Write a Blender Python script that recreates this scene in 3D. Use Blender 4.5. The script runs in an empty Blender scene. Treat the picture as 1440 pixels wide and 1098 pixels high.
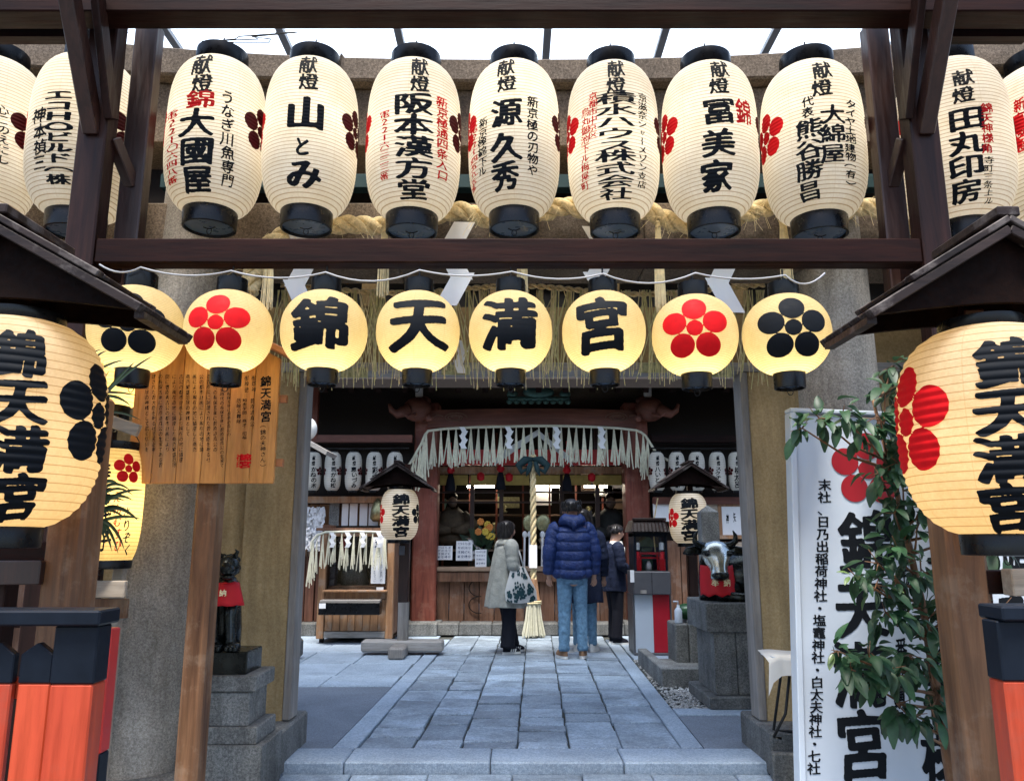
import bpy, bmesh, math, random
import numpy as np
from mathutils import Vector, Matrix
from math import sin, cos, pi, radians, sqrt, atan2, asin
random.seed(7); rng = np.random.default_rng(7)
S = bpy.context.scene; COL = S.collection

# ------------------------------------------------------------------ camera, sky, sun, exposure
F, TH, H = 1088.0, radians(11.0), 1.2      # focal length in photo pixels, upward tilt, eye height over the courtyard floor
cd = bpy.data.cameras.new('camera'); cam = bpy.data.objects.new('camera', cd); COL.objects.link(cam)
cam.location = (0, 0, H); cam.rotation_euler = (pi/2 + TH, 0, 0)
cd.sensor_width = 36; cd.lens = F/1440*36; cd.clip_end = 2000; cd.clip_start = .05
S.camera = cam
W = bpy.data.worlds.new('World'); S.world = W; W.use_nodes = True
wn = W.node_tree; bg = wn.nodes['Background']
sky = wn.nodes.new('ShaderNodeTexSky'); sky.sky_type = 'NISHITA'; sky.sun_disc = False
SUN_EL, SUN_ROT = radians(70), radians(190)
sky.sun_elevation = SUN_EL; sky.sun_rotation = SUN_ROT; sky.air_density = 1.0; sky.dust_density = 2.0; sky.ozone_density = 1.0
wn.links.new(sky.outputs[0], bg.inputs[0]); bg.inputs[1].default_value = 0.15
sd = bpy.data.lights.new('sun', 'SUN'); sd.energy = 3.0; sd.angle = radians(14); sd.color = (1, .95, .88)
sun = bpy.data.objects.new('sun', sd); COL.objects.link(sun)
sdir = Vector((sin(SUN_ROT)*cos(SUN_EL), cos(SUN_ROT)*cos(SUN_EL), sin(SUN_EL)))   # towards the sun
sun.rotation_euler = sdir.to_track_quat('Z', 'Y').to_euler(); sun.location = (0, -5, 20)
S.view_settings.view_transform = 'Standard'; S.view_settings.look = 'None'
S.view_settings.gamma = 1; S.view_settings.use_curve_mapping = False
S.view_settings.exposure = 1.35
S.cycles.use_denoising = True; S.cycles.max_bounces = 8; S.cycles.transparent_max_bounces = 12
S.cycles.sample_clamp_indirect = 8; S.cycles.caustics_reflective = False; S.cycles.caustics_refractive = False

# ------------------------------------------------------------------ measuring helpers
def ray(px, py):
    u, v = (px-720)/F, (549-py)/F
    return Vector((u, cos(TH)-v*sin(TH), sin(TH)+v*cos(TH)))
def PZ(py, Y): d = ray(720, py); return H + Y*d.z/d.y
def PX(px, py, Y): d = ray(px, py); return Y*d.x/d.y
def PM(py, Y): d = ray(720, py); return F*d.y/Y             # pixels per metre at depth Y
def GY(py, z=0.0): d = ray(720, py); return (z-H)*d.y/d.z    # depth of a floor point

# ------------------------------------------------------------------ object helpers
ROOT = {}
def tag(o, label=None, cat=None, group=None, kind=None):
    if label: o['label'] = label
    if cat: o['category'] = cat
    if group: o['group'] = group
    if kind: o['kind'] = kind
    return o
def thing(name, label, cat, loc=(0, 0, 0), rz=0, group=None, kind=None):
    o = bpy.data.objects.new(name, None); COL.objects.link(o); o.location = loc; o.rotation_euler = (0, 0, rz)
    o.empty_display_size = .1
    return tag(o, label, cat, group, kind)
def wmat(o):
    m = Matrix.Identity(4)
    while o: m = o.matrix_basis @ m; o = o.parent
    return m
class MB:
    def __init__(s): s.v = []; s.f = []; s.uv = None; s.mi = []
    def add(s, vs, fs, mi=0):
        n = len(s.v); s.v += [tuple(p) for p in vs]; s.f += [tuple(i+n for i in f) for f in fs]; s.mi += [mi]*len(fs); return s
    def box(s, x0, x1, y0, y1, z0, z1, M=None, mi=0):
        vs = [Vector((x, y, z)) for z in (z0, z1) for y in (y0, y1) for x in (x0, x1)]
        if M is not None: vs = [M @ p for p in vs]
        return s.add(vs, [(0, 2, 3, 1), (4, 5, 7, 6), (0, 1, 5, 4), (2, 6, 7, 3), (1, 3, 7, 5), (0, 4, 6, 2)], mi)
    def beam(s, a, b, w, h, up=(0, 0, 1), mi=0):          # square timber from a to b
        a, b = Vector(a), Vector(b); d = (b-a); L = d.length; d.normalize(); up = Vector(up)
        x = d.cross(up).normalized(); z = x.cross(d)
        M = Matrix.Translation(a) @ Matrix((x, d, z)).transposed().to_4x4()
        return s.box(-w/2, w/2, 0, L, -h/2, h/2, M, mi)
    def tube(s, pts, r, n=8, caps=True, sq=None, mi=0):
        pts = [Vector(p) for p in pts]; m = len(pts); rs = r if hasattr(r, '__len__') else [r]*m
        ref = None; vs = []
        for i, p in enumerate(pts):
            t = (pts[min(i+1, m-1)]-pts[max(i-1, 0)])
            t = t.normalized() if t.length > 1e-9 else Vector((0, 0, 1))
            if ref is None: ref = Vector((1, 0, 0)) if abs(t.x) < .9 else Vector((0, 1, 0))
            a = (ref - t*ref.dot(t)).normalized(); b = t.cross(a); ref = a
            ra, rb = (rs[i] if hasattr(rs[i], '__len__') else (rs[i], rs[i]))
            for k in range(n):
                q = 2*pi*k/n; vs.append(p + a*cos(q)*ra + b*sin(q)*rb)
        fs = [(i*n+k, i*n+(k+1) % n, (i+1)*n+(k+1) % n, (i+1)*n+k) for i in range(m-1) for k in range(n)]
        if caps: fs += [tuple(range(n-1, -1, -1)), tuple((m-1)*n+k for k in range(n))]
        return s.add(vs, fs, mi)
    def lathe(s, prof, n=32, c=(0, 0, 0), caps=True, mi=0, sx=1, sy=1):
        vs = [(c[0]+sx*r*sin(2*pi*k/n), c[1]-sy*r*cos(2*pi*k/n), c[2]+z) for r, z in prof for k in range(n)]; m = len(prof)
        fs = [(i*n+k, i*n+(k+1) % n, (i+1)*n+(k+1) % n, (i+1)*n+k) for i in range(m-1) for k in range(n)]
        if caps: fs += [tuple(range(n-1, -1, -1)), tuple((m-1)*n+k for k in range(n))]
        return s.add(vs, fs, mi)
    def loft(s, rings, n=20, mi=0, fn=None):               # rings: (x,y,z,rx,ry[,power])
        vs = []
        for i, R in enumerate(rings):
            x, y, z, rx, ry = R[:5]; pw = R[5] if len(R) > 5 else 2.0
            for k in range(n):
                q = 2*pi*k/n; c_, s_ = cos(q), sin(q)
                cx = math.copysign(abs(c_)**(2/pw), c_); sy = math.copysign(abs(s_)**(2/pw), s_)
                p = Vector((x+rx*cx, y+ry*sy, z))
                if fn: p = fn(p, q, i/(len(rings)-1))
                vs.append(p)
        m = len(rings)
        fs = [(i*n+k, i*n+(k+1) % n, (i+1)*n+(k+1) % n, (i+1)*n+k) for i in range(m-1) for k in range(n)]
        fs += [tuple(range(n-1, -1, -1)), tuple((m-1)*n+k for k in range(n))]
        return s.add(vs, fs, mi)
    def prism(s, poly, y0, y1, mi=0):                      # poly in XZ, extruded along Y
        n = len(poly)
        vs = [(x, y0, z) for x, z in poly]+[(x, y1, z) for x, z in poly]
        fs = [tuple(range(n)), tuple(range(2*n-1, n-1, -1))]+[(k, n+k, n+(k+1) % n, (k+1) % n) for k in range(n)]
        return s.add(vs, fs, mi)
    def ball(s, c, r, n=12, m=8, mi=0):
        rx, ry, rz = r if hasattr(r, '__len__') else (r, r, r)
        prof = [(sin(pi*i/m), -cos(pi*i/m)) for i in range(m+1)]
        vs = [(c[0]+rx*a*cos(2*pi*k/n), c[1]+ry*a*sin(2*pi*k/n), c[2]+rz*b) for a, b in prof for k in range(n)]
        fs = [(i*n+k, i*n+(k+1) % n, (i+1)*n+(k+1) % n, (i+1)*n+k) for i in range(m) for k in range(n)]
        return s.add(vs, fs, mi)
    def mesh(s, name, mats, bevel=0, smooth=False, fix=True):
        me = bpy.data.meshes.new(name); me.from_pydata(s.v, [], s.f)
        for m in (mats if isinstance(mats, (list, tuple)) else [mats]): me.materials.append(m)
        if len(me.materials) > 1: me.polygons.foreach_set('material_index', s.mi)
        if fix or bevel:
            bm = bmesh.new(); bm.from_mesh(me)
            if bevel: bmesh.ops.bevel(bm, geom=bm.edges[:], offset=bevel, segments=1, affect='EDGES', profile=.5)
            bmesh.ops.recalc_face_normals(bm, faces=bm.faces[:])
            bm.to_mesh(me); bm.free()
        if smooth:
            me.polygons.foreach_set('use_smooth', [True]*len(me.polygons))
        me.update(); return me
    def build(s, name, mats, parent=None, local=False, bevel=0, smooth=False, autos=None, fix=True):
        me = s.mesh(name, mats, bevel, smooth, fix)
        o = bpy.data.objects.new(name, me); COL.objects.link(o)
        if parent is not None:
            o.parent = parent
            if not local: me.transform(wmat(parent).inverted())
        if autos is not None:
            me.polygons.foreach_set('use_smooth', [True]*len(me.polygons)); me.set_sharp_from_angle(angle=radians(autos))
        return o
def part_box(name, mat, parent, x0, x1, y0, y1, z0, z1, bevel=.004):
    return MB().box(x0, x1, y0, y1, z0, z1).build(name, mat, parent, bevel=bevel)
def copy_tree(o, parent=None, loc=None):
    c = o.copy(); COL.objects.link(c); c.parent = parent
    if loc is not None: c.location = loc
    for ch in [x for x in o.children]: copy_tree(ch, c)
    return c

# ------------------------------------------------------------------ materials
def newmat(name):
    m = bpy.data.materials.new(name); m.use_nodes = True
    return m, m.node_tree, m.node_tree.nodes['Principled BSDF']
def N(nt, t, **kw):
    n = nt.nodes.new(t)
    for k, v in kw.items():
        if k.startswith('i_'): n.inputs[int(k[2:])].default_value = v
        else: setattr(n, k, v)
    return n
def c4(c): return (c[0], c[1], c[2], 1)
def ramp(nt, src, stops):
    r = nt.nodes.new('ShaderNodeValToRGB'); e = r.color_ramp.elements
    while len(e) < len(stops): e.new(.5)
    for el, (p, c) in zip(e, stops): el.position = p; el.color = c4(c) if hasattr(c, '__len__') else (c, c, c, 1)
    nt.links.new(src, r.inputs[0]); return r.outputs[0]
def coords(nt, scale=(1, 1, 1), rnd=True):
    tc = nt.nodes.new('ShaderNodeTexCoord'); mp = nt.nodes.new('ShaderNodeMapping'); mp.inputs['Scale'].default_value = scale
    nt.links.new(tc.outputs['Object'], mp.inputs[0])
    if rnd:
        oi = nt.nodes.new('ShaderNodeObjectInfo'); ml = N(nt, 'ShaderNodeMath', operation='MULTIPLY'); ml.inputs[1].default_value = 37.0
        nt.links.new(oi.outputs['Random'], ml.inputs[0]); nt.links.new(ml.outputs[0], mp.inputs['Location'])
    return mp.outputs[0]
def noise(nt, vec, scale, detail=5, rough=.6, dist=0):
    n = N(nt, 'ShaderNodeTexNoise'); n.inputs['Scale'].default_value = scale; n.inputs['Detail'].default_value = detail
    n.inputs['Roughness'].default_value = rough; n.inputs['Distortion'].default_value = dist
    nt.links.new(vec, n.inputs['Vector']); return n.outputs[0]
def bump(nt, p, src, strength, dist=.01):
    b = nt.nodes.new('ShaderNodeBump'); b.inputs['Strength'].default_value = strength; b.inputs['Distance'].default_value = dist
    nt.links.new(src, b.inputs['Height'])
    nt.links.new(b.outputs[0], p.inputs['Normal']); return b
def mixc(nt, a, b, f, mode='MIX'):
    m = N(nt, 'ShaderNodeMix', data_type='RGBA', blend_type=mode)
    for sock, v in ((m.inputs[0], f), (m.inputs[6], a), (m.inputs[7], b)):
        if hasattr(v, 'is_output') or isinstance(v, bpy.types.NodeSocket): nt.links.new(v, sock)
        elif hasattr(v, '__len__'): sock.default_value = c4(v)
        else: sock.default_value = v
    return m.outputs[2]
def objvar(nt, col, amt):                                    # per-object brightness variation
    oi = nt.nodes.new('ShaderNodeObjectInfo'); mr = N(nt, 'ShaderNodeMapRange'); mr.inputs[3].default_value = 1-amt; mr.inputs[4].default_value = 1+amt
    nt.links.new(oi.outputs['Random'], mr.inputs[0])
    hs = N(nt, 'ShaderNodeHueSaturation'); nt.links.new(mr.outputs[0], hs.inputs['Value']); nt.links.new(col, hs.inputs['Color'])
    return hs.outputs[0]
def wood(name, c1, c2, axis='z', rough=.5, scale=14, var=.12, bmp=.35, spec=.4, wear=None):
    m, nt, p = newmat(name); sc = {'x': (.08, 1, 1), 'y': (1, .08, 1), 'z': (1, 1, .08)}[axis]
    v = coords(nt, sc); n1 = noise(nt, v, scale, 6, .65, 1.2); n2 = noise(nt, v, scale*6, 4, .7)
    a = ramp(nt, n1, [(.3, c1), (.7, c2)]); b = ramp(nt, n2, [(.35, .55), (.6, 1.0)])
    col = mixc(nt, a, b, .6, 'MULTIPLY')
    v2 = coords(nt, (1, 1, 1)); n3 = noise(nt, v2, 2.5, 4, .6); blot = ramp(nt, n3, [(.35, .75), (.65, 1.1)])
    col = mixc(nt, col, blot, .6, 'MULTIPLY')
    if wear:
        n4 = noise(nt, v2, 5, 6, .7); msk = ramp(nt, n4, [(.52, 0), (.62, 1)]); mm = N(nt, 'ShaderNodeMath', operation='MULTIPLY'); mm.inputs[1].default_value = wear[1]
        nt.links.new(msk, mm.inputs[0]); col = mixc(nt, col, wear[0], mm.outputs[0])
    nt.links.new(objvar(nt, col, var), p.inputs[0])
    p.inputs['Specular IOR Level'].default_value = spec
    nt.links.new(ramp(nt, n2, [(.3, max(.05, rough-.12)), (.7, min(1, rough+.15))]), p.inputs['Roughness'])
    bump(nt, p, n2, bmp, .004); return m
def stone(name, c1, c2, scale=60, rough=.8, var=.08, bmp=.4, speck=.5, blot=.35, bscale=1.6, spec=.3, streak=0):
    m, nt, p = newmat(name); v = coords(nt)
    n1 = noise(nt, v, scale, 3, .8); n2 = noise(nt, v, scale*3.2, 2, .8); n3 = noise(nt, v, bscale, 6, .65, .4)
    a = ramp(nt, n1, [(.38, c1), (.62, c2)]); b = ramp(nt, n2, [(.4, 1-speck), (.6, 1+speck*.3)])
    col = mixc(nt, a, b, .8, 'MULTIPLY'); bl = ramp(nt, n3, [(.3, 1-blot), (.7, 1+blot*.25)]); col = mixc(nt, col, bl, 1, 'MULTIPLY')
    if streak:
        n7 = noise(nt, coords(nt, (1, 1, .14)), 7, 6, .7, .6); col = mixc(nt, col, ramp(nt, n7, [(.38, (1-streak, 1-streak*1.05, 1-streak*1.15)), (.62, (1.04, 1.03, 1.0))]), 1, 'MULTIPLY')
        n8 = noise(nt, v, 2.3, 7, .75, 1.5); col = mixc(nt, col, (.035, .032, .03), ramp(nt, n8, [(.60, 0), (.74, streak*.9)]))
    nt.links.new(objvar(nt, col, var), p.inputs[0]); p.inputs['Roughness'].default_value = rough; p.inputs['Specular IOR Level'].default_value = spec
    bump(nt, p, n1, bmp, .004); return m
def flat(name, c, rough=.6, metal=0, spec=.5, var=0, scale=12, amt=.15, bmp=0, emit=0, coat=0):
    m, nt, p = newmat(name); v = coords(nt); n1 = noise(nt, v, scale, 5, .65)
    b = ramp(nt, n1, [(.3, 1-amt), (.7, 1+amt*.3)]); col = mixc(nt, c, b, 1, 'MULTIPLY')
    nt.links.new(objvar(nt, col, var) if var else col, p.inputs[0])
    p.inputs['Metallic'].default_value = metal; p.inputs['Specular IOR Level'].default_value = spec
    nt.links.new(ramp(nt, n1, [(.3, max(.03, rough-.08)), (.7, min(1, rough+.08))]), p.inputs['Roughness'])
    if coat: p.inputs['Coat Weight'].default_value = coat
    if bmp: bump(nt, p, n1, bmp, .004 if bmp < .8 else .02)
    if emit: p.inputs['Emission Color'].default_value = c4(c); p.inputs['Emission Strength'].default_value = emit
    return m
def paper(name, refl, trans, line=.55, lw=.16, mixf=.55, crinkle=.25):
    m, nt, p = newmat(name); nt.nodes.remove(p); out = nt.nodes['Material Output']
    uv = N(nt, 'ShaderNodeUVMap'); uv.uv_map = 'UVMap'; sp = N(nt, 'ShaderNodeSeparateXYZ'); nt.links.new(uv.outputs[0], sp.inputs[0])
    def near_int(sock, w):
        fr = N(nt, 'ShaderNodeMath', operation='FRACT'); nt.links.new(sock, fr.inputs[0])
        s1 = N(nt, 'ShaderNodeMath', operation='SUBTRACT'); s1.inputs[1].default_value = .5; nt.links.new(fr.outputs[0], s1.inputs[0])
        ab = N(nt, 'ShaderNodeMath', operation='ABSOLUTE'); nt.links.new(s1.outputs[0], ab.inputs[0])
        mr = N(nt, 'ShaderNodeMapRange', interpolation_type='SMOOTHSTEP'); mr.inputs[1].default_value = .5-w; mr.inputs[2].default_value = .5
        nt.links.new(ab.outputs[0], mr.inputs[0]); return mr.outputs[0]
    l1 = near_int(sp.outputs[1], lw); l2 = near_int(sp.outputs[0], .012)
    v = coords(nt); n1 = noise(nt, v, 7, 6, .7); n2 = noise(nt, v, 90, 3, .7)
    age = ramp(nt, n1, [(.3, (.86, .80, .70)), (.65, (1, 1, 1))]); fib = ramp(nt, n2, [(.3, .9), (.7, 1.03)])
    def tone(c):
        k = mixc(nt, c, age, .7, 'MULTIPLY'); k = mixc(nt, k, fib, 1, 'MULTIPLY')
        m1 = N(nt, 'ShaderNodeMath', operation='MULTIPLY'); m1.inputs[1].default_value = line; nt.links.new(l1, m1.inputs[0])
        k = mixc(nt, k, (c[0]*.42, c[1]*.30, c[2]*.16), m1.outputs[0])  # crease lines: bamboo hoop colour plus the hoop's shadow painted into the paper
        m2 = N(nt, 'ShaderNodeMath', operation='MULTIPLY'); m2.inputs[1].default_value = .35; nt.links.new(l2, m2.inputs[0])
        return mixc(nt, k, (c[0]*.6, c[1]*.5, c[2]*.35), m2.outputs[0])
    d = N(nt, 'ShaderNodeBsdfDiffuse'); t = N(nt, 'ShaderNodeBsdfTranslucent'); mx = N(nt, 'ShaderNodeMixShader'); mx.inputs[0].default_value = mixf
    nt.links.new(tone(refl), d.inputs[0]); nt.links.new(tone(trans), t.inputs[0])
    nt.links.new(d.outputs[0], mx.inputs[1]); nt.links.new(t.outputs[0], mx.inputs[2]); nt.links.new(mx.outputs[0], out.inputs[0])
    b = nt.nodes.new('ShaderNodeBump'); b.inputs['Strength'].default_value = crinkle; b.inputs['Distance'].default_value = .006
    n5 = noise(nt, v, 26, 4, .6); nt.links.new(n5, b.inputs['Height']); nt.links.new(b.outputs[0], d.inputs['Normal'])
    return m

M = {}
M['beam_x'] = wood('dark_timber_x', (.006, .0020, .0015), (.026, .0070, .0045), 'x', .5, 10, .05, .3, .10)
M['beam_y'] = wood('dark_timber_y', (.006, .0022, .0018), (.022, .0068, .005), 'y', .5, 10, .05, .3, .102)
M['beam_z'] = wood('dark_timber_z', (.009, .0035, .003), (.036, .0135, .0105), 'z', .42, 10, .05, .3, .16)
M['beam_red'] = wood('red_brown_timber', (.016, .006, .0045), (.050, .018, .012), 'z', .42, 10, .05, .3, .5)
M['roofwood'] = wood('weathered_roof_timber', (.011, .0065, .0055), (.038, .024, .021), 'x', .5, 12, .1, .35, .2, ((.16, .14, .13), .5))
M['board_y'] = wood('plain_board', (.004, .0018, .0014), (.012, .005, .0035), 'y', .7, 12, .12, .3, .06)
M['log'] = wood('peeled_log', (.07, .028, .012), (.30, .15, .07), 'z', .55, 7, .05, .5, .35, ((.36, .28, .2), .22))
M['signwood'] = wood('orange_cedar_board', (.42, .15, .028), (.66, .31, .075), 'z', .38, 9, .07, .15, .5)
M['signroof'] = wood('orange_cedar_cap', (.30, .10, .03), (.45, .18, .06), 'x', .4, 9, .05, .2, .5)
M['hallwood'] = wood('hall_pillar_wood', (.14, .036, .024), (.28, .085, .055), 'z', .5, 7, .06, .3, .3, ((.25, .14, .1), .3))
M['hallwood_x'] = wood('hall_beam_wood', (.11, .038, .026), (.24, .088, .06), 'x', .55, 7, .06, .3)
M['plank'] = wood('brown_plank', (.085, .042, .026), (.26, .135, .082), 'z', .7, 9, .2, .4, .25, ((.20, .15, .12), .4))
M['plank_pale'] = wood('kiosk_wood', (.24, .12, .06), (.48, .27, .14), 'z', .6, 9, .1, .3, .3, ((.30, .26, .22), .5))
M['plank_red'] = wood('fence_plank', (.07, .030, .020), (.20, .095, .065), 'z', .75, 9, .18, .4, .2)
M['counter'] = wood('counter_wood', (.20, .13, .085), (.38, .27, .19), 'x', .6, 9, .1)
M['grey_wood'] = wood('grey_trim_wood', (.20, .18, .16), (.36, .33, .30), 'z', .7, 9, .05)
M['grey_wood_x'] = wood('grey_trim_wood_x', (.27, .25, .23), (.46, .43, .40), 'x', .7, 9, .05)
M['beige_wood_x'] = wood('pale_plank', (.34, .27, .2), (.52, .45, .36), 'x', .7, 9, .05)
M['granite'] = stone('speckled_granite', (.29, .262, .228), (.52, .48, .425), 95, .8, .03, .3, .35, .35, 2.2, streak=.35)
M['granite_brown'] = stone('weathered_brown_granite', (.10, .075, .054), (.23, .18, .135), 80, .85, .08, .4, .4, .5, 3.0)
M['granite_base'] = stone('grey_base_stone', (.135, .14, .14), (.30, .305, .30), 75, .8, .12, .4, .35, .5, 3.5, streak=.3)
M['paving'] = stone('blue_grey_paving', (.26, .33, .41), (.42, .51, .60), 45, .55, .26, .45, .35, .5, 4.0, .45)
M['kerb'] = stone('pale_kerb_stone', (.28, .36, .45), (.44, .53, .63), 60, .65, .07, .3, .3, .3, 2.5, .45)
M['asphalt'] = stone('grey_asphalt', (.15, .18, .22), (.26, .30, .36), 120, .85, 0, .6, .4, .3, 1.2)
M['joint'] = stone('joint_sand', (.05, .055, .05), (.11, .115, .105), 60, .9, 0, .5)
M['street'] = stone('street_sand', (.10, .10, .10), (.18, .18, .18), 60, .9, 0, .5)
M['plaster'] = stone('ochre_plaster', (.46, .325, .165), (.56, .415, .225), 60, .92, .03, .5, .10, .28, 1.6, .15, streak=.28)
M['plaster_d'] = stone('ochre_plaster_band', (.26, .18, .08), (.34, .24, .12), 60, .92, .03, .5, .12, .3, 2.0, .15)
M['vdark'] = flat('verdigris_strip', (.02, .05, .05), .6, .1, .3)
M['black'] = flat('black_lacquer', (.004, .0045, .006), .3, 0, .25, 0, 20, .3)
M['blackmat'] = flat('black_matt', (.012, .012, .013), .6, 0, .3)
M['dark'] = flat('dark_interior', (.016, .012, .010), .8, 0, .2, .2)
M['capunder'] = flat('ring_underside_board', (.06, .10, .16), .3, 0, .5)
M['wire'] = flat('black_wire', (.02, .02, .02), .4, .6)
M['cable'] = flat('grey_cable', (.30, .31, .33), .5)
M['ink'] = flat('black_ink', (.006, .008, .011), .75, 0, .12, 0, 30, .3)
M['redink'] = flat('red_ink', (.50, .006, .008), .7, 0, .12, 0, 20, .2, 0, .04)  # slight emission imitates ink lit through the lantern paper
M['redink_w'] = flat('red_ink_glow', (.50, .005, .008), .7, 0, .12, 0, 20, .25, 0, .10)  # crest ink: emission stands in for bulb light shining through the print
M['darkred'] = flat('dark_red_ink', (.055, .006, .007), .7, 0, .12, 0, 20, .2)
M['crimson'] = flat('crimson_paint', (.42, .012, .025), .4, 0, .4, 0, 6, .1)
M['maroon'] = flat('maroon_emblem', (.30, .008, .016), .45, 0, .4, 0, 6, .1)
M['white'] = flat('white_paint', (.50, .56, .63), .45, 0, .4, 0, 3, .07)
M['whitepaper'] = flat('white_paper', (.80, .80, .80), .7, 0, .2, .04, 8, .06)
M['vermilion'] = wood('vermilion_paint', (.42, .045, .018), (.54, .072, .026), 'z', .42, 5, .05, .12, .35, ((.30, .06, .035), .45))
M['blackpaint'] = flat('black_painted_wood', (.006, .010, .018), .45, 0, .15, .1, 12, .3, .1)
M['redpost'] = flat('red_painted_post', (.50, .022, .016), .4, 0, .5)
M['straw'] = flat('rice_straw', (.88, .74, .44), .75, 0, .2, .15, 30, .3)
M['straw_g'] = flat('green_rice_straw', (.70, .64, .32), .75, 0, .2, .2, 30, .35)
M['straw_w'] = flat('pale_rice_straw', (.66, .64, .50), .75, 0, .2, .1, 30, .2)
M['rope'] = flat('straw_rope', (.80, .64, .36), .8, 0, .2, 0, 60, .45, .5)
M['bronze'] = flat('dark_bronze', (.030, .034, .032), .26, .75, .5, 0, 14, .5, .15)
M['bronze_hi'] = flat('polished_bronze', (.66, .70, .66), .24, .85, .5, 0, 10, .5, .1)
M['gild'] = flat('aged_brass', (.42, .40, .22), .4, .8, .5, 0, 40, .5, .3)
M['verdigris'] = flat('verdigris_bronze', (.07, .16, .14), .5, .4, .5, 0, 20, .4, .2)
M['redcloth'] = flat('red_cloth', (.52, .010, .018), .6, 0, .3, 0, 10, .2, .3)
M['whitecloth'] = flat('white_cloth', (.62, .62, .60), .8, 0, .2, 0, 6, .1, .2)
M['tealcloth'] = flat('dark_teal_cloth', (.004, .028, .032), .8)
M['skin'] = flat('skin', (.52, .30, .21), .5, 0, .4, 0, 10, .08)
M['hair'] = flat('black_hair', (.012, .010, .010), .38, 0, .5, 0, 60, .4, .3)
M['navy'] = flat('navy_puffer_nylon', (.008, .028, .13), .45, 0, .4, 0, 26, .35, .9)
M['navy_d'] = flat('dark_navy_wool', (.010, .016, .04), .8, 0, .2, 0, 18, .35, .9)
M['jeans'] = flat('light_blue_denim', (.17, .31, .45), .85, 0, .15, 0, 24, .45, 1.0)
M['sage'] = flat('sage_coat_cloth', (.32, .325, .29), .85, 0, .15, 0, 12, .25, .9)
M['blackcloth'] = flat('black_trouser_cloth', (.012, .013, .020), .85, 0, .15)
M['tan'] = flat('tan_suede', (.24, .13, .07), .8)
M['rubber'] = flat('white_rubber', (.66, .66, .64), .6)
M['yellowcloth'] = flat('gold_curtain', (.46, .34, .10), .7, 0, .2, 0, 8, .3)
M['glass_d'] = flat('dark_glass', (.02, .022, .025), .08, 0, .7)
M['greyplastic'] = flat('grey_casing', (.09, .09, .10), .4, .1, .5)
M['leaf'] = None
def leafmat(name, c1, c2, rough=.32):
    m, nt, p = newmat(name); v = coords(nt); n1 = noise(nt, v, 18, 3, .6)
    col = ramp(nt, n1, [(.3, c1), (.7, c2)]); nt.links.new(objvar(nt, col, .3), p.inputs[0])
    p.inputs['Roughness'].default_value = rough; p.inputs['Specular IOR Level'].default_value = .5
    t = N(nt, 'ShaderNodeBsdfTranslucent'); nt.links.new(col, t.inputs[0]); mx = N(nt, 'ShaderNodeMixShader'); mx.inputs[0].default_value = .2
    nt.links.new(p.outputs[0], mx.inputs[1]); nt.links.new(t.outputs[0], mx.inputs[2]); nt.links.new(mx.outputs[0], nt.nodes['Material Output'].inputs[0])
    return m
M['leaf'] = leafmat('camellia_leaf', (.010, .040, .016), (.038, .11, .042), .5)
M['leaf_l'] = leafmat('young_camellia_leaf', (.08, .15, .04), (.18, .26, .09))
M['blade'] = leafmat('thin_dark_leaf', (.008, .022, .010), (.02, .045, .018), .45)
def glassmat(name, tint, alpha=.85):
    m, nt, p = newmat(name); nt.nodes.remove(p); t = N(nt, 'ShaderNodeBsdfTransparent'); t.inputs[0].default_value = c4(tint)
    g = N(nt, 'ShaderNodeBsdfGlossy'); g.inputs['Roughness'].default_value = .05; mx = N(nt, 'ShaderNodeMixShader'); mx.inputs[0].default_value = 1-alpha
    nt.links.new(t.outputs[0], mx.inputs[1]); nt.links.new(g.outputs[0], mx.inputs[2]); nt.links.new(mx.outputs[0], nt.nodes['Material Output'].inputs[0]); return m
M['glass'] = glassmat('clear_glass', (.93, .95, .96), .92)
def frosted(name):
    m, nt, p = newmat(name); nt.nodes.remove(p); t = N(nt, 'ShaderNodeBsdfTransparent'); t.inputs[0].default_value = (.9, .95, 1, 1)
    g = N(nt, 'ShaderNodeBsdfTranslucent'); g.inputs[0].default_value = (.86, .92, .95, 1); mx = N(nt, 'ShaderNodeMixShader'); mx.inputs[0].default_value = .5
    nt.links.new(t.outputs[0], mx.inputs[1]); nt.links.new(g.outputs[0], mx.inputs[2]); nt.links.new(mx.outputs[0], nt.nodes['Material Output'].inputs[0]); return m
M['canopy'] = frosted('frosted_canopy_glass')
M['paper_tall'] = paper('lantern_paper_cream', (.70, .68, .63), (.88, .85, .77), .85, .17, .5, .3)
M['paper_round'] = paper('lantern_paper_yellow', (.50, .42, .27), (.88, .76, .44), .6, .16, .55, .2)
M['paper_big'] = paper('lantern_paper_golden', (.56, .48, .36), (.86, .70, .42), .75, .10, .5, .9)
M['paper_white'] = paper('unlit_lantern_paper', (.66, .66, .62), (.6, .6, .55), .5, .16, .3, .2)

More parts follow.
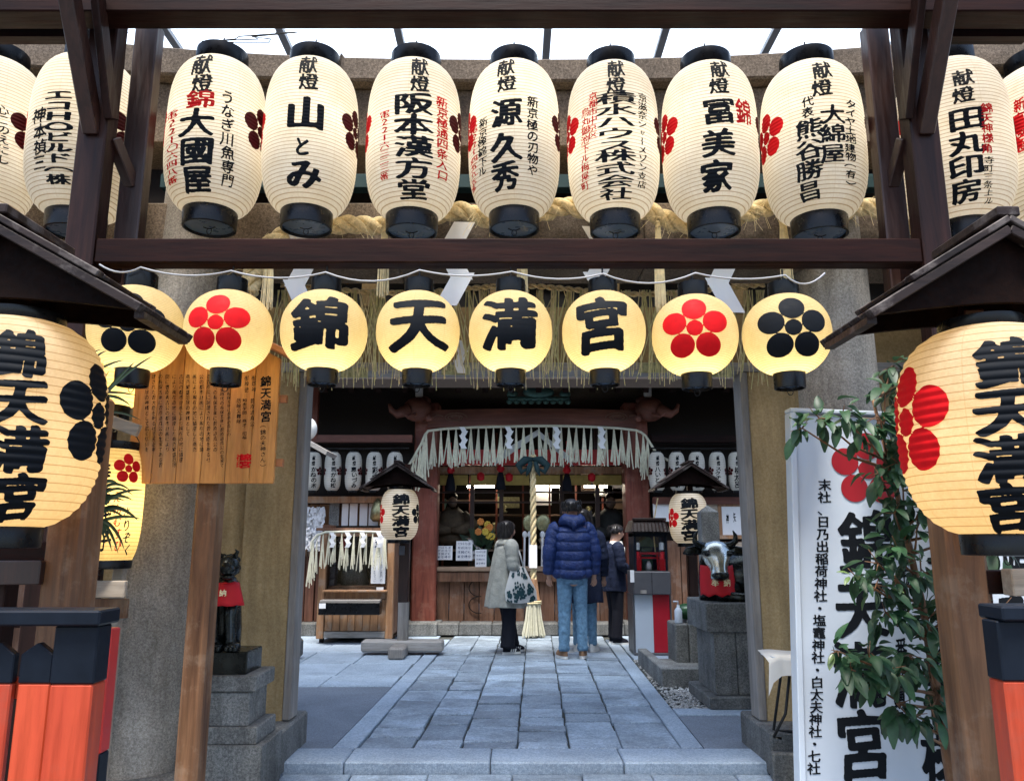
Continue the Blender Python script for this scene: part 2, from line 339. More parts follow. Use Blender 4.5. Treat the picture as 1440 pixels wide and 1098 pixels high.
# ------------------------------------------------------------------ brush lettering: glyph -> thickened brush field -> grid mesh
def contour(f, x0, y0, dx):
    """marching squares: filled polygons where f > .5"""
    h, w = f.shape; verts = []; idx = {}; faces = []
    ins = f > .5
    c = ins[:-1, :-1] | ins[1:, :-1] | ins[:-1, 1:] | ins[1:, 1:]
    def vid(key, x, y):
        if key not in idx: idx[key] = len(verts); verts.append((x0+x*dx, y0+y*dx))
        return idx[key]
    for j, i in zip(*np.nonzero(c)):
        j = int(j); i = int(i)
        cs = ((i, j), (i+1, j), (i+1, j+1), (i, j+1)); poly = []
        for k in range(4):
            a = cs[k]; b = cs[(k+1) % 4]; fa = f[a[1], a[0]]; fb = f[b[1], b[0]]
            if fa > .5: poly.append(vid((a, 0), a[0], a[1]))
            if (fa > .5) != (fb > .5):
                t = float((.5-fa)/(fb-fa)); key = (min(a, b), max(a, b))
                poly.append(vid(key, a[0]+(b[0]-a[0])*t, a[1]+(b[1]-a[1])*t))
        if len(poly) >= 3: faces.append(tuple(poly))
    return np.array(verts) if verts else np.zeros((0, 2)), faces
def blur(f, n=1):
    for _ in range(n):
        f = (np.roll(f, 1, 0)+2*f+np.roll(f, -1, 0))/4; f = (np.roll(f, 1, 1)+2*f+np.roll(f, -1, 1))/4
    return f
VERT = 'ー（）()〜'
_g = {}
def glyph(ch, wt=.02, n=40):
    key = (ch, wt, n)
    if key in _g: return _g[key]
    cu = bpy.data.curves.new('t', 'FONT'); cu.body = ch; cu.size = 1; cu.resolution_u = 4
    o = bpy.data.objects.new('t', cu); me = bpy.data.meshes.new_from_object(o)
    me.calc_loop_triangles(); V = np.array([v.co[:2] for v in me.vertices]) if len(me.vertices) else np.zeros((1, 2))
    T = [tuple(t.vertices) for t in me.loop_triangles]
    bpy.data.objects.remove(o); bpy.data.curves.remove(cu); bpy.data.meshes.remove(me)
    mid = (V.min(0)+V.max(0))/2
    cjk = ord(ch) > 0x2e80 and ord(ch) < 0xff00
    if cjk: V[:, 0] -= .5; V[:, 1] -= .38
    else: V = (V-mid)*np.array([1.25, 1.1])
    if ch in VERT: V = np.stack([V[:, 1], -V[:, 0]], 1)
    V[:, 1] += .07*V[:, 0]                                    # brush strokes rise to the right
    V[:, 0] += .012*np.sin(V[:, 1]*9+ord(ch)); V[:, 1] += .012*np.sin(V[:, 0]*8+ord(ch)*1.7)
    m = n*2; L = 1.24; g = (np.arange(m+1)/m-.5)*L; GX, GYY = np.meshgrid(g, g); f = np.zeros((m+1, m+1), bool)
    for t in T:
        a, b, c = V[t[0]], V[t[1]], V[t[2]]
        lo = np.minimum(np.minimum(a, b), c); hi = np.maximum(np.maximum(a, b), c)
        i0, j0 = np.floor((lo/L+.5)*m).astype(int).clip(0, m); i1, j1 = np.ceil((hi/L+.5)*m).astype(int).clip(0, m)
        X, Y = GX[j0:j1+1, i0:i1+1], GYY[j0:j1+1, i0:i1+1]
        def e(p, q): return (q[0]-p[0])*(Y-p[1])-(q[1]-p[1])*(X-p[0])
        s1, s2, s3 = e(a, b), e(b, c), e(c, a)
        f[j0:j1+1, i0:i1+1] |= ((s1 >= 0) & (s2 >= 0) & (s3 >= 0)) | ((s1 <= 0) & (s2 <= 0) & (s3 <= 0))
    out = f.copy(); ra, rb = wt/L*m, wt*.45/L*m; R = int(math.ceil(ra)); ang = radians(-28)
    for dj in range(-R, R+1):
        for di in range(-R, R+1):
            p = di*cos(ang)+dj*sin(ang); q = -di*sin(ang)+dj*cos(ang)
            if (p/max(ra, .6))**2+(q/max(rb, .6))**2 <= 1: out |= np.roll(np.roll(f, dj, 0), di, 1)
    ff = blur(out.astype(float), 2)[::2, ::2]
    ff = ff*1.0; ff[0, :] = ff[-1, :] = 0; ff[:, 0] = ff[:, -1] = 0
    r = contour(ff, -L/2, -L/2, L/n); _g[key] = r; return r
def plum_mesh(n=60, pr=.179, cr=.122, d=.314, rot=0):
    L = 1.06; g = (np.arange(n+1)/n-.5)*L; X, Y = np.meshgrid(g, g); f = np.full(X.shape, -1.0)
    for k in range(5):
        a = pi/2+rot+2*pi*k/5; f = np.maximum(f, pr-np.hypot(X-d*cos(a), Y-d*sin(a)))
    f = np.maximum(f, cr-np.hypot(X, Y))
    return contour(.5+f*10, -L/2, -L/2, L/n)
PLUM = plum_mesh(64)

# ------------------------------------------------------------------ paper lanterns
class Lantern:
    def __init__(s, cx, py_t, py_b, R_px, Y, n_pleat, power, neck, paper, power_w, name, label, group, cat='paper lantern',
                 ring_t=.07, ring_b=.09, light_pos=0., depth=.012, seg=56, glow=(1, .89, .70), lr=.07, hook=True, cap_b=True):
        pm = (py_t+py_b)/2; s.zt, s.zb = PZ(py_t, Y), PZ(py_b, Y); s.zc = (s.zt+s.zb)/2; s.hh = (s.zt-s.zb)/2
        s.X = PX(cx, pm, Y); s.Y = Y; s.R = R_px/(F/(Y*cos(TH)+(s.zc-H)*sin(TH))); s.pw = power; s.neck = neck; s.n = n_pleat; s.d = depth*s.R
        s.tend = (1-neck**power)**(1/power); s.cx, s.Rpx = cx, R_px
        s.root = thing(name, label, cat, (s.X, Y, s.zc), 0, group)
        mb = MB(); prof = [(s.rad(-s.hh+2*s.hh*i/(2*s.n)), -s.hh+2*s.hh*i/(2*s.n)) for i in range(2*s.n+1)]
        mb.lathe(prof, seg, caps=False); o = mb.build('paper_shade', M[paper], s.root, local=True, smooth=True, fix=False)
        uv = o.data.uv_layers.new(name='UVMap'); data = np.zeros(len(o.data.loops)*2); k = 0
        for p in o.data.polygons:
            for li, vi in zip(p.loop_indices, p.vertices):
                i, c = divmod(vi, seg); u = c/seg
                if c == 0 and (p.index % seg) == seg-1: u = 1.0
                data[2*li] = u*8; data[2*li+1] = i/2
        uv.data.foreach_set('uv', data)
        rn = s.R*neck*1.03; hb, ht = s.R*ring_b*4, s.R*ring_t*4
        if ring_t: MB().lathe([(rn*.97, s.hh-.01), (rn*1.02, s.hh+.0), (rn, s.hh+ht), (rn*.9, s.hh+ht), (rn*.9, s.hh-.01)], 40, caps=False).build('top_ring', M['black'], s.root, local=True, autos=40)
        if ring_b:
            MB().lathe([(rn*.9, -s.hh+.01), (rn*.97, -s.hh+.01), (rn*1.02, -s.hh), (rn, -s.hh-hb), (rn*.93, -s.hh-hb-.002), (rn*.9, -s.hh-hb+.01)], 40, caps=False).build('bottom_ring', M['black'], s.root, local=True, autos=40)
            if cap_b:
                MB().lathe([(rn*.905, -s.hh-hb+.012), (rn*.905, -s.hh-hb+.02)], 32).build('bottom_board', M['capunder'], s.root, local=True)
                MB().tube([(.012*cos(a), 0, -s.hh-hb-.014+.016*sin(a)) for a in np.linspace(0, 2*pi, 12)], .002, 5).tube([(-.03, 0, -s.hh-hb+.008), (-.01, 0, -s.hh-hb), (.01, 0, -s.hh-hb), (.03, 0, -s.hh-hb+.008)], .003, 5).build('pull_ring', M['wire'], s.root, local=True)
        if hook:
            MB().tube([(rn*cos(a), 0, s.hh+ht*.6+rn*.62*sin(a)) for a in np.linspace(0, pi, 14)], .0035, 6).build('bail_handle', M['wire'], s.root, local=True, smooth=True)
            MB().tube([(0, 0, s.hh+ht*.6+rn*.62), (0, 0, s.hh+ht*.6+rn*.62+.05)], .004, 6).tube([(.012*cos(a), 0, s.hh+ht*.6+rn*.62+.012*sin(a)) for a in np.linspace(0, 2*pi, 10)], .003, 5).build('hanging_hook', M['wire'], s.root, local=True)
        if power_w:
            ld = bpy.data.lights.new('lantern_bulb', 'POINT'); ld.energy = power_w; ld.color = glow; ld.shadow_soft_size = lr
            lo = bpy.data.objects.new('lantern_bulb', ld); COL.objects.link(lo); lo.parent = s.root; lo.location = (0, 0, light_pos*s.hh)
            MB().ball((0, 0, light_pos*s.hh+.03), .018, 10, 6).tube([(0, 0, light_pos*s.hh+.04), (0, 0, s.hh+ht*.5)], .004, 5).build('bulb_holder', M['blackmat'], s.root, local=True)
    def rad(s, z):
        t = np.clip(np.asarray(z, float)/s.hh, -1, 1); base = s.R*(1-np.abs(t*s.tend)**s.pw)**(1/s.pw)
        ph = (t+1)/2*s.n; fr = ph-np.floor(ph); return base - s.d*(1-np.sin(pi*fr))
    def hit(s, px, py):
        d = ray(px, py); o = Vector((0, 0, H)); ok = None; t0 = (s.Y-s.R*1.1)/d.y
        for i in range(240):
            t = t0 + i*(s.R*1.3/240)/d.y; p = o+d*t; z = p.z-s.zc
            if abs(z) <= s.hh and math.hypot(p.x-s.X, p.y-s.Y) <= float(s.rad(z)): ok = p; break
        if ok is None:                                        # silhouette: nearest approach
            z = min(max(PZ(py, s.Y)-s.zc, -s.hh*.98), s.hh*.98); return math.copysign(1.35, px-s.cx), z
        return atan2(ok.x-s.X, -(ok.y-s.Y)), ok.z-s.zc
    def wrap(s, mb, g, phi, z, w, h, eps=.0022):
        V, Fc = g
        if not len(V): return
        if s.pw < 2.4:                                        # near spheres: painted flat-on, so figures stay undistorted
            hz = s.hh/s.tend; lat = asin(max(-1, min(1, z/hz))); Rm = (s.R+hz)/2; x, y = V[:, 0]*w/Rm, V[:, 1]*h*cos(lat)/Rm/max(.75, cos(lat)); q = np.sqrt(np.clip(1-x*x-y*y, .05, 1))
            up = q*sin(lat)+y*cos(lat); fw = q*cos(lat)-y*sin(lat); a = phi+np.arctan2(x, fw); zz = np.clip(hz*up, -s.hh*.99, s.hh*.99); r = s.rad(zz)+eps
            mb.add(list(zip(r*np.sin(a), -r*np.cos(a), zz)), Fc); return
        a = phi+V[:, 0]*w/s.R; zz = np.clip(z+V[:, 1]*h, -s.hh*.995, s.hh*.995); r = s.rad(zz)+eps
        mb.add(list(zip(r*np.sin(a), -r*np.cos(a), zz)), Fc)
    def text(s, cols, name='lettering', mat='ink'):
        mb = MB()
        for txt, x, y0, y1, wpx, wt, n in cols:
            st = (y1-y0)/len(txt); wt = max(wt, .032 if n < 40 else 0)
            for i, ch in enumerate(txt):
                if ch == ' ': continue
                xx = x+random.uniform(-.6, .6); yc = y0+st*(i+.5); phi, z = s.hit(xx, yc)
                _, za = s.hit(xx, yc-st*.45); _, zb2 = s.hit(xx, yc+st*.45); h = abs(za-zb2)/.9
                k2 = .93 if txt == '献燈' else 1
                h *= k2; w = k2*wpx/PM(yc, s.Y-s.R*.9)/max(.5, cos(phi-atan2(-s.X, s.Y)))
                k = 1.0 if ch not in 'ぁっャュョ。、' else .7
                s.wrap(mb, glyph(ch, wt, n), phi, z, w*1.05*k, h*1.03*k)
        if mb.v: mb.build(name, M[mat], s.root, local=True, fix=False, smooth=True)
    def plum(s, phi, z, size, mat, name='plum_emblem', rot=0, g=None):
        mb = MB(); s.wrap(mb, g or PLUM, phi, z, size, size); mb.build(name, M[mat], s.root, local=True, fix=False, smooth=True)

# ================================================================== THE SETTING: ground
YS = GY(1072)                                                  # front edge of the threshold step
SZ = -.056                                                      # street level
g = MB().box(-60, 60, -40, YS+.02, SZ-.3, SZ-.03).build('street_ground', M['street']); tag(g, kind='structure')
g = MB().box(-60, 60, YS+.03, 90, -.3, -.022).build('courtyard_ground', M['joint']); tag(g, kind='structure')
sz = thing('street_pavement', None, None, (0, 3, SZ), kind='structure')
x = -3.3; j = 0
for row, (ya, yb) in enumerate(((YS-1.55, YS-1.04), (YS-1.035, YS-.46), (YS-.455, YS-.012))):
    x = -3.4+row*.21
    while x < 3.4:
        w = random.choice((.42, .44, .46, .38))
        dz = random.uniform(-.003, .003)
        MB().box(x+.003, x+w-.003, ya, yb, SZ-.05, SZ+dz).build('paving_stone', M['paving'], sz, bevel=.006); x += w
AX = lambda px: (px-735.0)/735.0
# threshold stones: long slabs forming the step
th = thing('threshold_step', None, None, (0, YS, 0), kind='structure')
xs = [-1.30, -.93, -.12, .62, 1.42]
for a, b in zip(xs[:-1], xs[1:]):
    MB().box(a+.0025, b-.0025, YS+random.uniform(0, .004), YS+.30, SZ-.03, .002+random.uniform(-.002, .002)).build('threshold_stone', M['kerb'], th, bevel=.008)
# the approach path: six columns of laid stones between pale kerbs, narrowing in perspective only
path = thing('stone_path', None, None, (0, YS+.3, 0), kind='structure')
Yf, Yb = YS+.305, 10.42
def path_x(px_front, Y):                                       # a line that runs straight back along the path axis
    return PX(px_front, 1056, GY(1056)) + .030*(Y-GY(1056))
cols = [498, 578, 647, 727, 801, 878, 961]
for c in range(6):
    y = Yf
    while y < Yb:
        d = random.choice((.14, .2, .24, .28, .34, .42)); y2 = min(y+d, Yb)
        if Yb-y2 < .12: y2 = Yb
        g1 = .004+random.uniform(0, .005)
        a0, a1 = path_x(cols[c], y)+g1, path_x(cols[c+1], y)-g1; b0, b1 = path_x(cols[c], y2)+g1, path_x(cols[c+1], y2)-g1
        dz = random.uniform(-.006, .006); t1, t2 = random.uniform(-.003, .003), random.uniform(-.003, .003); r = lambda: random.uniform(-.006, .006)
        vs = [(a0+r(), y+g1, -.04), (a1+r(), y+g1+r(), -.04), (b0+r(), y2-g1, -.04), (b1+r(), y2-g1+r(), -.04)]
        vs += [(p[0], p[1], dz+t) for p, t in zip(vs, (t1, -t1, t2, -t2))]
        MB().add(vs, [(0, 2, 3, 1), (4, 5, 7, 6), (0, 1, 5, 4), (2, 6, 7, 3), (1, 3, 7, 5), (0, 4, 6, 2)]).build('paving_stone', M['paving'], path, bevel=.005)
        y = y2
for pa, pb in ((462, 498), (961, 994)):
    y = Yf
    while y < 10.0:
        y2 = min(y+random.uniform(.9, 1.3), 10.0)
        a0, a1, b0, b1 = path_x(pa, y), path_x(pb, y)-.004, path_x(pa, y2), path_x(pb, y2)-.004
        if pa < 700: a0 += .0; a1 -= .002
        vs = [(a0+.004, y+.003, -.04), (a1, y+.003, -.04), (b0+.004, y2-.003, -.04), (b1, y2-.003, -.04)]; vs += [(p[0], p[1], .004) for p in vs]
        MB().add(vs, [(0, 2, 3, 1), (4, 5, 7, 6), (0, 1, 5, 4), (2, 6, 7, 3), (1, 3, 7, 5), (0, 4, 6, 2)]).build('kerb_stone', M['kerb'], path, bevel=.005)
        y = y2
# asphalt beds either side, paved strips behind
Ya = GY(965)
lx = lambda Y: path_x(462, Y)-.004
rx = lambda Y: path_x(994, Y)+.004
def quad_slab(name, mat, pts, z=0., parent=None, bevel=0):
    vs = [(x_, y_, z-.02) for x_, y_ in pts]+[(x_, y_, z) for x_, y_ in pts]
    return MB().add(vs, [(0, 1, 2, 3), (4, 5, 6, 7), (0, 1, 5, 4), (1, 2, 6, 5), (2, 3, 7, 6), (3, 0, 4, 7)]).build(name, mat, parent, bevel=bevel)
o = quad_slab('asphalt_bed', M['asphalt'], [(-3, YS+.305), (lx(YS+.305), YS+.305), (lx(Ya), Ya), (-3, Ya)], -.003); tag(o, kind='structure')
o = quad_slab('asphalt_bed', M['asphalt'], [(rx(YS+.305), YS+.305), (3, YS+.305), (3, 5.75), (rx(5.75), 5.75)], -.003); tag(o, kind='structure')
lp = thing('side_pavement', None, None, (-2, 9, 0), kind='structure')
rows = [Ya+.01, 7.4, 8.1, 8.9, 9.7, 10.42]
for r_, (ya, yb) in enumerate(zip(rows[:-1], rows[1:])):
    x2 = lx((ya+yb)/2)-.005
    while x2 > -5:
        w = random.choice((.55, .62, .7)); 
        MB().box(x2-w+.005, x2-.005, ya+.005, yb-.005, -.04, random.uniform(-.003, .003)).build('paving_stone', M['kerb'], lp, bevel=.005); x2 -= w
rp = thing('side_pavement', None, None, (2, 9, 0), kind='structure')
for r_, (ya, yb) in enumerate(zip((8.4, 9.1, 9.8), (9.1, 9.8, 10.42))):
    x2 = rx((ya+yb)/2)+.005
    while x2 < 5:
        w = random.choice((.55, .62, .7)); MB().box(x2+.005, x2+w-.005, ya+.005, yb-.005, -.04, random.uniform(-.003, .003)).build('paving_stone', M['kerb'], rp, bevel=.005); x2 += w
MB().box(rx(5.9), 2.6, 5.77, 5.98, -.04, .004).build('edging_stone', M['kerb'], rp, bevel=.006)
# gravel patch: real pebbles, nobody could count them
gb = MB().box(rx(7)+.0, 3.2, 6.0, 8.38, -.03, -.012).build('gravel_bed', M['joint']); tag(gb, kind='structure')
mb = MB()
for i in range(5200):
    y = 6.0+2.35*random.random()**1.5; x = random.uniform(rx(y)+.01, 2.7); s_ = random.uniform(.009, .019)
    if random.random() < .03: x -= random.uniform(0, .12)
    q = random.random()*pi; ca, sa = cos(q)*s_, sin(q)*s_; z = -.010+random.uniform(0, .012)
    vs = [(x+ca, y+sa, z), (x-sa*.7, y+ca*.7, z), (x-ca, y-sa, z), (x+sa*.7, y-ca*.7, z), (x, y, z+s_*.6), (x, y, z-s_*.5)]
    mb.add(vs, [(0, 1, 4), (1, 2, 4), (2, 3, 4), (3, 0, 4), (1, 0, 5), (2, 1, 5), (3, 2, 5), (0, 3, 5)])
o = mb.build('pebble_gravel', M['whitepaper'], None, fix=False); tag(o, 'pale pebble gravel beside the path under the stone ox pedestal', 'gravel', kind='stuff')
M['pebble'] = stone('pale_pebbles', (.28, .28, .28), (.62, .62, .60), 30, .8, 0, .1, .3, .3); o.data.materials[0] = M['pebble']

# ================================================================== stone torii
YT = 4.12
tor = thing('stone_torii', 'speckled granite torii arch with curved top beams behind the lantern rows', 'torii', (0, YT, SZ))
for sgn, xt, xb in ((-1, PX(276, 420, YT), PX(190, 1080, YT)), (1, PX(1165, 380, YT), PX(1215, 1000, YT))):
    zt = PZ(208, YT); m = 24
    MB().tube([(xb+(xt-xb)*t, YT, SZ+(zt-SZ)*t) for t in np.linspace(0, 1, m)], [.225-.035*t for t in np.linspace(0, 1, m)], 40).build('column', M['granite'], tor, smooth=True, autos=None)
    MB().lathe([(.33, 0), (.33, .10), (.30, .14), (.26, .16)], 40, (xb, YT, SZ)).build('column_base', M['granite_base'], tor, autos=35)
yf = YT-.15
znb, znt = PZ(374, yf), PZ(285, yf)
for a, b in ((-2.75, -1.72), (-1.716, -.62), (-.616, .72), (.724, 1.75), (1.754, 2.75)):
    MB().box(a, b, yf, YT+.15, znb, znt).build('tie_beam_block', M['granite_brown'], tor, bevel=.008)
def swept(z0, z1, ya, yb, x0, x1, lift0, lift1, mb):
    n = 10; vs = []
    for i in range(n+1):
        x = x0+(x1-x0)*i/n; l = (abs(x)/2.1)**2.4
        for z, y in ((z0+lift0*l, ya), (z0+lift0*l, yb), (z1+lift1*l, yb), (z1+lift1*l, ya)): vs.append((x, y, z))
    fs = [(i*4+k, i*4+(k+1) % 4, i*4+4+(k+1) % 4, i*4+4+k) for i in range(n) for k in range(4)]+[(0, 1, 2, 3), (n*4+3, n*4+2, n*4+1, n*4)]
    return mb.add(vs, fs)
z1, z2, z3 = PZ(206, yf-.02), PZ(127, yf-.02), PZ(82, yf-.1)
for a, b in ((-2.9, -1.45), (-1.446, -.12), (-.116, 1.22), (1.224, 2.9)):
    swept(z1, z2, yf-.02, YT+.17, a, b, .03, .05, MB()).build('lintel_block', M['granite_brown'], tor, bevel=.006)
for a, b in ((-3.0, -.95), (-.946, .5), (.504, 3.0)):
    swept(z2+.006, z3, yf-.10, YT+.25, a, b, .05, .09, MB()).build('cap_block', M['granite_brown'], tor, bevel=.012)
MB().box(-.16, .16, YT-.08, YT+.08, znt, z1).build('centre_strut', M['granite_brown'], tor, bevel=.006)

# ================================================================== plaster gate behind the torii
YG = 4.76
gate = thing('plaster_gate', 'ochre plastered gate piers and dark lintel framing the courtyard opening', 'gate', (0.06, YG, 0))
xl, xr = PX(413, 900, YG), PX(1062, 900, YG)
zlint = PZ(522, YG-.02); zbs = PZ(1030, YG-.28)
for sgn, xi in ((-1, xl), (1, xr)):
    def bx(name, mat, a, b, ya, yb, za, zb, bev=.004):
        x0, x1 = (xi+sgn*a, xi+sgn*b); return MB().box(min(x0, x1), max(x0, x1), ya, yb, za, zb).build(name, M[mat], gate, bevel=bev)
    bx('corner_trim', 'grey_wood', -.004, .042, YG-.012, YG+.15, zbs+.003, zlint-.002, .006)
    bx('plaster_pier', 'plaster', .044, .34, YG, YG+.145, .10, zlint-.002)
    bx('plaster_wall', 'plaster', .342, 1.9, YG+.06, YG+.14, .10, 2.85)
    bx('base_stone', 'granite_base', -.03, .20, YG-.28, YG+.30, SZ, zbs, .012)
    bx('base_stone', 'granite_base', .205, .62, YG-.24, YG+.30, SZ, zbs-.03, .012)
    bx('base_step', 'granite_base', -.045, .18, YG-.34, YG-.283, SZ, .09, .01)
zl = PZ(522, YG-.02)
MB().box(-2.6, 2.7, YG-.03, YG+.16, zl-.0, zl+.055).build('lintel_rail', M['grey_wood_x'], gate, bevel=.004)
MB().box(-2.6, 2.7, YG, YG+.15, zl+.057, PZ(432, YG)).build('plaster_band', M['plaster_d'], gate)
zb_, zc_ = PZ(432, YG)+.002, PZ(391, YG)
MB().box(-2.6, 2.7, YG+.02, YG+.14, zb_, zc_).build('transom_board', M['blackmat'], gate)
for px in (412, 520, 700, 860, 1040):
    xx = PX(px, 410, YG); MB().box(xx-.05, xx+.05, YG-.015, YG+.018, zb_, zc_).build('transom_post', M['plaster_d'], gate, bevel=.003)
MB().box(-2.6, 2.7, YG-.02, YG+.15, zc_+.002, zc_+.10).build('upper_rail', M['counter'], gate, bevel=.004)
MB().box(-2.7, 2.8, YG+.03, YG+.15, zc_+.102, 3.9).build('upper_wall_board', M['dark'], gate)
for za, mat in ((PZ(236, YG), 'black'), (PZ(270, YG), 'vdark')):
    MB().box(-2.3, 2.4, YG-.06, YG+.028, za-.0, za+.10).build('fascia_strip', M[mat], gate, bevel=.006)
for px, py in ((498, 524), (918, 517), (1010, 523), (640, 520)):
    xx, zz = PX(px, py, YG-.04), PZ(py, YG-.04); mb = MB(); w_ = .085
    mb.box(xx-w_, xx+w_, YG-.042, YG-.031, zz-.032, zz+.032)
    for k in range(16):
        mb.ball((xx+random.uniform(-w_, w_)*.85, YG-.044, zz+random.uniform(-.022, .022)), (.012, .004, .009), 8, 5)
    mb.build('brass_fitting', M['gild'], gate, smooth=False)
# tiled roof of the gate behind the torii (seen only as a dark mass)
mb = MB()
mb.add([(-3, YG-.10, 3.75), (3.1, YG-.10, 3.75), (3.1, YG+.3, 3.93), (-3, YG+.3, 3.93), (-3, YG+.75, 3.75), (3.1, YG+.75, 3.75)], [(0, 1, 2, 3), (3, 2, 5, 4), (0, 4, 5, 1), (0, 3, 4), (1, 5, 2)])
mb.build('gate_roof', M['blackmat'], gate)

# ================================================================== dark timber lantern frame
fr = thing('lantern_frame', 'dark brown timber frame with crossbeams carrying both rows of lanterns', 'timber frame', (0, 3.27, SZ))
YF0, YF1 = 3.23, 3.31
zlb, zlt = PZ(379, 3.33), PZ(335, 3.24)
XL, XR = PX(112, 330, YF0), PX(1318, 330, YF0)
MB().box(XL+.068, XR-.068, 3.24, 3.33, zlb, zlt).build('lower_beam', M['beam_x'], fr, bevel=.006)
zub = PZ(42, 3.20)
MB().box(-3.6, 3.6, 3.07, 3.20, zub, zub+.30).build('upper_beam', M['beam_x'], fr, bevel=.006)
for sgn, X0 in ((-1, XL), (1, XR)):
    MB().box(X0-.066, X0+.066, YF0, YF1+.02, SZ, zub+.12).build('front_post', M['beam_z'], fr, bevel=.007)
    X1 = PX(194 if sgn < 0 else 1246, 200, 3.45)
    MB().box(X1-.056, X1+.056, 3.42, 3.50, zlb-.10, zub+.2).build('rear_post', M['beam_red'], fr, bevel=.006)
    MB().beam((X0*.97, YF1, PZ(200, 3.34)), (X1, 3.44, PZ(262, 3.44)), .055, .055).build('brace', M['beam_red'], fr, bevel=.004)
    MB().beam((X0, 3.36, zlb+.06), (X1, 3.47, zlb+.02), .07, .12).build('side_rail', M['beam_y'], fr, bevel=.004)
    # knee bracket leaning out towards the street: a pair of angled boards
    MB().beam((X0+.0, YF0+.02, PZ(185, YF0)), (X0-.02*sgn, 2.66, PZ(185, YF0)+.90), .065, .09).build('knee_bracket', M['beam_red'], fr, bevel=.006)
    MB().beam((X0-sgn*.075, YF0+.02, PZ(165, YF0)), (X0-sgn*.085, 2.90, PZ(185, YF0)+.80), .035, .08).build('bracket_cheek', M['beam_z'], fr, bevel=.004)
    MB().box(X0-.55 if sgn < 0 else X0+.10, X0-.10 if sgn < 0 else X0+.55, 3.25, 3.31, zub-.0, zub+.1).build('side_beam', M['beam_x'], fr)
zr = PZ(38, 3.62)
MB().box(-3.4, 3.4, 3.60, 3.64, zr+.02, zr+.07).build('lantern_rail', M['beam_x'], fr)
for sgn in (-1, 1): MB().beam((sgn*1.8, 3.2, zr+.10), (sgn*1.8, 3.65, zr+.10), .08, .06).build('rail_support', M['beam_y'], fr)
# thin bolts on the posts
for sgn, X0 in ((-1, XL), (1, XR)):
    MB().ball((X0+.04, YF0-.002, PZ(130, YF0)), (.011, .006, .011), 10, 6).build('bolt', M['wire'], fr, smooth=True)

# ================================================================== glass street canopy above and beyond the torii
can = thing('glass_canopy', 'pale glass roof with thin steel bars above the torii', 'glass roof', (0, 5.5, 5.4))
zA = 5.2
for i, px in enumerate((90, 235, 395, 560, 770, 935, 1090, 1270, 1450)):
    x = PX(px, 55, 5.6); MB().box(x-.03, x+.03, 4.9, 7.5, zA+.02, zA+.09).build('roof_bar', M['cable'], can)
for y in (5.35, 6.2, 7.3): MB().box(-6, 6, y, y+.07, zA-.05, zA+.018).build('purlin', M['cable'], can)
xs = [PX(px, 55, 5.6) for px in (90, 235, 395, 560, 770, 935, 1090, 1270, 1450)]
for a, b in zip(xs[:-1], xs[1:]):
    for y0, y1 in ((4.9, 6.2), (6.25, 7.5)): MB().box(a+.032, b-.032, y0, y1, zA+.05, zA+.056).build('glass_pane', M['canopy'], can)
for x in (-5.9, 5.9):
    for y in (5.0, 7.4): MB().box(x-.06, x+.06, y-.06, y+.06, 0, zA-.05).build('canopy_post', M['greyplastic'], can)

# ================================================================== shimenawa rope on the torii, paper streamers, tassels
def rope_mesh(pts, R, strands=3, turns_per_m=5.0, n=8, seg_len=.012):
    P = [Vector(p) for p in pts]
    # resample with Catmull-Rom
    out = []
    for i in range(len(P)-1):
        p0, p1, p2, p3 = P[max(i-1, 0)], P[i], P[i+1], P[min(i+2, len(P)-1)]; L = (p2-p1).length; k = max(2, int(L/seg_len))
        for j in range(k):
            t = j/k; out.append(.5*((2*p1)+(p2-p0)*t+(2*p0-5*p1+4*p2-p3)*t*t+(3*p1-p0-3*p2+p3)*t**3))
    out.append(P[-1]); mb = MB(); s_ = 0; cen = [[] for _ in range(strands)]
    for i, p in enumerate(out):
        if i: s_ += (p-out[i-1]).length
        t = (out[min(i+1, len(out)-1)]-out[max(i-1, 0)]).normalized(); a = t.cross(Vector((0, 1, 0))); a = a.normalized() if a.length > .1 else Vector((1, 0, 0)); b = t.cross(a)
        for k in range(strands):
            q = 2*pi*(k/strands+s_*turns_per_m); cen[k].append(p+a*cos(q)*R*.56+b*sin(q)*R*.56)
    for c in cen: mb.tube(c, R*.5, n)
    return mb, out
YR = 3.88
pts = [(352, 412), (358, 380), (385, 340), (430, 322), (490, 316), (545, 318), (600, 306), (650, 297), (700, 311), (760, 300), (800, 290), (850, 305), (905, 296), (950, 314), (1005, 316), (1060, 297), (1110, 288), (1165, 302), (1215, 291), (1265, 306), (1300, 330)]
rt = thing('shimenawa_rope', 'thick twisted straw rope swagged across the granite tie beam', 'sacred rope', (0, YR, 2.9))
mb, path_pts = rope_mesh([(PX(x, y, YR), YR, PZ(y, YR)) for x, y in pts], .050, 3, 3.8)
mb.build('rope_body', M['rope'], rt, smooth=True, fix=False)
mb = MB()
for i in range(260):                                            # loose straw ends
    p = random.choice(path_pts); l = random.uniform(.05, .14); a = random.uniform(0, 2*pi); e = Vector((cos(a)*l, -random.random()*.05, sin(a)*l*.7-.04))
    mb.tube([p+Vector((0, -.03, 0)), p+e*.5+Vector((0, -.05, .01)), p+e+Vector((0, -.05, -.02))], .0011, 3, False)
o = mb.build('loose_straw', M['straw'], rt, fix=False); o['kind'] = 'stuff'
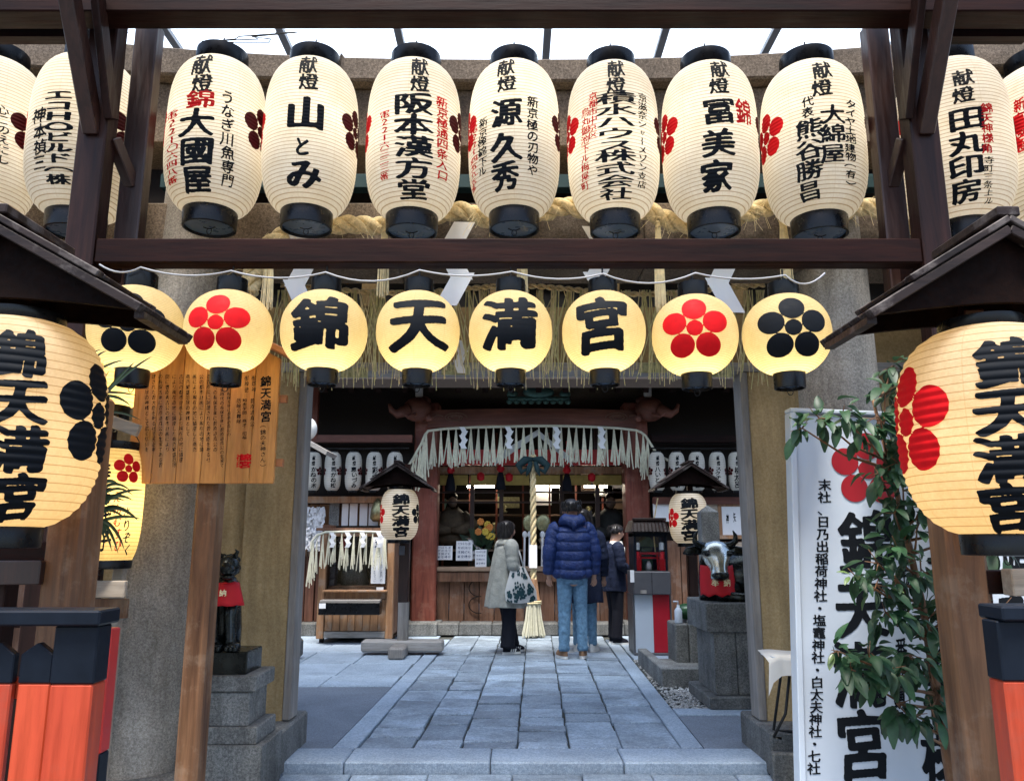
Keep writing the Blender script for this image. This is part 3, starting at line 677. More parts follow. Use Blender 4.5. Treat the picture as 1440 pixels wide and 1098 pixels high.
def tassel(px, y0, y1, wpx, Y, grp='straw tassels hung from the rope', lab=''):
    X, z0, z1 = PX(px, y0, Y), PZ(y0, Y), PZ(y1, Y); w = wpx/PM((y0+y1)/2, Y)/2
    t = thing('straw_tassel', lab, 'straw tassel', (X, Y, z0), 0, grp); mb = MB()
    for k in range(38):
        a = random.uniform(0, 2*pi); r = w*sqrt(random.random()); e = Vector((X+r*cos(a)*1.1, Y+r*sin(a)*.7, z1+random.uniform(-.02, .03)))
        m_ = Vector((X+r*cos(a)*.9, Y+r*sin(a)*.6, (z0+z1)/2)); s0 = Vector((X+r*cos(a)*.35, Y+r*sin(a)*.3, z0))
        mb.tube([s0, m_, e], .0028, 4, False)
    o = mb.build('straw_bundle', M['straw'], t, fix=False); o['kind'] = 'stuff'
    MB().tube([(X+w*.5*cos(a), Y+w*.45*sin(a), z0-.05+.004*a) for a in np.linspace(0, 6*pi, 40)], .004, 5).build('binding_cord', M['rope'], t, smooth=True)
for px, y0, y1, w, lab in ((380, 345, 432, 17, 'straw tassel at the far left end of the rope above the red plum lantern'), (541, 318, 415, 16, 'straw tassel hanging from the rope between the lanterns lettered 錦 and 天'), (735, 312, 410, 16, 'straw tassel hanging from the rope behind the lantern lettered 満'), (925, 312, 435, 15, 'straw tassel between the lantern lettered 宮 and the red plum lantern'), (1100, 300, 410, 18, 'straw tassel hanging from the rope above the black plum lantern')):
    tassel(px, y0, y1, w, 3.80, lab=lab)
def shide(px, y0, y1, wpx, Y, lab, cat='paper streamer', name='paper_streamer', grp='white zigzag paper streamers', n=4, mat='whitepaper', flip=1, parent=None):
    X = PX(px, y0, Y); z0, z1 = PZ(y0, Y), PZ(y1, Y); w = wpx/PM((y0+y1)/2, Y); h = (z0-z1)/n
    mb = MB()
    for k in range(n):
        s_ = flip*(1 if k % 2 == 0 else -1); xo = -s_*w*.12; sl = s_*w*(.62 if wpx > 30 else .42); a = z0-k*h*.92; hh = h*1.15
        yy = Y-.004*k; vs = [(X+xo-w*.34-sl*.3, yy, a), (X+xo+w*.34-sl*.3, yy+.006, a), (X+xo+w*.34+sl*.6, yy+.01, a-hh), (X+xo-w*.34+sl*.6, yy, a-hh)]
        vs += [(p[0], p[1]+.0015, p[2]) for p in vs]
        mb.add(vs, [(0, 1, 2, 3), (7, 6, 5, 4), (0, 4, 5, 1), (1, 5, 6, 2), (2, 6, 7, 3), (3, 7, 4, 0)])
    o = mb.build(name, M[mat], parent)
    if parent is None: tag(o, lab, cat, grp)
    return o
for px, y0, y1, w, f_, lab in ((428, 322, 440, 40, 1, 'big white zigzag paper behind the top left of the lantern lettered 錦'), (640, 312, 430, 44, -1, 'big white zigzag paper between the lanterns lettered 天 and 満'), (845, 318, 425, 42, 1, 'big white zigzag paper above the lantern lettered 宮'), (1015, 316, 440, 44, 1, 'big white zigzag paper right of the red plum lantern')):
    shide(px, y0, y1, w, 3.84, lab, flip=f_, n=3)
shide(648, 478, 525, 18, 4.53, 'small white zigzag paper hanging in the straw fringe between 天 and 満 lanterns', n=3)
# straw fringe under the gate lintel
YQ = 4.42; fg = thing('straw_fringe', 'long fringe of hanging straw under the gate lintel behind the round lanterns', 'straw fringe', (0, YQ, 2.7))
mb, _ = rope_mesh([(PX(x, y, YQ), YQ, PZ(y, YQ)) for x, y in ((395, 400), (560, 412), (730, 402), (900, 414), (1075, 400))], .018, 2, 9, 6)
mb.build('fringe_rope', M['rope'], fg, smooth=True, fix=False)
mb1, mb2 = MB(), MB()
for c in range(34):
    cx = 398+c*20.3+random.uniform(-5, 5)
    for k in range(random.randint(9, 17)):
        x0 = cx+random.gauss(0, 4); x1 = cx+random.gauss(0, 15); y1 = random.uniform(508, 552)-abs(x1-cx)*.35; yy = YQ+random.uniform(-.05, .05)
        p = [Vector((PX(x0, 408, yy), yy, PZ(408, yy))), Vector((PX((x0*.45+x1*.55)+random.gauss(0, 2), 470, yy), yy+random.uniform(-.02, .02), PZ(470, yy))), Vector((PX(x1, y1, yy), yy, PZ(y1, yy)))]
        (mb1 if random.random() < .4 else mb2).tube(p, [.0032, .0030, .0020], 4, False)
for mb, mt in ((mb1, 'straw'), (mb2, 'straw_g')):
    o = mb.build('straw_strands', M[mt], fg, fix=False); o['kind'] = 'stuff'

# ================================================================== upper row of tall lanterns
GT = 'tall donor lanterns of the upper row'
K = '献燈'
def tall(cx, yt, yb, R, label, dedi, black=(), red=(), Y=3.62, w=1.9, plR=1.42, plL=-1.42, plz=.04, rt=.06, name='tall_paper_lantern', hook=True, sz=.62):
    L = Lantern(cx, yt+24, yb+3, R, Y, 44, 3.3, .52, 'paper_tall', w, name, label, GT, light_pos=random.uniform(-.1, .25), ring_t=.085, ring_b=.085, hook=hook)
    cols = []
    if dedi: cols.append((K, dedi[0], dedi[1], dedi[2], 29, .034, 44))
    L.text(cols+[c if len(c) == 7 else c+(48,) for c in black])
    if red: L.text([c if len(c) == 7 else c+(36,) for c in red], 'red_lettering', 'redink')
    s = L.R*1.05
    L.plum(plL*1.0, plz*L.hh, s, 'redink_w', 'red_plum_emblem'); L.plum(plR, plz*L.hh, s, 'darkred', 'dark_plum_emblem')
    return L
tall(304, 73, 297, 66, 'tall lantern with a red character above three large black ones, leftmost of the framed seven', (284, 76, 131),
     [('大國屋', 276, 152, 271, 46, .04, 52), ('うなぎ川魚専門', 320, 128, 264, 19, .022, 36)], [('錦', 281, 126, 152, 37, .035, 48), ('電221〇六四八番', 242, 157, 260, 15, .02, 30)])
tall(437, 75, 298, 65, 'tall lantern with three widely spaced brush characters and no side columns', (434, 78, 127),
     [('山', 430, 136, 183, 54, .06, 60), ('と', 425, 192, 220, 24, .05, 48), ('み', 427, 222, 266, 56, .05, 60)])
tall(582, 77, 303, 66, 'tall lantern with five crowded bold characters and red columns on both sides', (590, 81, 130),
     [('阪本漢方堂', 582, 130, 281, 56, .038, 60)], [('新京極通四条入口', 622, 137, 254, 17, .022, 36), ('電221六三二三番', 541, 156, 254, 14, .02, 30)])
tall(723, 78, 300, 64, 'tall lantern with three large characters and thin black side columns, above the 満 lantern', (712, 83, 129),
     [('源', 712, 138, 178, 43, .045, 56), ('久', 712, 186, 226, 45, .055, 56), ('秀', 710, 226, 268, 43, .045, 56), ('新京極の刃物や', 749, 136, 248, 16, .02, 34), ('新京極錦下ル', 679, 166, 248, 13, .018, 30)],
     [('電221四五九五番', 667, 178, 272, 11, .018, 28)])
tall(862, 80, 304, 64, 'tall lantern with nine squat stacked black characters and a red address ending at left', (866, 84, 131),
     [('積水ハウス', 866, 129, 213, 58, .030, 60), ('株式会社', 866, 210, 281, 60, .030, 56), ('京滋奈シャーメゾン支店', 903, 132, 266, 13, .018, 30)],
     [('京都市中京区', 834, 130, 196, 13, .018, 30), ('烏丸御池下ル梅屋町', 823, 152, 268, 12, .018, 30), ('358', 828, 267, 269.5, 7, .03, 30)][:2])
tall(998, 81, 303, 66, 'tall lantern with three bold characters and one small red character at upper right', (1011, 85, 133),
     [('冨', 1011, 138, 174, 46, .040, 60), ('美', 1010, 181, 220, 46, .045, 60), ('家', 1008, 224, 270, 48, .048, 60)], [('錦', 1046, 140, 176, 21, .03, 40)])
tall(1143, 80, 307, 69, 'tall lantern with two black name columns side by side, rightmost of the framed seven', (1156, 86, 136),
     [('大綿屋', 1172, 147, 229, 32, .035, 48), ('熊谷勝昌', 1138, 167, 283, 38, .035, 52), ('代表', 1136, 136, 166, 16, .018, 32), ('タイヤ土地建物（有）', 1196, 141, 264, 14, .02, 32)])
tall(120, 72, 302, 71, 'tall lantern half behind the left front post with wide stacked letters', None,
     [('エコHOビルド（株', 82, 126, 260, 34, .055, 48), ('神本禎三', 56, 152, 240, 16, .02, 34)], Y=3.66)
tall(-14, 72, 300, 66, 'tall lantern cut by the left edge of the photo beside the left post', None, [('心このえにし', 4, 148, 232, 16, .02, 34)], Y=3.66)
tall(1340, 78, 316, 74, 'tall lantern half behind the right front post with four bold black characters', (1354, 97, 146),
     [('田丸印房', 1359, 150, 285, 46, .045, 56), ('寺町三条上ル', 1390, 220, 288, 13, .018, 30)], [('錦天神様角', 1388, 145, 216, 14, .02, 32)], Y=3.68)
tall(1474, 82, 306, 74, 'tall lantern cut by the right edge of the photo with red plum showing', None, [], [('新京極通', 1434, 138, 216, 15, .02, 32)], Y=3.68)

# ================================================================== lower row of round lanterns
GR = 'round lanterns hung under the lower beam'
def rnd(cx, cy, R, label, w=1.12, Y=3.28, ht=54):
    return Lantern(cx, cy+2-ht, cy+2+ht, R, Y, 44, 2.15, .34, 'paper_round', w, 'round_paper_lantern', label, GR, light_pos=-.55, ring_t=.085, ring_b=.085, depth=.008, glow=(1, .86, .60), lr=.05)
L = rnd(322, 465, 60, 'round yellow lantern with a red plum emblem turned left, above the cedar notice board')
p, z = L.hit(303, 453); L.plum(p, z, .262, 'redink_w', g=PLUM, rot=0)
for cx, cy, ch, gx, gy, w, h, lab in ((456, 465, '錦', 449, 452, 78, 74, 'lantern lettered with the single black character 錦, first of the title row'), (588, 466, '天', 589, 452, 82, 74, 'lantern lettered with the single black character 天, second of the title row'),
        (718, 466, '満', 716, 452, 78, 72, 'lantern lettered with the single black character 満, third of the title row'), (849, 466, '宮', 846, 454, 76, 76, 'lantern lettered with the single black character 宮, fourth of the title row')):
    L = rnd(cx, cy, 60 if ch == '錦' else 58.5, lab); L.text([(ch, gx, gy-h/2, gy+h/2, w*.95, .052, 84)])
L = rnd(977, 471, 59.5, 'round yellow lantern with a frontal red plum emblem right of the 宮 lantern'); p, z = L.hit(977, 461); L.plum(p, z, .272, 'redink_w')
L = rnd(1106, 470, 60, 'round yellow lantern with a frontal black plum emblem, last at the right'); p, z = L.hit(1116, 460); L.plum(p, z, .278, 'ink')
L = rnd(192, 462, 63, 'round yellow lantern with black plum half hidden by the left little roof', Y=3.30, ht=57); p, z = L.hit(180, 455); L.plum(p, z, .28, 'ink')
# the grey cable looped from hook to hook
pts = []
hk = [(140, 372), (198, 376), (325, 381), (458, 383), (590, 380), (720, 382), (848, 385), (978, 384), (1104, 387), (1160, 384)]
for (x0, y0), (x1, y1) in zip(hk[:-1], hk[1:]):
    sag = random.choice((3, 7, 14, 9))
    for k in range(8): t = k/8; pts.append((x0+(x1-x0)*t, y0+(y1-y0)*t+sag*4*t*(1-t)))
pts.append((1160, 384))
o = MB().tube([(PX(x, y, 3.21), 3.21, PZ(y, 3.21)) for x, y in pts], .0042, 8).build('power_cable', M['cable'], None, smooth=True, fix=False)
tag(o, 'grey power cable looped along the tops of the round lanterns', 'cable')
for x0, seed in ((300, 2), (60, 3), (1330, 4)):
    rr = random.Random(seed); mb = MB()
    for q in range(2):
        pp = [(x0+rr.uniform(-40, 60)+k*9, 52+8*sin(k*.45+q*1.6)) for k in range(9)]
        mb.tube([(PX(x, y, 3.7), 3.7+.01*q, PZ(y, 3.7)) for x, y in pp][:9], .003, 6)
    o = mb.build('loose_wire', M['wire'], None, smooth=True, fix=False)
    tag(o, {1: 'loose black wires under the top beam', 2: 'loose black wires between the two leftmost framed lanterns', 3: 'loose black wires at the top left behind the bracket', 4: 'loose black wires at the top right behind the bracket'}[seed], 'wire')

# ================================================================== big lanterns under little gabled roofs
def small_roof(t, X, Y, zap, half, rise, dy, th, mat='roofwood', kegyo=True, out=.9):
    """gabled board roof: ridge along Y; barge boards in two tiers at front and back, sloping roof planks, arched gable board"""
    for s_ in (-1, 1):
        n = 5
        for k in range(n):                                      # roof planks run down the slope
            ya = Y-dy+k*2*dy/n
            a = Vector((X, ya+dy/n, zap)); b = Vector((X+s_*half, ya+dy/n, zap-rise)); MB().beam(a, b, 2*dy/n-.004, th*.7).build('roof_plank', M[mat], t, bevel=.003)
        for yy, nm in ((Y-dy-.015, 'barge_board'), (Y+dy+.015, 'barge_board')):
            MB().beam((X, yy, zap-.01), (X+s_*half*1.01, yy, zap-rise-.01), .03, th*1.1).build(nm, M[mat], t, bevel=.003)
            MB().beam((X, yy, zap+th*.95), (X+s_*half*.72, yy, zap-rise*.72+th*.95), .036, th*.8).build(nm, M[mat], t, bevel=.003)
        a = Vector((X, Y, zap+th*.95)); b = Vector((X+s_*half*.72, Y, zap-rise*.72+th*.95)); MB().beam(a, b, 2*dy-.01, th*.6).build('upper_roof_board', M[mat], t, bevel=.003)
        MB().beam((X+s_*half*.98, Y-dy, zap-rise-th*.9), (X+s_*half*.98, Y+dy, zap-rise-th*.9), .03, .02).build('eave_batten', M[mat], t)
    MB().box(X-.035, X+.035, Y-dy-.03, Y+dy+.03, zap+th*1.2, zap+th*2.4).build('ridge_board', M[mat], t, bevel=.004)
    poly = [(X-half*.9, zap-rise*.92-th*.7)]+[(X+half*.9*u, zap-rise*.92-th*.7+.10*rise*0+.14*rise*(1-abs(u)**1.5)*(1 if abs(u) < .98 else 0)) for u in np.linspace(-.75, .75, 13)]+[(X+half*.9, zap-rise*.92-th*.7), (X, zap-th*.6)]
    MB().prism(poly[::-1], Y-dy+.02, Y-dy+.04).build('gable_board', M['board_y'], t)
    MB().prism(poly[::-1], Y+dy-.04, Y+dy-.02).build('gable_board', M['board_y'], t)
GB = 'big lanterns under little gabled roofs'
def big_stand(cx, ya, Ylan, label, tip):
    Yb = Ylan-.16; X = PX(cx, 600, Ylan); zap = PZ(ya, Yb); zt = PZ(tip[1], Yb); half = abs(PX(tip[0], tip[1], Yb)-PX(cx, ya, Yb))
    t = thing('roofed_lantern_post', label, 'lantern post', (X, Ylan, SZ), 0, GB+' posts')
    small_roof(t, X, Ylan, zap, half, zap-zt, .16, .026)
    return t, X
tl, XLl = big_stand(12, 318, 2.40, 'timber post and little gabled roof over the big left lantern', (214, 432))
tr_, XRr = big_stand(1400, 322, 2.40, 'timber post and little gabled roof over the big right lantern', (1208, 440))
def biglan(cx, yt, yb, R, lab, Y=2.40):
    return Lantern(cx, yt, yb, R, Y, 25, 2.8, .44, 'paper_big', 2.3, 'big_paper_lantern', lab, GB, light_pos=-.25, ring_t=.03, ring_b=.055, depth=.018, seg=72, glow=(1, .76, .46), lr=.09, hook=False)
L = biglan(14, 456, 742, 121, 'big golden lantern at the left edge with four black characters and black plum emblem')
L.text([('錦天満宮', 27, 462, 733, 70, .062, 80)]); L.plum(1.62, .08*L.hh, .34, 'ink', 'black_plum_emblem')
L = biglan(1396, 466, 752, 121, 'big golden lantern at the right edge with four black characters and red plum emblem')
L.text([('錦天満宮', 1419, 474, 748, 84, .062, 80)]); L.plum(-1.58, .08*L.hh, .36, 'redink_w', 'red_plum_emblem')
# posts and cross pieces of the two stands
xp = PX(1362, 900, 2.78); zt_ = 1.50
MB().box(xp-.068, xp+.068, 2.72, 2.86, SZ, zt_+.22).build('post', M['log'], tr_, bevel=.018)
MB().box(xp+.10, xp+.26, 2.66, 2.72, PZ(838, 2.66), PZ(800, 2.66)).build('cross_piece', M['beige_wood_x'], tr_, bevel=.004)
MB().box(xp-.03, xp+.60, 2.725, 2.80, PZ(836, 2.7), PZ(802, 2.7)).build('cross_rail', M['beam_x'], tr_, bevel=.004)
MB().box(xp-.02, xp+.02, 2.45, 2.86, 1.88, 1.94).build('bracket_arm', M['beam_y'], tr_, bevel=.004)
MB().beam((xp, 2.78, 1.55), (XRr, 2.45, 1.96), .06, .06).build('roof_strut', M['beam_y'], tr_, bevel=.004)
xq = PX(100, 800, 2.78)
MB().box(xq-.066, xq+.066, 2.71, 2.85, SZ, 1.72).build('post', M['log'], tl, bevel=.014)
MB().box(xq-.62, xq-.05, 2.68, 2.74, PZ(822, 2.68), PZ(788, 2.68)).build('cross_rail', M['beam_red'], tl, bevel=.004)
MB().box(xq-.30, xq-.21, 2.76, 2.84, SZ, 1.7).build('rear_upright', M['beam_z'], tl, bevel=.004)
MB().box(xq-.62, xq+.05, 2.72, 2.78, 1.12, 1.20).build('cross_rail', M['beam_x'], tl, bevel=.004)
MB().beam((xq, 2.78, 1.55), (XLl, 2.45, 1.96), .06, .06).build('roof_strut', M['beam_y'], tl, bevel=.004)

# ================================================================== lanterns glimpsed at the left behind the notice board
L = Lantern(150, 632, 789, 47, 3.55, 30, 3.2, .80, 'paper_round', 2.6, 'tall_paper_lantern', 'bright yellow lantern low at the left between big lantern and stone column, small red plum', 'yellow lanterns stacked at the left', light_pos=0, ring_t=.05, ring_b=.05, depth=.006, glow=(1, .75, .35))
L.text([('寿布代子', 146, 650, 775, 19, .022, 36), ('さりぞく', 178, 712, 782, 10, .018, 28)]); L.text([('えんむすび', 165, 690, 775, 10, .016, 28)], 'red_lettering', 'redink'); L.plum(1.0, .62*L.hh, .14, 'redink')
L = Lantern(158, 500, 572, 42, 3.62, 14, 3.0, .6, 'paper_round', 2.2, 'tall_paper_lantern', 'bright yellow lantern between the big left lantern and the cedar notice board', 'yellow lanterns stacked at the left', light_pos=-.2, ring_t=.06, ring_b=.14, depth=.006, glow=(1, .75, .35))
L = Lantern(70, 640, 700, 40, 3.9, 14, 3.0, .6, 'paper_round', 1.6, 'tall_paper_lantern', 'dim yellow lantern hidden behind the big left lantern post', 'yellow lanterns stacked at the left', light_pos=0, ring_t=.05, ring_b=.05, depth=.006)
rk = thing('side_rack', 'weathered timber rack with pale planks behind the big left lantern', 'timber rack', (-1.9, 3.7, SZ))
MB().beam((PX(122, 572, 3.45), 3.45, PZ(580, 3.45)), (PX(196, 600, 3.45), 3.45, PZ(606, 3.45)), .03, .055).build('rail', M['beige_wood_x'], rk, bevel=.004)
MB().box(PX(104, 830, 3.5), PX(178, 830, 3.5), 3.48, 3.51, PZ(840, 3.5), PZ(816, 3.5)).build('pale_plank', M['beige_wood_x'], rk, bevel=.004)
MB().box(PX(104, 850, 3.6), PX(176, 850, 3.6), 3.62, 3.64, PZ(870, 3.6), PZ(842, 3.6)).build('plank', M['log'], rk, bevel=.004)
MB().box(PX(152, 900, 3.66), PX(166, 900, 3.66), 3.64, 3.69, SZ, 1.4).build('upright', M['beige_wood_x'], rk, bevel=.004)
for px in (112, 70, 30, -10):
    MB().box(PX(px, 900, 3.75), PX(px+22, 900, 3.75), 3.73, 3.77, SZ, 2.4).build('upright', M['beam_z'], rk, bevel=.004)
for z in (.25, .8, 1.9, 2.3): MB().box(-3.2, -1.95, 3.78, 3.82, z, z+.09).build('back_rail', M['beam_x'], rk, bevel=.004)
# dark side walls of neighbouring shop fronts
for sgn in (-1, 1):
    x0 = sgn*2.95
    w_ = thing('side_wall', 'dark boarded wall of the shop left of the torii' if sgn < 0 else 'dark boarded wall of the shop right of the torii', 'wall', (x0, 4.3, SZ))
    for k in range(13):
        yy = 3.9+k*.0+.0; xx = x0+sgn*k*.16-sgn*.35
        MB().box(min(xx, xx+sgn*.155), max(xx, xx+sgn*.155), 4.32, 4.36, SZ, 3.6).build('wall_plank', M['plank'], w_, bevel=.003)
    for k in range(4): MB().box(min(x0-sgn*.35, x0+sgn*1.8), max(x0-sgn*.35, x0+sgn*1.8), 4.30, 4.318, .3+k*.9, .36+k*.9).build('batten', M['beam_x'], w_)

# ================================================================== cedar notice board
YB_ = 3.56
nb = thing('notice_board', 'orange cedar notice board with small lettering on a peeled log post', 'notice board', (PX(275, 1000, YB_), YB_, SZ))
xA, xB = PX(186, 600, YB_), PX(390, 600, YB_); zb0, zb1 = PZ(680, YB_), PZ(505, YB_); zpk = PZ(455, YB_)
npl = 6
for k in range(npl):
    a = xA+(xB-xA)*k/npl; b = xA+(xB-xA)*(k+1)/npl; pk = lambda x: zb1+(zpk-zb1)*(1-abs(x-(xA+xB)/2)/((xB-xA)/2))
    MB().prism([(a+.001, zb0), (b-.001, zb0), (b-.001, pk(b)), (a+.001, pk(a))], YB_-.012, YB_+.012).build('board_plank', M['signwood'], nb, bevel=.0025)
xm = (xA+xB)/2
for s_ in (-1, 1):
    MB().beam((xm, YB_-.03, zpk+.035), (xm+s_*(xB-xA)*.60, YB_-.03, zpk+.035-(zpk-zb1)*1.20), .10, .030).build('cap_board', M['signroof'], nb, bevel=.004)
for z in (PZ(560, YB_), PZ(650, YB_)):
    MB().box(xA+.01, xB+.03, YB_+.013, YB_+.04, z-.018, z+.018).build('back_batten', M['signroof'], nb)
MB().box(PX(252, 900, YB_), PX(284, 900, YB_), YB_+.045, YB_+.17, SZ, PZ(520, YB_)).build('post', M['log'], nb, bevel=.016)
def flat_text(cols, Y, parent, name, mat, eps=.002):
    mb = MB()
    for txt, x, y0, y1, wpx, wt, n in cols:
        st = (y1-y0)/len(txt)
        for i, ch in enumerate(txt):
            if ch == ' ': continue
            yc = y0+st*(i+.5); xx = PX(x, yc, Y); zz = PZ(yc, Y); s_ = PM(yc, Y); w = wpx/s_; h = st/s_*(.93 if len(txt) > 3 else 1.0); V, Fc = glyph(ch, wt, n)
            if len(V): mb.add([(xx+a*w*1.05, Y-eps, zz+b*h*1.06) for a, b in V], Fc)
    return mb.build(name, M[mat], parent, fix=False)
yf_ = YB_-.012
flat_text([('錦天満宮', 374, 528, 594, 15, .035, 36), ('（錦の天神さん）', 370, 596, 658, 8, .03, 26)], yf_, nb, 'title_lettering', 'ink')
body = '平安時代の長保五年に菅原道真公の生家である菅原院に創建された菅大臣を祀る社で天正年間に豊臣秀吉公の都市計画により現在の地に鎮座した商売繁盛厄除の神様として広く信仰を集め錦市場の人々に親しまれている境内には清らかな名水が湧き出ている'
cols_ = [('御祭神', 357, 528, 552, 6.5, .03, 22), ('菅原道真公', 355, 560, 600, 6.5, .03, 22), ('御神徳', 347, 528, 552, 6.5, .03, 22), ('知恵学問 商才 招福', 344, 560, 618, 6.5, .03, 22), ('厄除災難除', 336, 560, 596, 6.5, .03, 22)]
xx = 322
while xx > 200:
    n_ = random.choice((17, 15, 18, 12)); s0 = random.randrange(0, 70)
    cols_.append((body[s0:s0+n_], xx, 526 if xx < 310 else 545, 526+n_*7.3, 6, .03, 20)); xx -= 9.6
flat_text(cols_, yf_, nb, 'body_lettering', 'ink')
flat_text([('錦宮', 345, 638, 658, 17, .05, 30), ('社印', 337, 638, 658, 9, .04, 24)], yf_, nb, 'red_seal', 'redink')

# ================================================================== tall white signboard at the right
YW = 3.46
ws = thing('white_signboard', 'tall white signboard with huge black characters and maroon plum emblem behind the leafy shrub', 'signboard', (1.6, YW, SZ))
xa, xb = PX(1112, 850, YW), PX(1452, 850, YW); zt = PZ(588, YW); MB().box(xa, xb, YW, YW+.05, SZ+.02, zt).build('board', M['white'], ws, bevel=.004)
MB().box(xa-.028, xa-.001, YW-.02, YW+.055, SZ, zt+.01).build('frame_edge', M['grey_wood'], ws, bevel=.004); ws.children[-1].data.materials[0] = M['white']
MB().box(xb+.001, xb+.028, YW-.02, YW+.055, SZ, zt+.01).build('frame_edge', M['white'], ws, bevel=.004)
MB().box(xa-.028, xb+.028, YW-.02, YW+.055, zt+.011, zt+.03).build('frame_edge', M['white'], ws, bevel=.004)
mb = MB(); cx_, cz_ = PX(1199, 660, YW), PZ(661, YW); s_ = .335
mb.add([(cx_+a*s_, YW-.003, cz_+b*s_) for a, b in PLUM[0]], PLUM[1]); mb.build('plum_emblem', M['maroon'], ws, fix=False)
flat_text([('末社、日乃出稲荷神社・塩竈神社・白太夫神社・七社', 1140, 676, 1094, 18, .034, 44)], YW, ws, 'small_lettering', 'ink')
flat_text([('錦', 1202, 720, 806, 76, .036, 100), ('天', 1198, 818, 896, 72, .045, 90), ('満', 1200, 905, 994, 74, .038, 100), ('宮', 1209, 1003, 1094, 76, .045, 90)], YW, ws, 'large_lettering', 'ink')
flat_text([('京都市街一番神鎮守', 1256, 726, 1030, 17, .028, 40), ('）', 1262, 1020, 1046, 30, .02, 40)], YW, ws, 'side_lettering', 'ink')
flat_text([('稲荷大神様', 1321, 690, 1098, 60, .05, 80)], YW, ws, 'second_lettering', 'ink')
flat_text([('頭之水神', 1410, 720, 1090, 40, .05, 60)], YW, ws, 'third_lettering', 'ink')

ws.rotation_euler = (0, radians(2.4), 0)
# ================================================================== black and vermilion picket fences
def picket(x, w, y0, y1, ztop, zsplit, parent, nm='picket'):
    # pointed black head on a vermilion shaft
    MB().box(x-w/2, x+w/2, y0, y1, SZ, zsplit).build(nm, M['vermilion'], parent, bevel=.004)
    MB().prism([(x-w/2, zsplit+.001), (x+w/2, zsplit+.001), (x+w/2, ztop-.03), (x, ztop), (x-w/2, ztop-.03)], y0-.0015, y1+.001).build('picket_head', M['blackpaint'], parent, bevel=.003)
YFc = 2.10
f1 = thing('picket_fence', 'black topped vermilion picket fence at the bottom left corner', 'fence', (-1.6, YFc, SZ))
zr0, zr1 = PZ(880, YFc-.03), PZ(858, YFc-.03); zs = PZ(961, YFc)
MB().box(PX(-160, 868, YFc), PX(140, 868, YFc-.035), YFc-.035, YFc+.075, zr0, zr1).build('top_rail', M['blackpaint'], f1, bevel=.005)
xc = PX(104, 960, YFc)
MB().box(xc-.055, xc+.055, YFc-.012, YFc+.055, SZ, zs).build('corner_post', M['vermilion'], f1, bevel=.004)
MB().box(xc-.057, xc+.057, YFc-.0135, YFc+.0565, zs+.001, zr0-.001).build('corner_post_cap', M['blackpaint'], f1, bevel=.004)
for px in (50, -5, -60, -115): picket(PX(px, 1000, YFc)-.012, .084, YFc+.0, YFc+.022, PZ(903, YFc), zs, f1)
MB().box(PX(-160, 950, YFc), xc-.06, YFc+.026, YFc+.05, PZ(985, YFc), PZ(955, YFc)).build('back_rail', M['vermilion'], f1)
MB().box(PX(-160, 950, YFc), xc-.06, YFc+.026, YFc+.05, .12, .17).build('back_rail', M['vermilion'], f1)
xg = PX(150, 960, 2.7); MB().box(xg-.05, xg+.02, 2.66, 2.72, PZ(1060, 2.66), PZ(882, 2.7)).build('rear_post', M['redpost'], f1, bevel=.004)
MB().box(xg-.05, xg+.02, 2.66, 2.72, SZ, PZ(1060, 2.66)-.001).build('rear_post_foot', M['blackpaint'], f1, bevel=.004)
f2 = thing('picket_fence', 'black topped vermilion fence end at the bottom right corner', 'fence', (1.5, YFc, SZ))
xd = PX(1440, 960, YFc)
MB().box(PX(1398, 858, YFc), PX(1600, 858, YFc), YFc-.035, YFc+.075, PZ(873, YFc-.03), PZ(852, YFc-.03)).build('top_rail', M['blackpaint'], f2, bevel=.005)
MB().box(PX(1408, 960, YFc), PX(1408, 960, YFc)+.11, YFc-.012, YFc+.055, SZ, PZ(957, YFc)).build('corner_post', M['vermilion'], f2, bevel=.004)
MB().box(PX(1408, 960, YFc)-.0015, PX(1408, 960, YFc)+.1115, YFc-.0135, YFc+.0565, PZ(957, YFc)+.001, PZ(873, YFc-.03)-.001).build('corner_post_cap', M['blackpaint'], f2, bevel=.004)
for k in (1, 2): picket(PX(1408, 960, YFc)+.02+.15*k+.03, .096, YFc, YFc+.022, PZ(903, YFc), PZ(957, YFc), f2)
MB().box(PX(1408, 960, YFc)+.12, PX(1600, 950, YFc), YFc+.026, YFc+.05, PZ(985, YFc), PZ(955, YFc)).build('back_rail', M['vermilion'], f2)

# ================================================================== worship hall
YH = 10.55
hz = lambda z: .868*z-.04      # heights of the hall
def WX(px, py, Y): return PX(px, py, Y)
hall = thing('worship_hall', 'dark timber worship hall with red brown pillars and a long offering counter', 'shrine hall', (WX(748, 890, YH), YH, 0))
# roof and dark interior
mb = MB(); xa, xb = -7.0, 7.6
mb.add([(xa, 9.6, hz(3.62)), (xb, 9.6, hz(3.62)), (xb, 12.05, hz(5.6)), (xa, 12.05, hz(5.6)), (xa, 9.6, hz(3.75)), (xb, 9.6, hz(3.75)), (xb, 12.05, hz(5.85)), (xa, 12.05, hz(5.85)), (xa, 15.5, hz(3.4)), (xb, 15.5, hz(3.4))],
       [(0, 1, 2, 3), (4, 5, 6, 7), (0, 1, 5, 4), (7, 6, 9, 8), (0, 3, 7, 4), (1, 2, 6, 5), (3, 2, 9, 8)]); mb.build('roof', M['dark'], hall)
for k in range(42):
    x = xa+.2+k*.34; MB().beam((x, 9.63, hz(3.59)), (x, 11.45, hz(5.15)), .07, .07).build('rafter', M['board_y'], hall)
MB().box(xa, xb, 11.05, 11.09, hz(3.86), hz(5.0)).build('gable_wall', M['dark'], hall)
MB().box(-1.75, 2.45, 10.35, 14.45, hz(3.84), hz(3.88)).build('ceiling', M['dark'], hall)
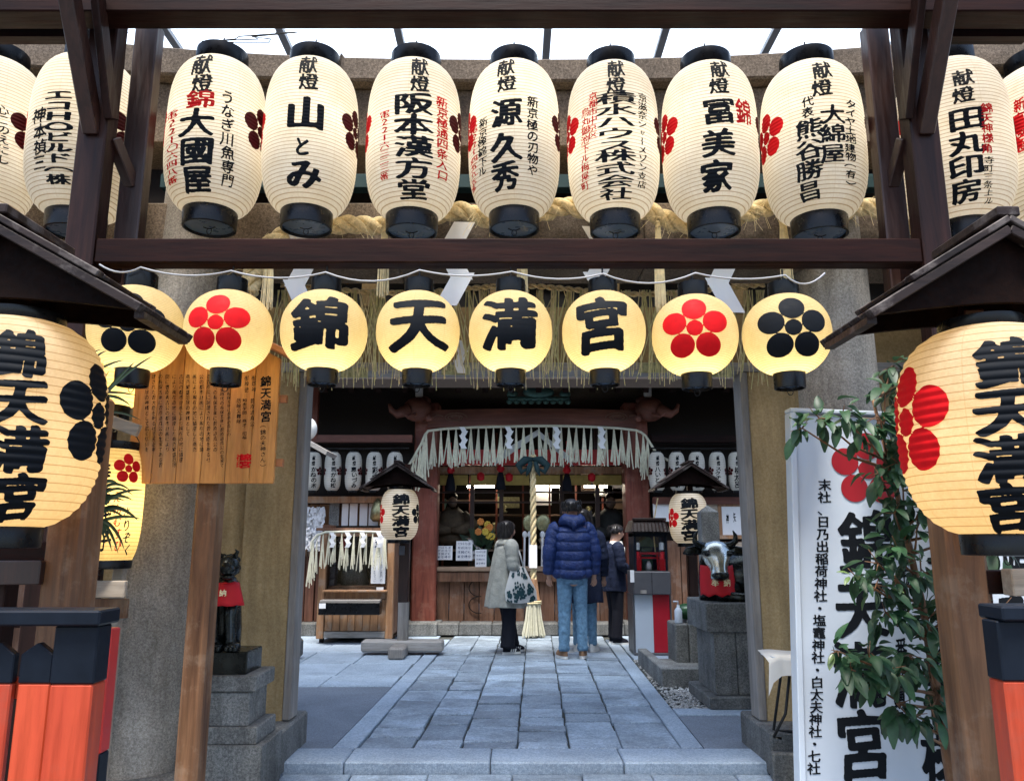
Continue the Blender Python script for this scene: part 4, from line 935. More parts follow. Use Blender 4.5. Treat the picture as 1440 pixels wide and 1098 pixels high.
MB().box(-1.8, -1.72, 10.90, 14.45, .1, hz(3.84)).build('inner_wall', M['dark'], hall); MB().box(2.42, 2.5, 10.90, 14.45, .1, hz(3.84)).build('inner_wall', M['dark'], hall)
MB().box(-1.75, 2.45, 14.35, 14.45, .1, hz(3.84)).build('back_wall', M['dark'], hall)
MB().box(-1.72, 2.42, 10.95, 14.45, .48, .52).build('inner_floor', M['board_y'], hall)
for k in range(9):
    a = -1.55+k*.43; MB().box(a+.003, a+.427, 10.43, 10.95, 0, .15).build('base_stone', M['granite_base'], hall, bevel=.01)
for px in (596, 900):
    x = WX(px, 800, YH); MB().box(x-.165, x+.165, YH, YH+.33, .14, hz(3.6)).build('pillar', M['hallwood'], hall, bevel=.02)
    MB().box(x-.24, x+.24, YH-.06, YH+.4, .12, .17).build('pillar_foot', M['granite_base'], hall, bevel=.01)
zb0, zb1 = PZ(600, YH-.1), PZ(576, YH-.1)
xpl, xpr = WX(612, 600, YH), WX(884, 600, YH)
n = 14; vs = []
for i in range(n+1):                                            # slightly arched rainbow beam
    u = i/n*2-1; x = xpl-.1+(xpr-xpl+.2)*i/n; l = .045*(1-u*u)
    for z, y in ((zb0+l, YH-.04), (zb0+l, YH+.22), (zb1+l*.6, YH+.22), (zb1+l*.6, YH-.04)): vs.append((x, y, z))
MB().add(vs, [(i*4+k, i*4+(k+1) % 4, i*4+4+(k+1) % 4, i*4+4+k) for i in range(n) for k in range(4)]+[(0, 1, 2, 3), (n*4, n*4+1, n*4+2, n*4+3)]).build('rainbow_beam', M['hallwood_x'], hall, smooth=False)
M['carve'] = flat('carved_wood_relief', (.22, .12, .085), .5, 0, .3, 0, 30, .3)
for px in (640, 868):                                           # carved scrolls
    cx = WX(px, 588, YH); cz = PZ(587, YH-.06); sg = 1 if px < 740 else -1; mb = MB()
    for sc in (1, .62):
        mb.tube([(cx+sg*(.02+.11*sc*(1-t*.75))*cos(t*9)*1.3, YH-.05, cz+.075*sc*(1-t*.7)*sin(t*9)) for t in np.linspace(0, 1, 40)], .007, 5)
    mb.tube([(cx+sg*(-.16-.30*t), YH-.05, cz+.02-.06*t+.03*sin(t*6)) for t in np.linspace(0, 1, 14)], [.009*(1-t*.7) for t in np.linspace(0, 1, 14)], 5)
    mb.build('carved_scroll', M['carve'], hall, smooth=True, fix=False)
for px in (598, 902):                                           # carved beam noses (elephant heads in shadow)
    cx = WX(px, 585, YH); sg = -1 if px < 740 else 1; mb = MB()
    mb.ball((cx+sg*.10, YH-.12, hz(3.46)), (.20, .14, .17), 14, 9)
    mb.tube([(cx+sg*.2, YH-.2, hz(3.45)), (cx+sg*.36, YH-.25, hz(3.36)), (cx+sg*.43, YH-.25, hz(3.42)), (cx+sg*.46, YH-.25, hz(3.52))], [.09, .06, .04, .02], 10)
    mb.tube([(cx+sg*.1, YH-.27, hz(3.36)), (cx+sg*.2, YH-.36, hz(3.30)), (cx+sg*.26, YH-.38, hz(3.36))], [.025, .018, .006], 8)
    mb.ball((cx+sg*.05, YH-.02, hz(3.62)), (.13, .10, .07), 12, 8).ball((cx-sg*.08, YH-.22, hz(3.30)), (.05, .05, .05), 10, 6)
    mb.build('carved_beam_nose', M['hallwood_x'], hall, smooth=True, fix=False)
    MB().box(cx+sg*.08-.05, cx+sg*.08+.05, YH-.12, YH-.05, PZ(560, YH), PZ(545, YH)).build('white_bracket_tip', M['whitecloth'], hall, bevel=.01)
mb = MB(); cx = WX(757, 572, YH)                                # bronze crest roof ornament
mb.box(cx-.42, cx+.42, YH-.16, YH-.06, hz(3.60), hz(3.66))
for k in range(9): mb.ball((cx-.4+k*.1, YH-.12, hz(3.585)), (.045, .05, .04), 8, 6)
mb.ball((cx, YH-.13, hz(3.73)), (.22, .06, .09), 14, 8).ball((cx-.36, YH-.13, hz(3.70)), (.08, .04, .06), 10, 6).ball((cx+.36, YH-.13, hz(3.70)), (.08, .04, .06), 10, 6)
mb.build('bronze_crest', M['verdigris'], hall, smooth=True, fix=False)
# counter: vertical planks with pale top
xk0, xk1 = WX(610, 850, 10.75), WX(886, 850, 10.75); npk = 13
for k in range(npk):
    a = xk0+(xk1-xk0)*k/npk; MB().box(a+.004, a+(xk1-xk0)/npk-.004, 10.75+random.uniform(0, .008), 10.79, .10, hz(.965)).build('front_plank', M['plank'], hall, bevel=.006)
MB().box(xk0, xk1, 10.65, 11.07, PZ(803, 10.65), PZ(797, 10.65)).build('counter_top', M['counter'], hall, bevel=.006)
MB().box(xk0, xk1, 10.67, 10.75, PZ(818, 10.65), PZ(804, 10.65)).build('counter_rail', M['plank'], hall, bevel=.006)
for px in (675, 790, 822):                                      # cloud shaped cut mouldings on the counter front
    x = WX(px, 850, 10.73); mb = MB()
    for dz in (.0, .22): mb.tube([(x+.15*cos(a)*(1 if px > 700 else -1), 10.73, .36+dz+.11*sin(a)) for a in np.linspace(-1.7, 1.7, 14)], .007, 6)
    mb.build('cloud_moulding', M['dark'], hall, smooth=True)
# grille posts and inner beams
for px in (612, 664, 705, 790, 840, 884):
    x = WX(px, 700, 11.15); MB().box(x-.03, x+.03, 11.13, 11.19, hz(1.0), hz(3.3)).build('lattice_post', M['beam_red'], hall)
for py in (692, 706):
    MB().box(xk0, xk1, 11.14, 11.18, PZ(py, 11.15)-.012, PZ(py, 11.15)+.012).build('lattice_rail', M['beam_red'], hall)
zc0 = PZ(682, 11.11); zc1 = PZ(668, 11.11)
xx = xk0
for k in range(6):
    w = (xk1-xk0)/6; MB().box(xx+.02, xx+w-.02, 11.10, 11.11, zc0, zc1).build('gold_curtain', M['yellowcloth'], hall); xx += w
MB().box(xk0, xk1, 11.05, 11.09, PZ(654, 11.05), PZ(632, 11.05)).build('red_valance', M['redpost'], hall)
MB().box(xk0, xk1, 11.06, 11.10, PZ(666, 11.05), PZ(656, 11.05)).build('wood_valance', M['plank_pale'], hall)
# shelves, screens and small gilt fittings deep inside
for z, x0, x1, y in ((1.25, -1.1, .2, 11.85), (1.55, .9, 1.9, 12.25), (1.9, -.8, 1.6, 13.05), (2.2, -1.2, .1, 13.45)):
    MB().box(x0, x1, y, y+.3, hz(z), hz(z)+.03).build('altar_shelf', M['counter'], hall, bevel=.003)
rr = random.Random(5)
for k in range(7):
    x = -1.1+k*.42; MB().box(x, x+.03, 12.35, 12.38, .52, hz(3.4)).build('altar_post', M['hallwood'], hall)
for k in range(22):
    x, y, z = rr.uniform(-1.2, 1.9), rr.uniform(11.75, 13.65), hz(rr.choice((1.285, 1.585, 1.935, 2.235))); mb = MB(); r = rr.uniform(.03, .07); hh = rr.uniform(.1, .3)
    mb.lathe([(r*.8, 0), (r, hh*.15), (r*.4, hh*.4), (r*.9, hh*.75), (r*.5, hh)], 12, (x, y, z)); mb.build('altar_vessel', M[rr.choice(('gild', 'whitepaper', 'gild', 'verdigris', 'redcloth'))], hall, smooth=True)
for k in range(5):
    x = rr.uniform(-1.0, 1.7); z = rr.uniform(1.3, 2.2); MB().box(x, x+rr.uniform(.2, .4), 12.65, 12.67, z, z+rr.uniform(.15, .4)).build('framed_panel', M[rr.choice(('whitepaper', 'counter', 'gild'))], hall, bevel=.004)
def on(name, label, cat, X, Y, Z, grp=None): return thing(name, label, cat, (X, Y, Z), 0, grp)
M['tube'] = newmat('lit_tube')[0]; q_ = M['tube'].node_tree.nodes['Principled BSDF']; q_.inputs['Emission Color'].default_value = (1, .86, .66, 1); q_.inputs['Emission Strength'].default_value = 22
for i_, (px, py, Y_, w_) in enumerate(((676, 684, 12.2, .42), (772, 684, 12.6, .5), (838, 684, 12.0, .36))):
    X_ = WX(px, py, Y_); z_ = PZ(py, Y_); lt = on('ceiling_tube_lamp', ['lit tube lamp inside the hall left of the bell rope', 'lit tube lamp inside the hall right of the bell rope', 'lit tube lamp inside the hall near the right pillar'][i_], 'lamp', X_, Y_, z_, 'tube lamps inside the hall')
    MB().tube([(X_-w_/2, Y_, z_), (X_+w_/2, Y_, z_)], .018, 10).build('tube', M['tube'], lt); MB().box(X_-w_/2-.02, X_+w_/2+.02, Y_-.03, Y_+.03, z_+.02, z_+.05).build('lamp_housing', M['greyplastic'], lt)
# pale fringe rope across the beam with tufts
YFr = 10.37; ft = on('tufted_shimenawa', 'pale straw tuft garland strung across the hall front with small zigzag papers', 'sacred rope', WX(745, 600, YFr), YFr, PZ(602, YFr))
pr = [(872+50*0+42, 690), (903, 655)]
line = [(560, 668), (578, 650), (592, 625), (600, 606), (625, 603), (660, 601), (700, 600), (745, 599), (790, 599), (830, 600), (870, 602), (895, 605), (906, 610), (925, 640), (958, 656)]
W3 = lambda p, Y: (PX(p[0], p[1], Y), Y, PZ(p[1], Y))
def along(line, n):
    out = []; L = [math.dist(a, b) for a, b in zip(line[:-1], line[1:])]; T = sum(L)
    for k in range(n):
        s = T*k/(n-1); i = 0
        while i < len(L)-1 and s > L[i]: s -= L[i]; i += 1
        t = min(1, s/L[i]); out.append((line[i][0]+(line[i+1][0]-line[i][0])*t, line[i][1]+(line[i+1][1]-line[i][1])*t))
    return out
MB().tube([W3(p, YFr) for p in along(line, 60)], .018, 6).build('garland_rope', M['straw_w'], ft, smooth=True)
def tuft(p, ln, sp, Y, parent, mat='straw_w', nst=7, name='straw_tuft', r=.006):
    mb = MB(); x, z = PX(p[0], p[1], Y), PZ(p[1], Y); s_ = PM(p[1], Y)
    for k in range(nst):
        dx = random.gauss(0, sp)/s_; l = ln/s_*random.uniform(.9, 1.08)
        mb.tube([(x, Y, z), (x+dx*.4, Y-.02, z-l*.5), (x+dx, Y-random.uniform(0, .04), z-l)], [r*.7, r, r*.8], 4, False)
    return mb.build(name, M[mat], parent, fix=False)
for i, p in enumerate(along(line, 44)):
    if 590 < p[0] < 912: tuft(p, random.uniform(47, 54) if 606 < p[0] < 900 else 60, 3.6, YFr, ft, nst=8, r=.009)
    elif p[0] < 592: tuft(p, 26, 5, YFr, ft, nst=6)
for px in (652, 716, 783, 846):
    shide(px, 600, 632, 11, YFr-.05, None, n=5, parent=ft, mat='whitepaper')
# white triangular bell canopy drape
mb = MB(); Yd = 10.50; P4 = [(694, 655), (756, 612), (806, 655), (800, 640), (756, 604), (700, 638)]
mb.add([W3(p, Yd) for p in P4], [(0, 1, 4, 5), (1, 2, 3, 4)]); mb.add([(p[0], p[1]+.02, p[2]) for p in [W3(q, Yd) for q in P4]], [(5, 4, 1, 0), (4, 3, 2, 1)])
o = mb.build('white_drape', M['whitecloth'], None); tag(o, 'white cloth drape spread above the bell behind the straw tufts', 'drape')
# teal bow cloths and the bell rope with straw brush
YBr = 10.20; xb_ = WX(750, 760, YBr)
br = on('bell_rope', 'thick twisted bell rope with white paper tag ending in a straw brush', 'bell rope', xb_, YBr, .1)
mb, _ = rope_mesh([(xb_, YBr, z) for z in np.linspace(PZ(818, YBr), PZ(640, YBr), 12)], .042, 3, 3.2, 8, .03); mb.build('rope', M['rope'], br, smooth=True, fix=False)
MB().lathe([(.085, PZ(846, YBr)), (.092, PZ(846, YBr)+.02), (.060, PZ(820, YBr)), (.055, PZ(814, YBr))], 6, (xb_, YBr, 0)).build('wooden_sleeve', M['plank_pale'], br, bevel=.004)
mb = MB()
for k in range(150):
    a = random.uniform(0, 2*pi); r = sqrt(random.random()); z0 = PZ(848, YBr); z1 = PZ(893, YBr)+random.uniform(-.02, .02)
    mb.tube([(xb_+.085*r*cos(a), YBr+.085*r*sin(a), z0), (xb_+.11*r*cos(a), YBr+.11*r*sin(a), (z0+z1)/2), (xb_+.155*r*cos(a), YBr+.15*r*sin(a), z1)], .006, 4, False)
o = mb.build('straw_brush', M['straw_w'], br, fix=False); o['kind'] = 'stuff'
MB().tube([(xb_+.094*cos(a), YBr+.094*sin(a), PZ(849, YBr)+.003*a) for a in np.linspace(0, 4*pi, 40)], .009, 5).build('binding', M['straw'], br, smooth=True)
MB().box(xb_-.055, xb_+.045, YBr-.062, YBr-.055, PZ(798, YBr), PZ(766, YBr)).build('paper_tag', M['whitepaper'], br)
mb = MB()
for s_ in (-1, 1):
    mb.tube([(xb_, YBr-.03, PZ(646, YBr)), (xb_+s_*.10, YBr-.05, PZ(647, YBr)), (xb_+s_*.19, YBr-.04, PZ(655, YBr)), (xb_+s_*.15, YBr-.05, PZ(664, YBr)), (xb_+s_*.06, YBr-.05, PZ(659, YBr))], [.03, .055, .05, .035, .012], 12)
    mb.tube([(xb_+s_*.03, YBr-.06, PZ(650, YBr)), (xb_+s_*.06, YBr-.07, PZ(662, YBr)), (xb_+s_*.09, YBr-.06, PZ(670, YBr))], [.03, .035, .004], 10)
o = mb.build('teal_cloth', M['tealcloth'], None, smooth=True)
tag(o, 'dark teal cloth bundle knotted at the top of the bell rope', 'cloth')
# tassels inside the hall
for px, y0, y1, lab in ((634, 652, 690, 'dark tassel with red top hanging at the left of the hall opening'), (704, 650, 688, 'dark tassel with red top hanging left of the bell rope'), (797, 650, 690, 'dark tassel with red top hanging right of the bell rope')):
    Yt = 10.90; t = on('hanging_tassel', lab, 'tassel', WX(px, y0, Yt), Yt, PZ(y1, Yt), 'tassels in the hall opening')
    x, z0, z1 = WX(px, y0, Yt), PZ(y0, Yt), PZ(y1, Yt)
    MB().lathe([(.075, z1), (.055, z1+.16), (.03, z1+.24)], 14, (x, Yt, 0)).build('tassel_skirt', M['blackcloth'], t, smooth=True)
    MB().lathe([(.032, z1+.24), (.06, z1+.28), (.035, z1+.34), (.008, z1+.36), (.008, z0+.3)], 12, (x, Yt, 0)).build('red_knob', M['redcloth'], t, smooth=True)
for px, py in ((676, 670), (716, 671), (832, 671)):
    Yt = 10.85; x, z = WX(px, py, Yt), PZ(py, Yt)
    o = MB().lathe([(.015, -.06), (.05, -.04), (.055, .03), (.02, .06)], 12, (x, Yt, z)).build('red_bell', M['redcloth'], None, smooth=True)
    tag(o, {676: 'small red ornament hung on the gold curtain near the left tassel', 716: 'small red ornament hung left of the bell rope', 832: 'small red ornament hung right of the bell rope'}[px], 'ornament', 'small red ornaments')
# notices along the counter
def card(px0, px1, py0, py1, Y, label, cat='notice', tilt=.2, lines=4, mat='whitepaper', frame=None, ink='navyink'):
    x0, x1 = WX(px0, py1, Y), WX(px1, py1, Y); z0, z1 = PZ(py1, Y), PZ(py0, Y)
    t = on('paper_notice', label, cat, (x0+x1)/2, Y, z0, 'paper notices on the offering counter')
    t.rotation_euler = (-tilt, 0, 0); w = (x1-x0)/2; h = z1-z0
    MB().box(-w, w, -.004, .004, 0, h).build('sheet', M[mat], t, local=True)
    if frame:
        for a in (((-w-.02, w+.02, -.01, .01, h+.0005, h+.02)), (-w-.02, w+.02, -.01, .01, -.02, -.0005), (-w-.02, -w-.0005, -.01, .01, 0, h), (w+.0005, w+.02, -.01, .01, 0, h)): MB().box(*a).build('frame', M[frame], t, local=True)
    mb = MB(); txt = '御守札授与所初穂料祈願受付参拝案内'
    for k in range(lines):
        for j in range(4):
            V, Fc = glyph(txt[(k*4+j) % len(txt)], .03, 18); s_ = min(2*w/(lines+.8), h/4.6)
            if len(V): mb.add([(w-(k+.9)*2*w/(lines+.8)+a*s_, -.0065, h*(.86-.22*j)+b*s_) for a, b in V], Fc)
    mb.build('lettering', M[ink], t, local=True, fix=False)
    return t
M['navyink'] = flat('blue_black_ink', (.03, .05, .12), .5)
for a in ((613, 636, 767, 787, 10.73, 'small white notice at the left end of the counter beside the pillar'), (641, 664, 760, 788, 10.75, 'tall white notice second from the left on the counter'), (668, 684, 772, 797, 10.69, 'small leaning white card just left of the woman in the sage coat')):
    card(*a)
card(654, 676, 758, 786, 10.95, 'framed white notice behind the others on the counter', frame='counter')
card(700, 728, 764, 790, 10.90, 'white notice half hidden behind the woman in the sage coat')
for k, px in enumerate((737, 744, 762, 769, 775)):
    Yk = 10.95; t = on('arrow_charm', 'white arrow charm %s the bell rope on the counter' % ['far left of', 'just left of', 'just right of', 'in the middle right of', 'far right of'][k], 'charm', WX(px, 780, Yk), Yk, 1.03, 'arrow charms beside the bell rope')
    x = WX(px, 780, Yk); MB().tube([(x, Yk, hz(1.02)), (x+.01, Yk, hz(1.52))], .014, 8).build('shaft', M['whitepaper'], t); MB().ball((x+.01, Yk, hz(1.53)), (.035, .025, .05), 10, 6).build('feather_tip', M['whitepaper'], t, smooth=True)
# gilt double bag ornament above the charms
o = MB().ball((WX(745, 735, 11.00), 11.00, PZ(735, 11.00)), (.10, .03, .12), 16, 10).ball((WX(764, 735, 11.00), 11.00, PZ(735, 11.00)), (.10, .03, .12), 16, 10).build('gilt_ornament', M['gild'], None, smooth=True)
tag(o, 'gilt double round ornament hanging behind the bell rope', 'ornament')
# flowers
t = on('flower_arrangement', 'yellow and orange flowers with green leaves on the counter left of the woman', 'flowers', WX(682, 745, 10.95), 10.95, 1.03)
mb = MB(); 
for k in range(46):
    a, e = rr.uniform(0, 2*pi), rr.uniform(.2, 1.4); d = Vector((cos(a)*cos(e), sin(a)*cos(e)*.6, sin(e)))*rr.uniform(.18, .40); c = Vector((WX(678, 745, 10.95), 10.95, hz(1.25))); s2 = Vector((-sin(a), 0, cos(a)))*.05
    mb.add([c+d*.4, c+d*.8+s2, c+d*1.15, c+d*.8-s2], [(0, 1, 2, 3)])
mb.build('leaves', M['leaf'], t, fix=False)
fa = t
MB().lathe([(.08, 0), (.10, .1), (.06, .2), (.08, .26)], 16, (WX(680, 745, 10.95), 10.95, hz(1.0))).build('vase', M['verdigris'], t, smooth=True)
# seated court guardian statues behind the grille
def guardian(px, py, Y, label, hat=True, sc=1.0, robe='robe'):
    x, z = WX(px, py, Y), PZ(py, Y); t = on('guardian_statue', label, 'statue', x, Y, z, 'seated guardian statues in the hall')
    MB().loft([(0, 0, 0, .42*sc, .25), (0, 0, .15*sc, .40*sc, .25), (0, -.02, .35*sc, .30*sc, .2), (0, -.02, .55*sc, .24*sc, .15), (0, 0, .66*sc, .10*sc, .09)], 20, fn=lambda p, q, u: p*1.0+Vector((0, 0, .02*sin(q*5)))).build('robe', M[robe], t, local=True, smooth=True)
    for s_ in (-1, 1): MB().tube([(s_*.2*sc, -.02, .56*sc), (s_*.36*sc, -.08, .36*sc), (s_*.22*sc, -.24, .24*sc), (0, -.28, .25*sc)], [.08*sc, .13*sc, .12*sc, .05*sc], 12).build('sleeve', M[robe], t, local=True, smooth=True)
    MB().ball((0, -.02, .78*sc), (.085*sc, .09*sc, .11*sc), 14, 10).ball((0, -.11*1, .77*sc), (.015, .02, .02), 8, 5).build('head', M['statueskin'], t, local=True, smooth=True)
    MB().loft([(0, 0, .84*sc, .09*sc, .09*sc), (0, .01, .90*sc, .08*sc, .08*sc), (0, .03, .93*sc, .05*sc, .05*sc), (0, .05, 1.06*sc, .04*sc, .02)], 14).build('court_hat', M['black'], t, local=True, smooth=True)
M['robe'] = flat('dull_robe', (.10, .072, .045), .7, 0, .2, 0, 12, .5, .3); M['robe_d'] = flat('dark_robe', (.030, .032, .03), .7, 0, .2, 0, 12, .5, .3)
M['statueskin'] = flat('statue_face', (.20, .14, .10), .6)
M['flower_y'] = flat('yellow_petal', (.60, .42, .05), .6); M['flower_o'] = flat('orange_petal', (.62, .22, .04), .6)
guardian(636, 765, 11.40, 'seated robed guardian statue behind the left notices', sc=.78); guardian(860, 772, 11.40, 'seated dark robed guardian statue at the right of the hall', sc=.86, robe='robe_d')
for k in range(9):
    c = (WX(682, 742, 10.85)+rr.uniform(-.12, .12), 10.81+rr.uniform(-.06, .06), PZ(742, 10.85)+rr.uniform(-.12, .1)); mb = MB()
    for j in range(7): q = 2*pi*j/7; mb.ball((c[0]+.03*cos(q), c[1], c[2]+.03*sin(q)), (.022, .014, .022), 8, 5)
    mb.ball(c, .018, 8, 5).build('flower', M[('flower_y', 'flower_o')[k % 2]], fa, smooth=True, fix=False)

# ================================================================== side wings: boards, papers, unlit lanterns
YW2 = 10.45
wl = thing('side_wing', 'dark side wing left of the hall with planks and paper strips under a lantern row', 'shrine building', (WX(500, 890, YW2), YW2, 0))
x0, x1 = -4.6, WX(578, 800, 10.65)
MB().box(x0, x1, 10.75, 10.81, .1, hz(3.9)).build('back_board', M['dark'], wl)
MB().box(x0, x1, YW2-.04, YW2+.06, PZ(622, YW2), PZ(612, YW2)).build('upper_rail', M['hallwood_x'], wl)
MB().box(x0, x1, YW2-.04, YW2+.06, PZ(707, YW2), PZ(698, YW2)).build('lower_rail', M['plank_pale'], wl)
xp_ = WX(442, 600, YW2); MB().box(xp_-.045, xp_+.045, YW2-.05, YW2+.05, PZ(618, YW2), PZ(540, YW2)).build('short_post', M['hallwood'], wl)
x = x1-.02; k = 0
while x > x0:
    w = rr.choice((.13, .15, .18)); top = PZ(782, YW2+.1) if x < WX(450, 800, YW2) else PZ(745, YW2+.1)
    MB().box(x-w+.006, x-.006, YW2+.10+rr.uniform(0, .02), YW2+.14, .16, top).build('fence_plank', M['plank_red'], wl, bevel=.006)
    MB().box(x-w+.004, x-.004, YW2+.15, YW2+.18, top-.1, PZ(708, YW2)).build('upper_plank', M['plank_pale' if rr.random() < .4 else 'plank'], wl, bevel=.004); x -= w
k = 0
for a in np.arange(x0, x1, .52): MB().box(a+.004, a+.516, YW2-.1, YW2+.3, 0, .16).build('base_stone', M['granite_base'], wl, bevel=.012)
# tied fortune papers: uncountable
mb = MB()
for k in range(520):
    px, py = rr.uniform(420, 456), rr.uniform(712, 768); yy = YW2+.02+rr.uniform(-.04, .04); x, z = WX(px, py, yy), PZ(py, yy); w, h = rr.uniform(.008, .016), rr.uniform(.04, .09); q = rr.uniform(-.5, .5)
    mb.add([(x-w, yy, z), (x+w, yy, z), (x+w+q*h, yy-.03, z-h), (x-w+q*h, yy-.03, z-h)], [(0, 1, 2, 3)])
o = mb.build('fortune_papers', M['whitepaper'], None, fix=False); tag(o, 'mass of white fortune papers tied on wires at the far left wing', 'fortune papers', kind='stuff')
for i, (a, b, t0, t1, mt) in enumerate(((462, 477, 707, 744, 'granite_base'), (480, 490, 708, 742, 'whitepaper'), (491, 503, 708, 740, 'whitepaper'), (505, 517, 708, 744, 'whitepaper'), (518, 532, 708, 742, 'whitepaper'))):
    yy = YW2+.06; o = MB().box(WX(a, t1, yy), WX(b, t1, yy)-.01, yy-.006, yy+.006, PZ(t1, yy), PZ(t0, yy)).build('hanging_sheet', M[mt], None)
    tag(o, ['grey hanging slab beside the tied fortune papers', 'narrow white sheet next to the grey slab', 'white sheet, second on the left wing rail', 'white sheet, third on the left wing rail', 'white sheet beside the gold bell shaped charm'][i], 'paper sheet', 'white sheets hanging on the left wing')
o = MB().lathe([(.02, .16), (.06, .10), (.085, .02), (.10, -.10), (.06, -.14)], 14, (WX(531, 718, YW2-.05), YW2-.05, PZ(718, YW2-.05))).build('gold_charm', M['gild'], None, smooth=True); tag(o, 'gold bell shaped charm hanging beside the left little roofed lantern', 'charm')
wr = thing('side_wing', 'dark side wing right of the hall with posters under a lantern row', 'shrine building', (WX(980, 890, YW2), YW2, 0))
x0, x1 = WX(918, 800, 10.65), 5.4
MB().box(x0, x1, 10.75, 10.81, .1, hz(3.9)).build('back_board', M['dark'], wr)
MB().box(x0, x1, YW2-.04, YW2+.06, PZ(709, YW2), PZ(699, YW2)).build('lower_rail', M['hallwood_x'], wr)
MB().box(x0, x1, YW2-.04, YW2+.06, PZ(622, YW2), PZ(612, YW2)).build('upper_rail', M['beam_x'], wr)
x = x0
while x < x1:
    w = rr.choice((.13, .15, .18)); MB().box(x+.005, x+w-.005, YW2+.10, YW2+.14, .16, PZ(760, YW2+.1)).build('fence_plank', M['plank'], wr, bevel=.005); x += w
for a in np.arange(x0, x1, .52): MB().box(a+.004, a+.516, YW2-.1, YW2+.3, 0, .16).build('base_stone', M['granite_base'], wr, bevel=.012)
def poster(a, b, t0, t1, label, mat='whitepaper', frame=None, glyphs=(), Y=YW2+.0):
    x0, x1 = WX(a, t1, Y), WX(b, t1, Y); t = on('wall_poster', label, 'poster', (x0+x1)/2, Y, PZ(t1, Y), 'posters on the right wing')
    MB().box(x0, x1, Y-.01, Y+.01, PZ(t1, Y), PZ(t0, Y)).build('sheet', M[mat], t)
    if frame:
        z0, z1 = PZ(t1, Y), PZ(t0, Y)
        for q in ((x0-.05, x1+.05, z1+.001, z1+.05), (x0-.05, x1+.05, z0-.05, z0-.001), (x0-.05, x0-.001, z0, z1), (x1+.001, x1+.05, z0, z1)): MB().box(q[0], q[1], Y-.02, Y+.02, q[2], q[3]).build('frame', M[frame], t)
    if glyphs: flat_text(glyphs, Y-.01, t, 'lettering', 'ink')
poster(1016, 1050, 712, 752, 'framed white poster with three small dark marks on the right wing', frame='plank_pale', glyphs=[('神', 1023, 722, 736, 4, .05, 20), ('矢', 1033, 720, 734, 4, .05, 20), ('守', 1045, 722, 736, 4, .05, 20)])
poster(919, 944, 708, 733, 'white notice with dark photo strip left of the right roofed lantern')
poster(996, 1011, 709, 738, 'cream sheet between the lantern and the framed poster', mat='beige_wood_x')
poster(1016, 1052, 762, 830, 'pale sheet low on the right wing behind the stone ox', mat='beige_wood_x')
# unlit white lanterns of the wings
protoL = None
WT = [(440, 'かねの木', 0), (468, '司かね松', 0), (497, '恵いづみ', 0), (526, '彩堤久', 0), (555, 'いせや', 0), (924, '八いとう', 1), (952, '錦乃家', 1), (980, '大丸屋', 1), (1009, 'スクチナン', 1), (1036, '桃太呂', 1)]
side = ['far left, half in shade', 'second from left', 'third from left', 'fourth from left', 'behind the left little roof', 'leftmost, behind the hall pillar', 'second from left', 'third, above the right little roof', 'fourth, just right of the little roof', 'rightmost, beside the gate pier']
for i, (px, txt, sgn) in enumerate(WT):
    Yl = 10.20
    L = Lantern(px, 636, 690, 11.65, Yl, 22, 3.6, .5, 'paper_white', 0, 'white_paper_lantern', 'small unlit white lantern of the %s wing row, %s' % ('right' if sgn else 'left', side[i]), 'unlit white lanterns under the wing roofs', ring_t=.04, ring_b=.05, depth=.01, seg=24, hook=False, cap_b=False)
    L.text([(K, px+1, 640, 655, 5, .05, 18), (txt, px+1, 656, 686, 8, .05, 26)])
    L.plum(1.2, 0, .12, 'darkred', 'dark_plum_emblem'); L.plum(-1.2, 0, .12, 'darkred', 'red_plum_emblem')
for i, (a, b) in enumerate(((425, 575), (915, 1060))):
    o = MB().tube([W3((a, 630), 10.20), W3(((a+b)/2, 631), 10.20), W3((b, 630), 10.20)], .012, 6).build('hanging_rail', M['wire'], None); tag(o, 'thin dark rail carrying the %s wing lanterns' % ('left', 'right')[i], 'rail')
# stray roof corner and globe at the far left of the opening
o = MB().beam(W3((424, 616), 9.25), W3((466, 640), 9.25), .5, .05).build('eave_corner', M['grey_wood_x'], None); tag(o, 'slanting grey eave corner poking in at the left of the opening', 'eave')
o = MB().ball(W3((432, 603), 9.35), (.12, .12, .14), 20, 14).build('white_globe', M['whitecloth'], None, smooth=True); tag(o, 'white rounded globe cut by the left gate pier', 'globe')
# side boundary walls of the courtyard
for sgn in (-1, 1):
    o = MB().box(min(sgn*4.7, sgn*4.8), max(sgn*4.7, sgn*4.8), 5.3, 10.75, 0, 2.3).build('boundary_wall', M['plank'], None); tag(o, 'dark boundary wall along the %s side of the courtyard' % ('left' if sgn < 0 else 'right'), 'wall')

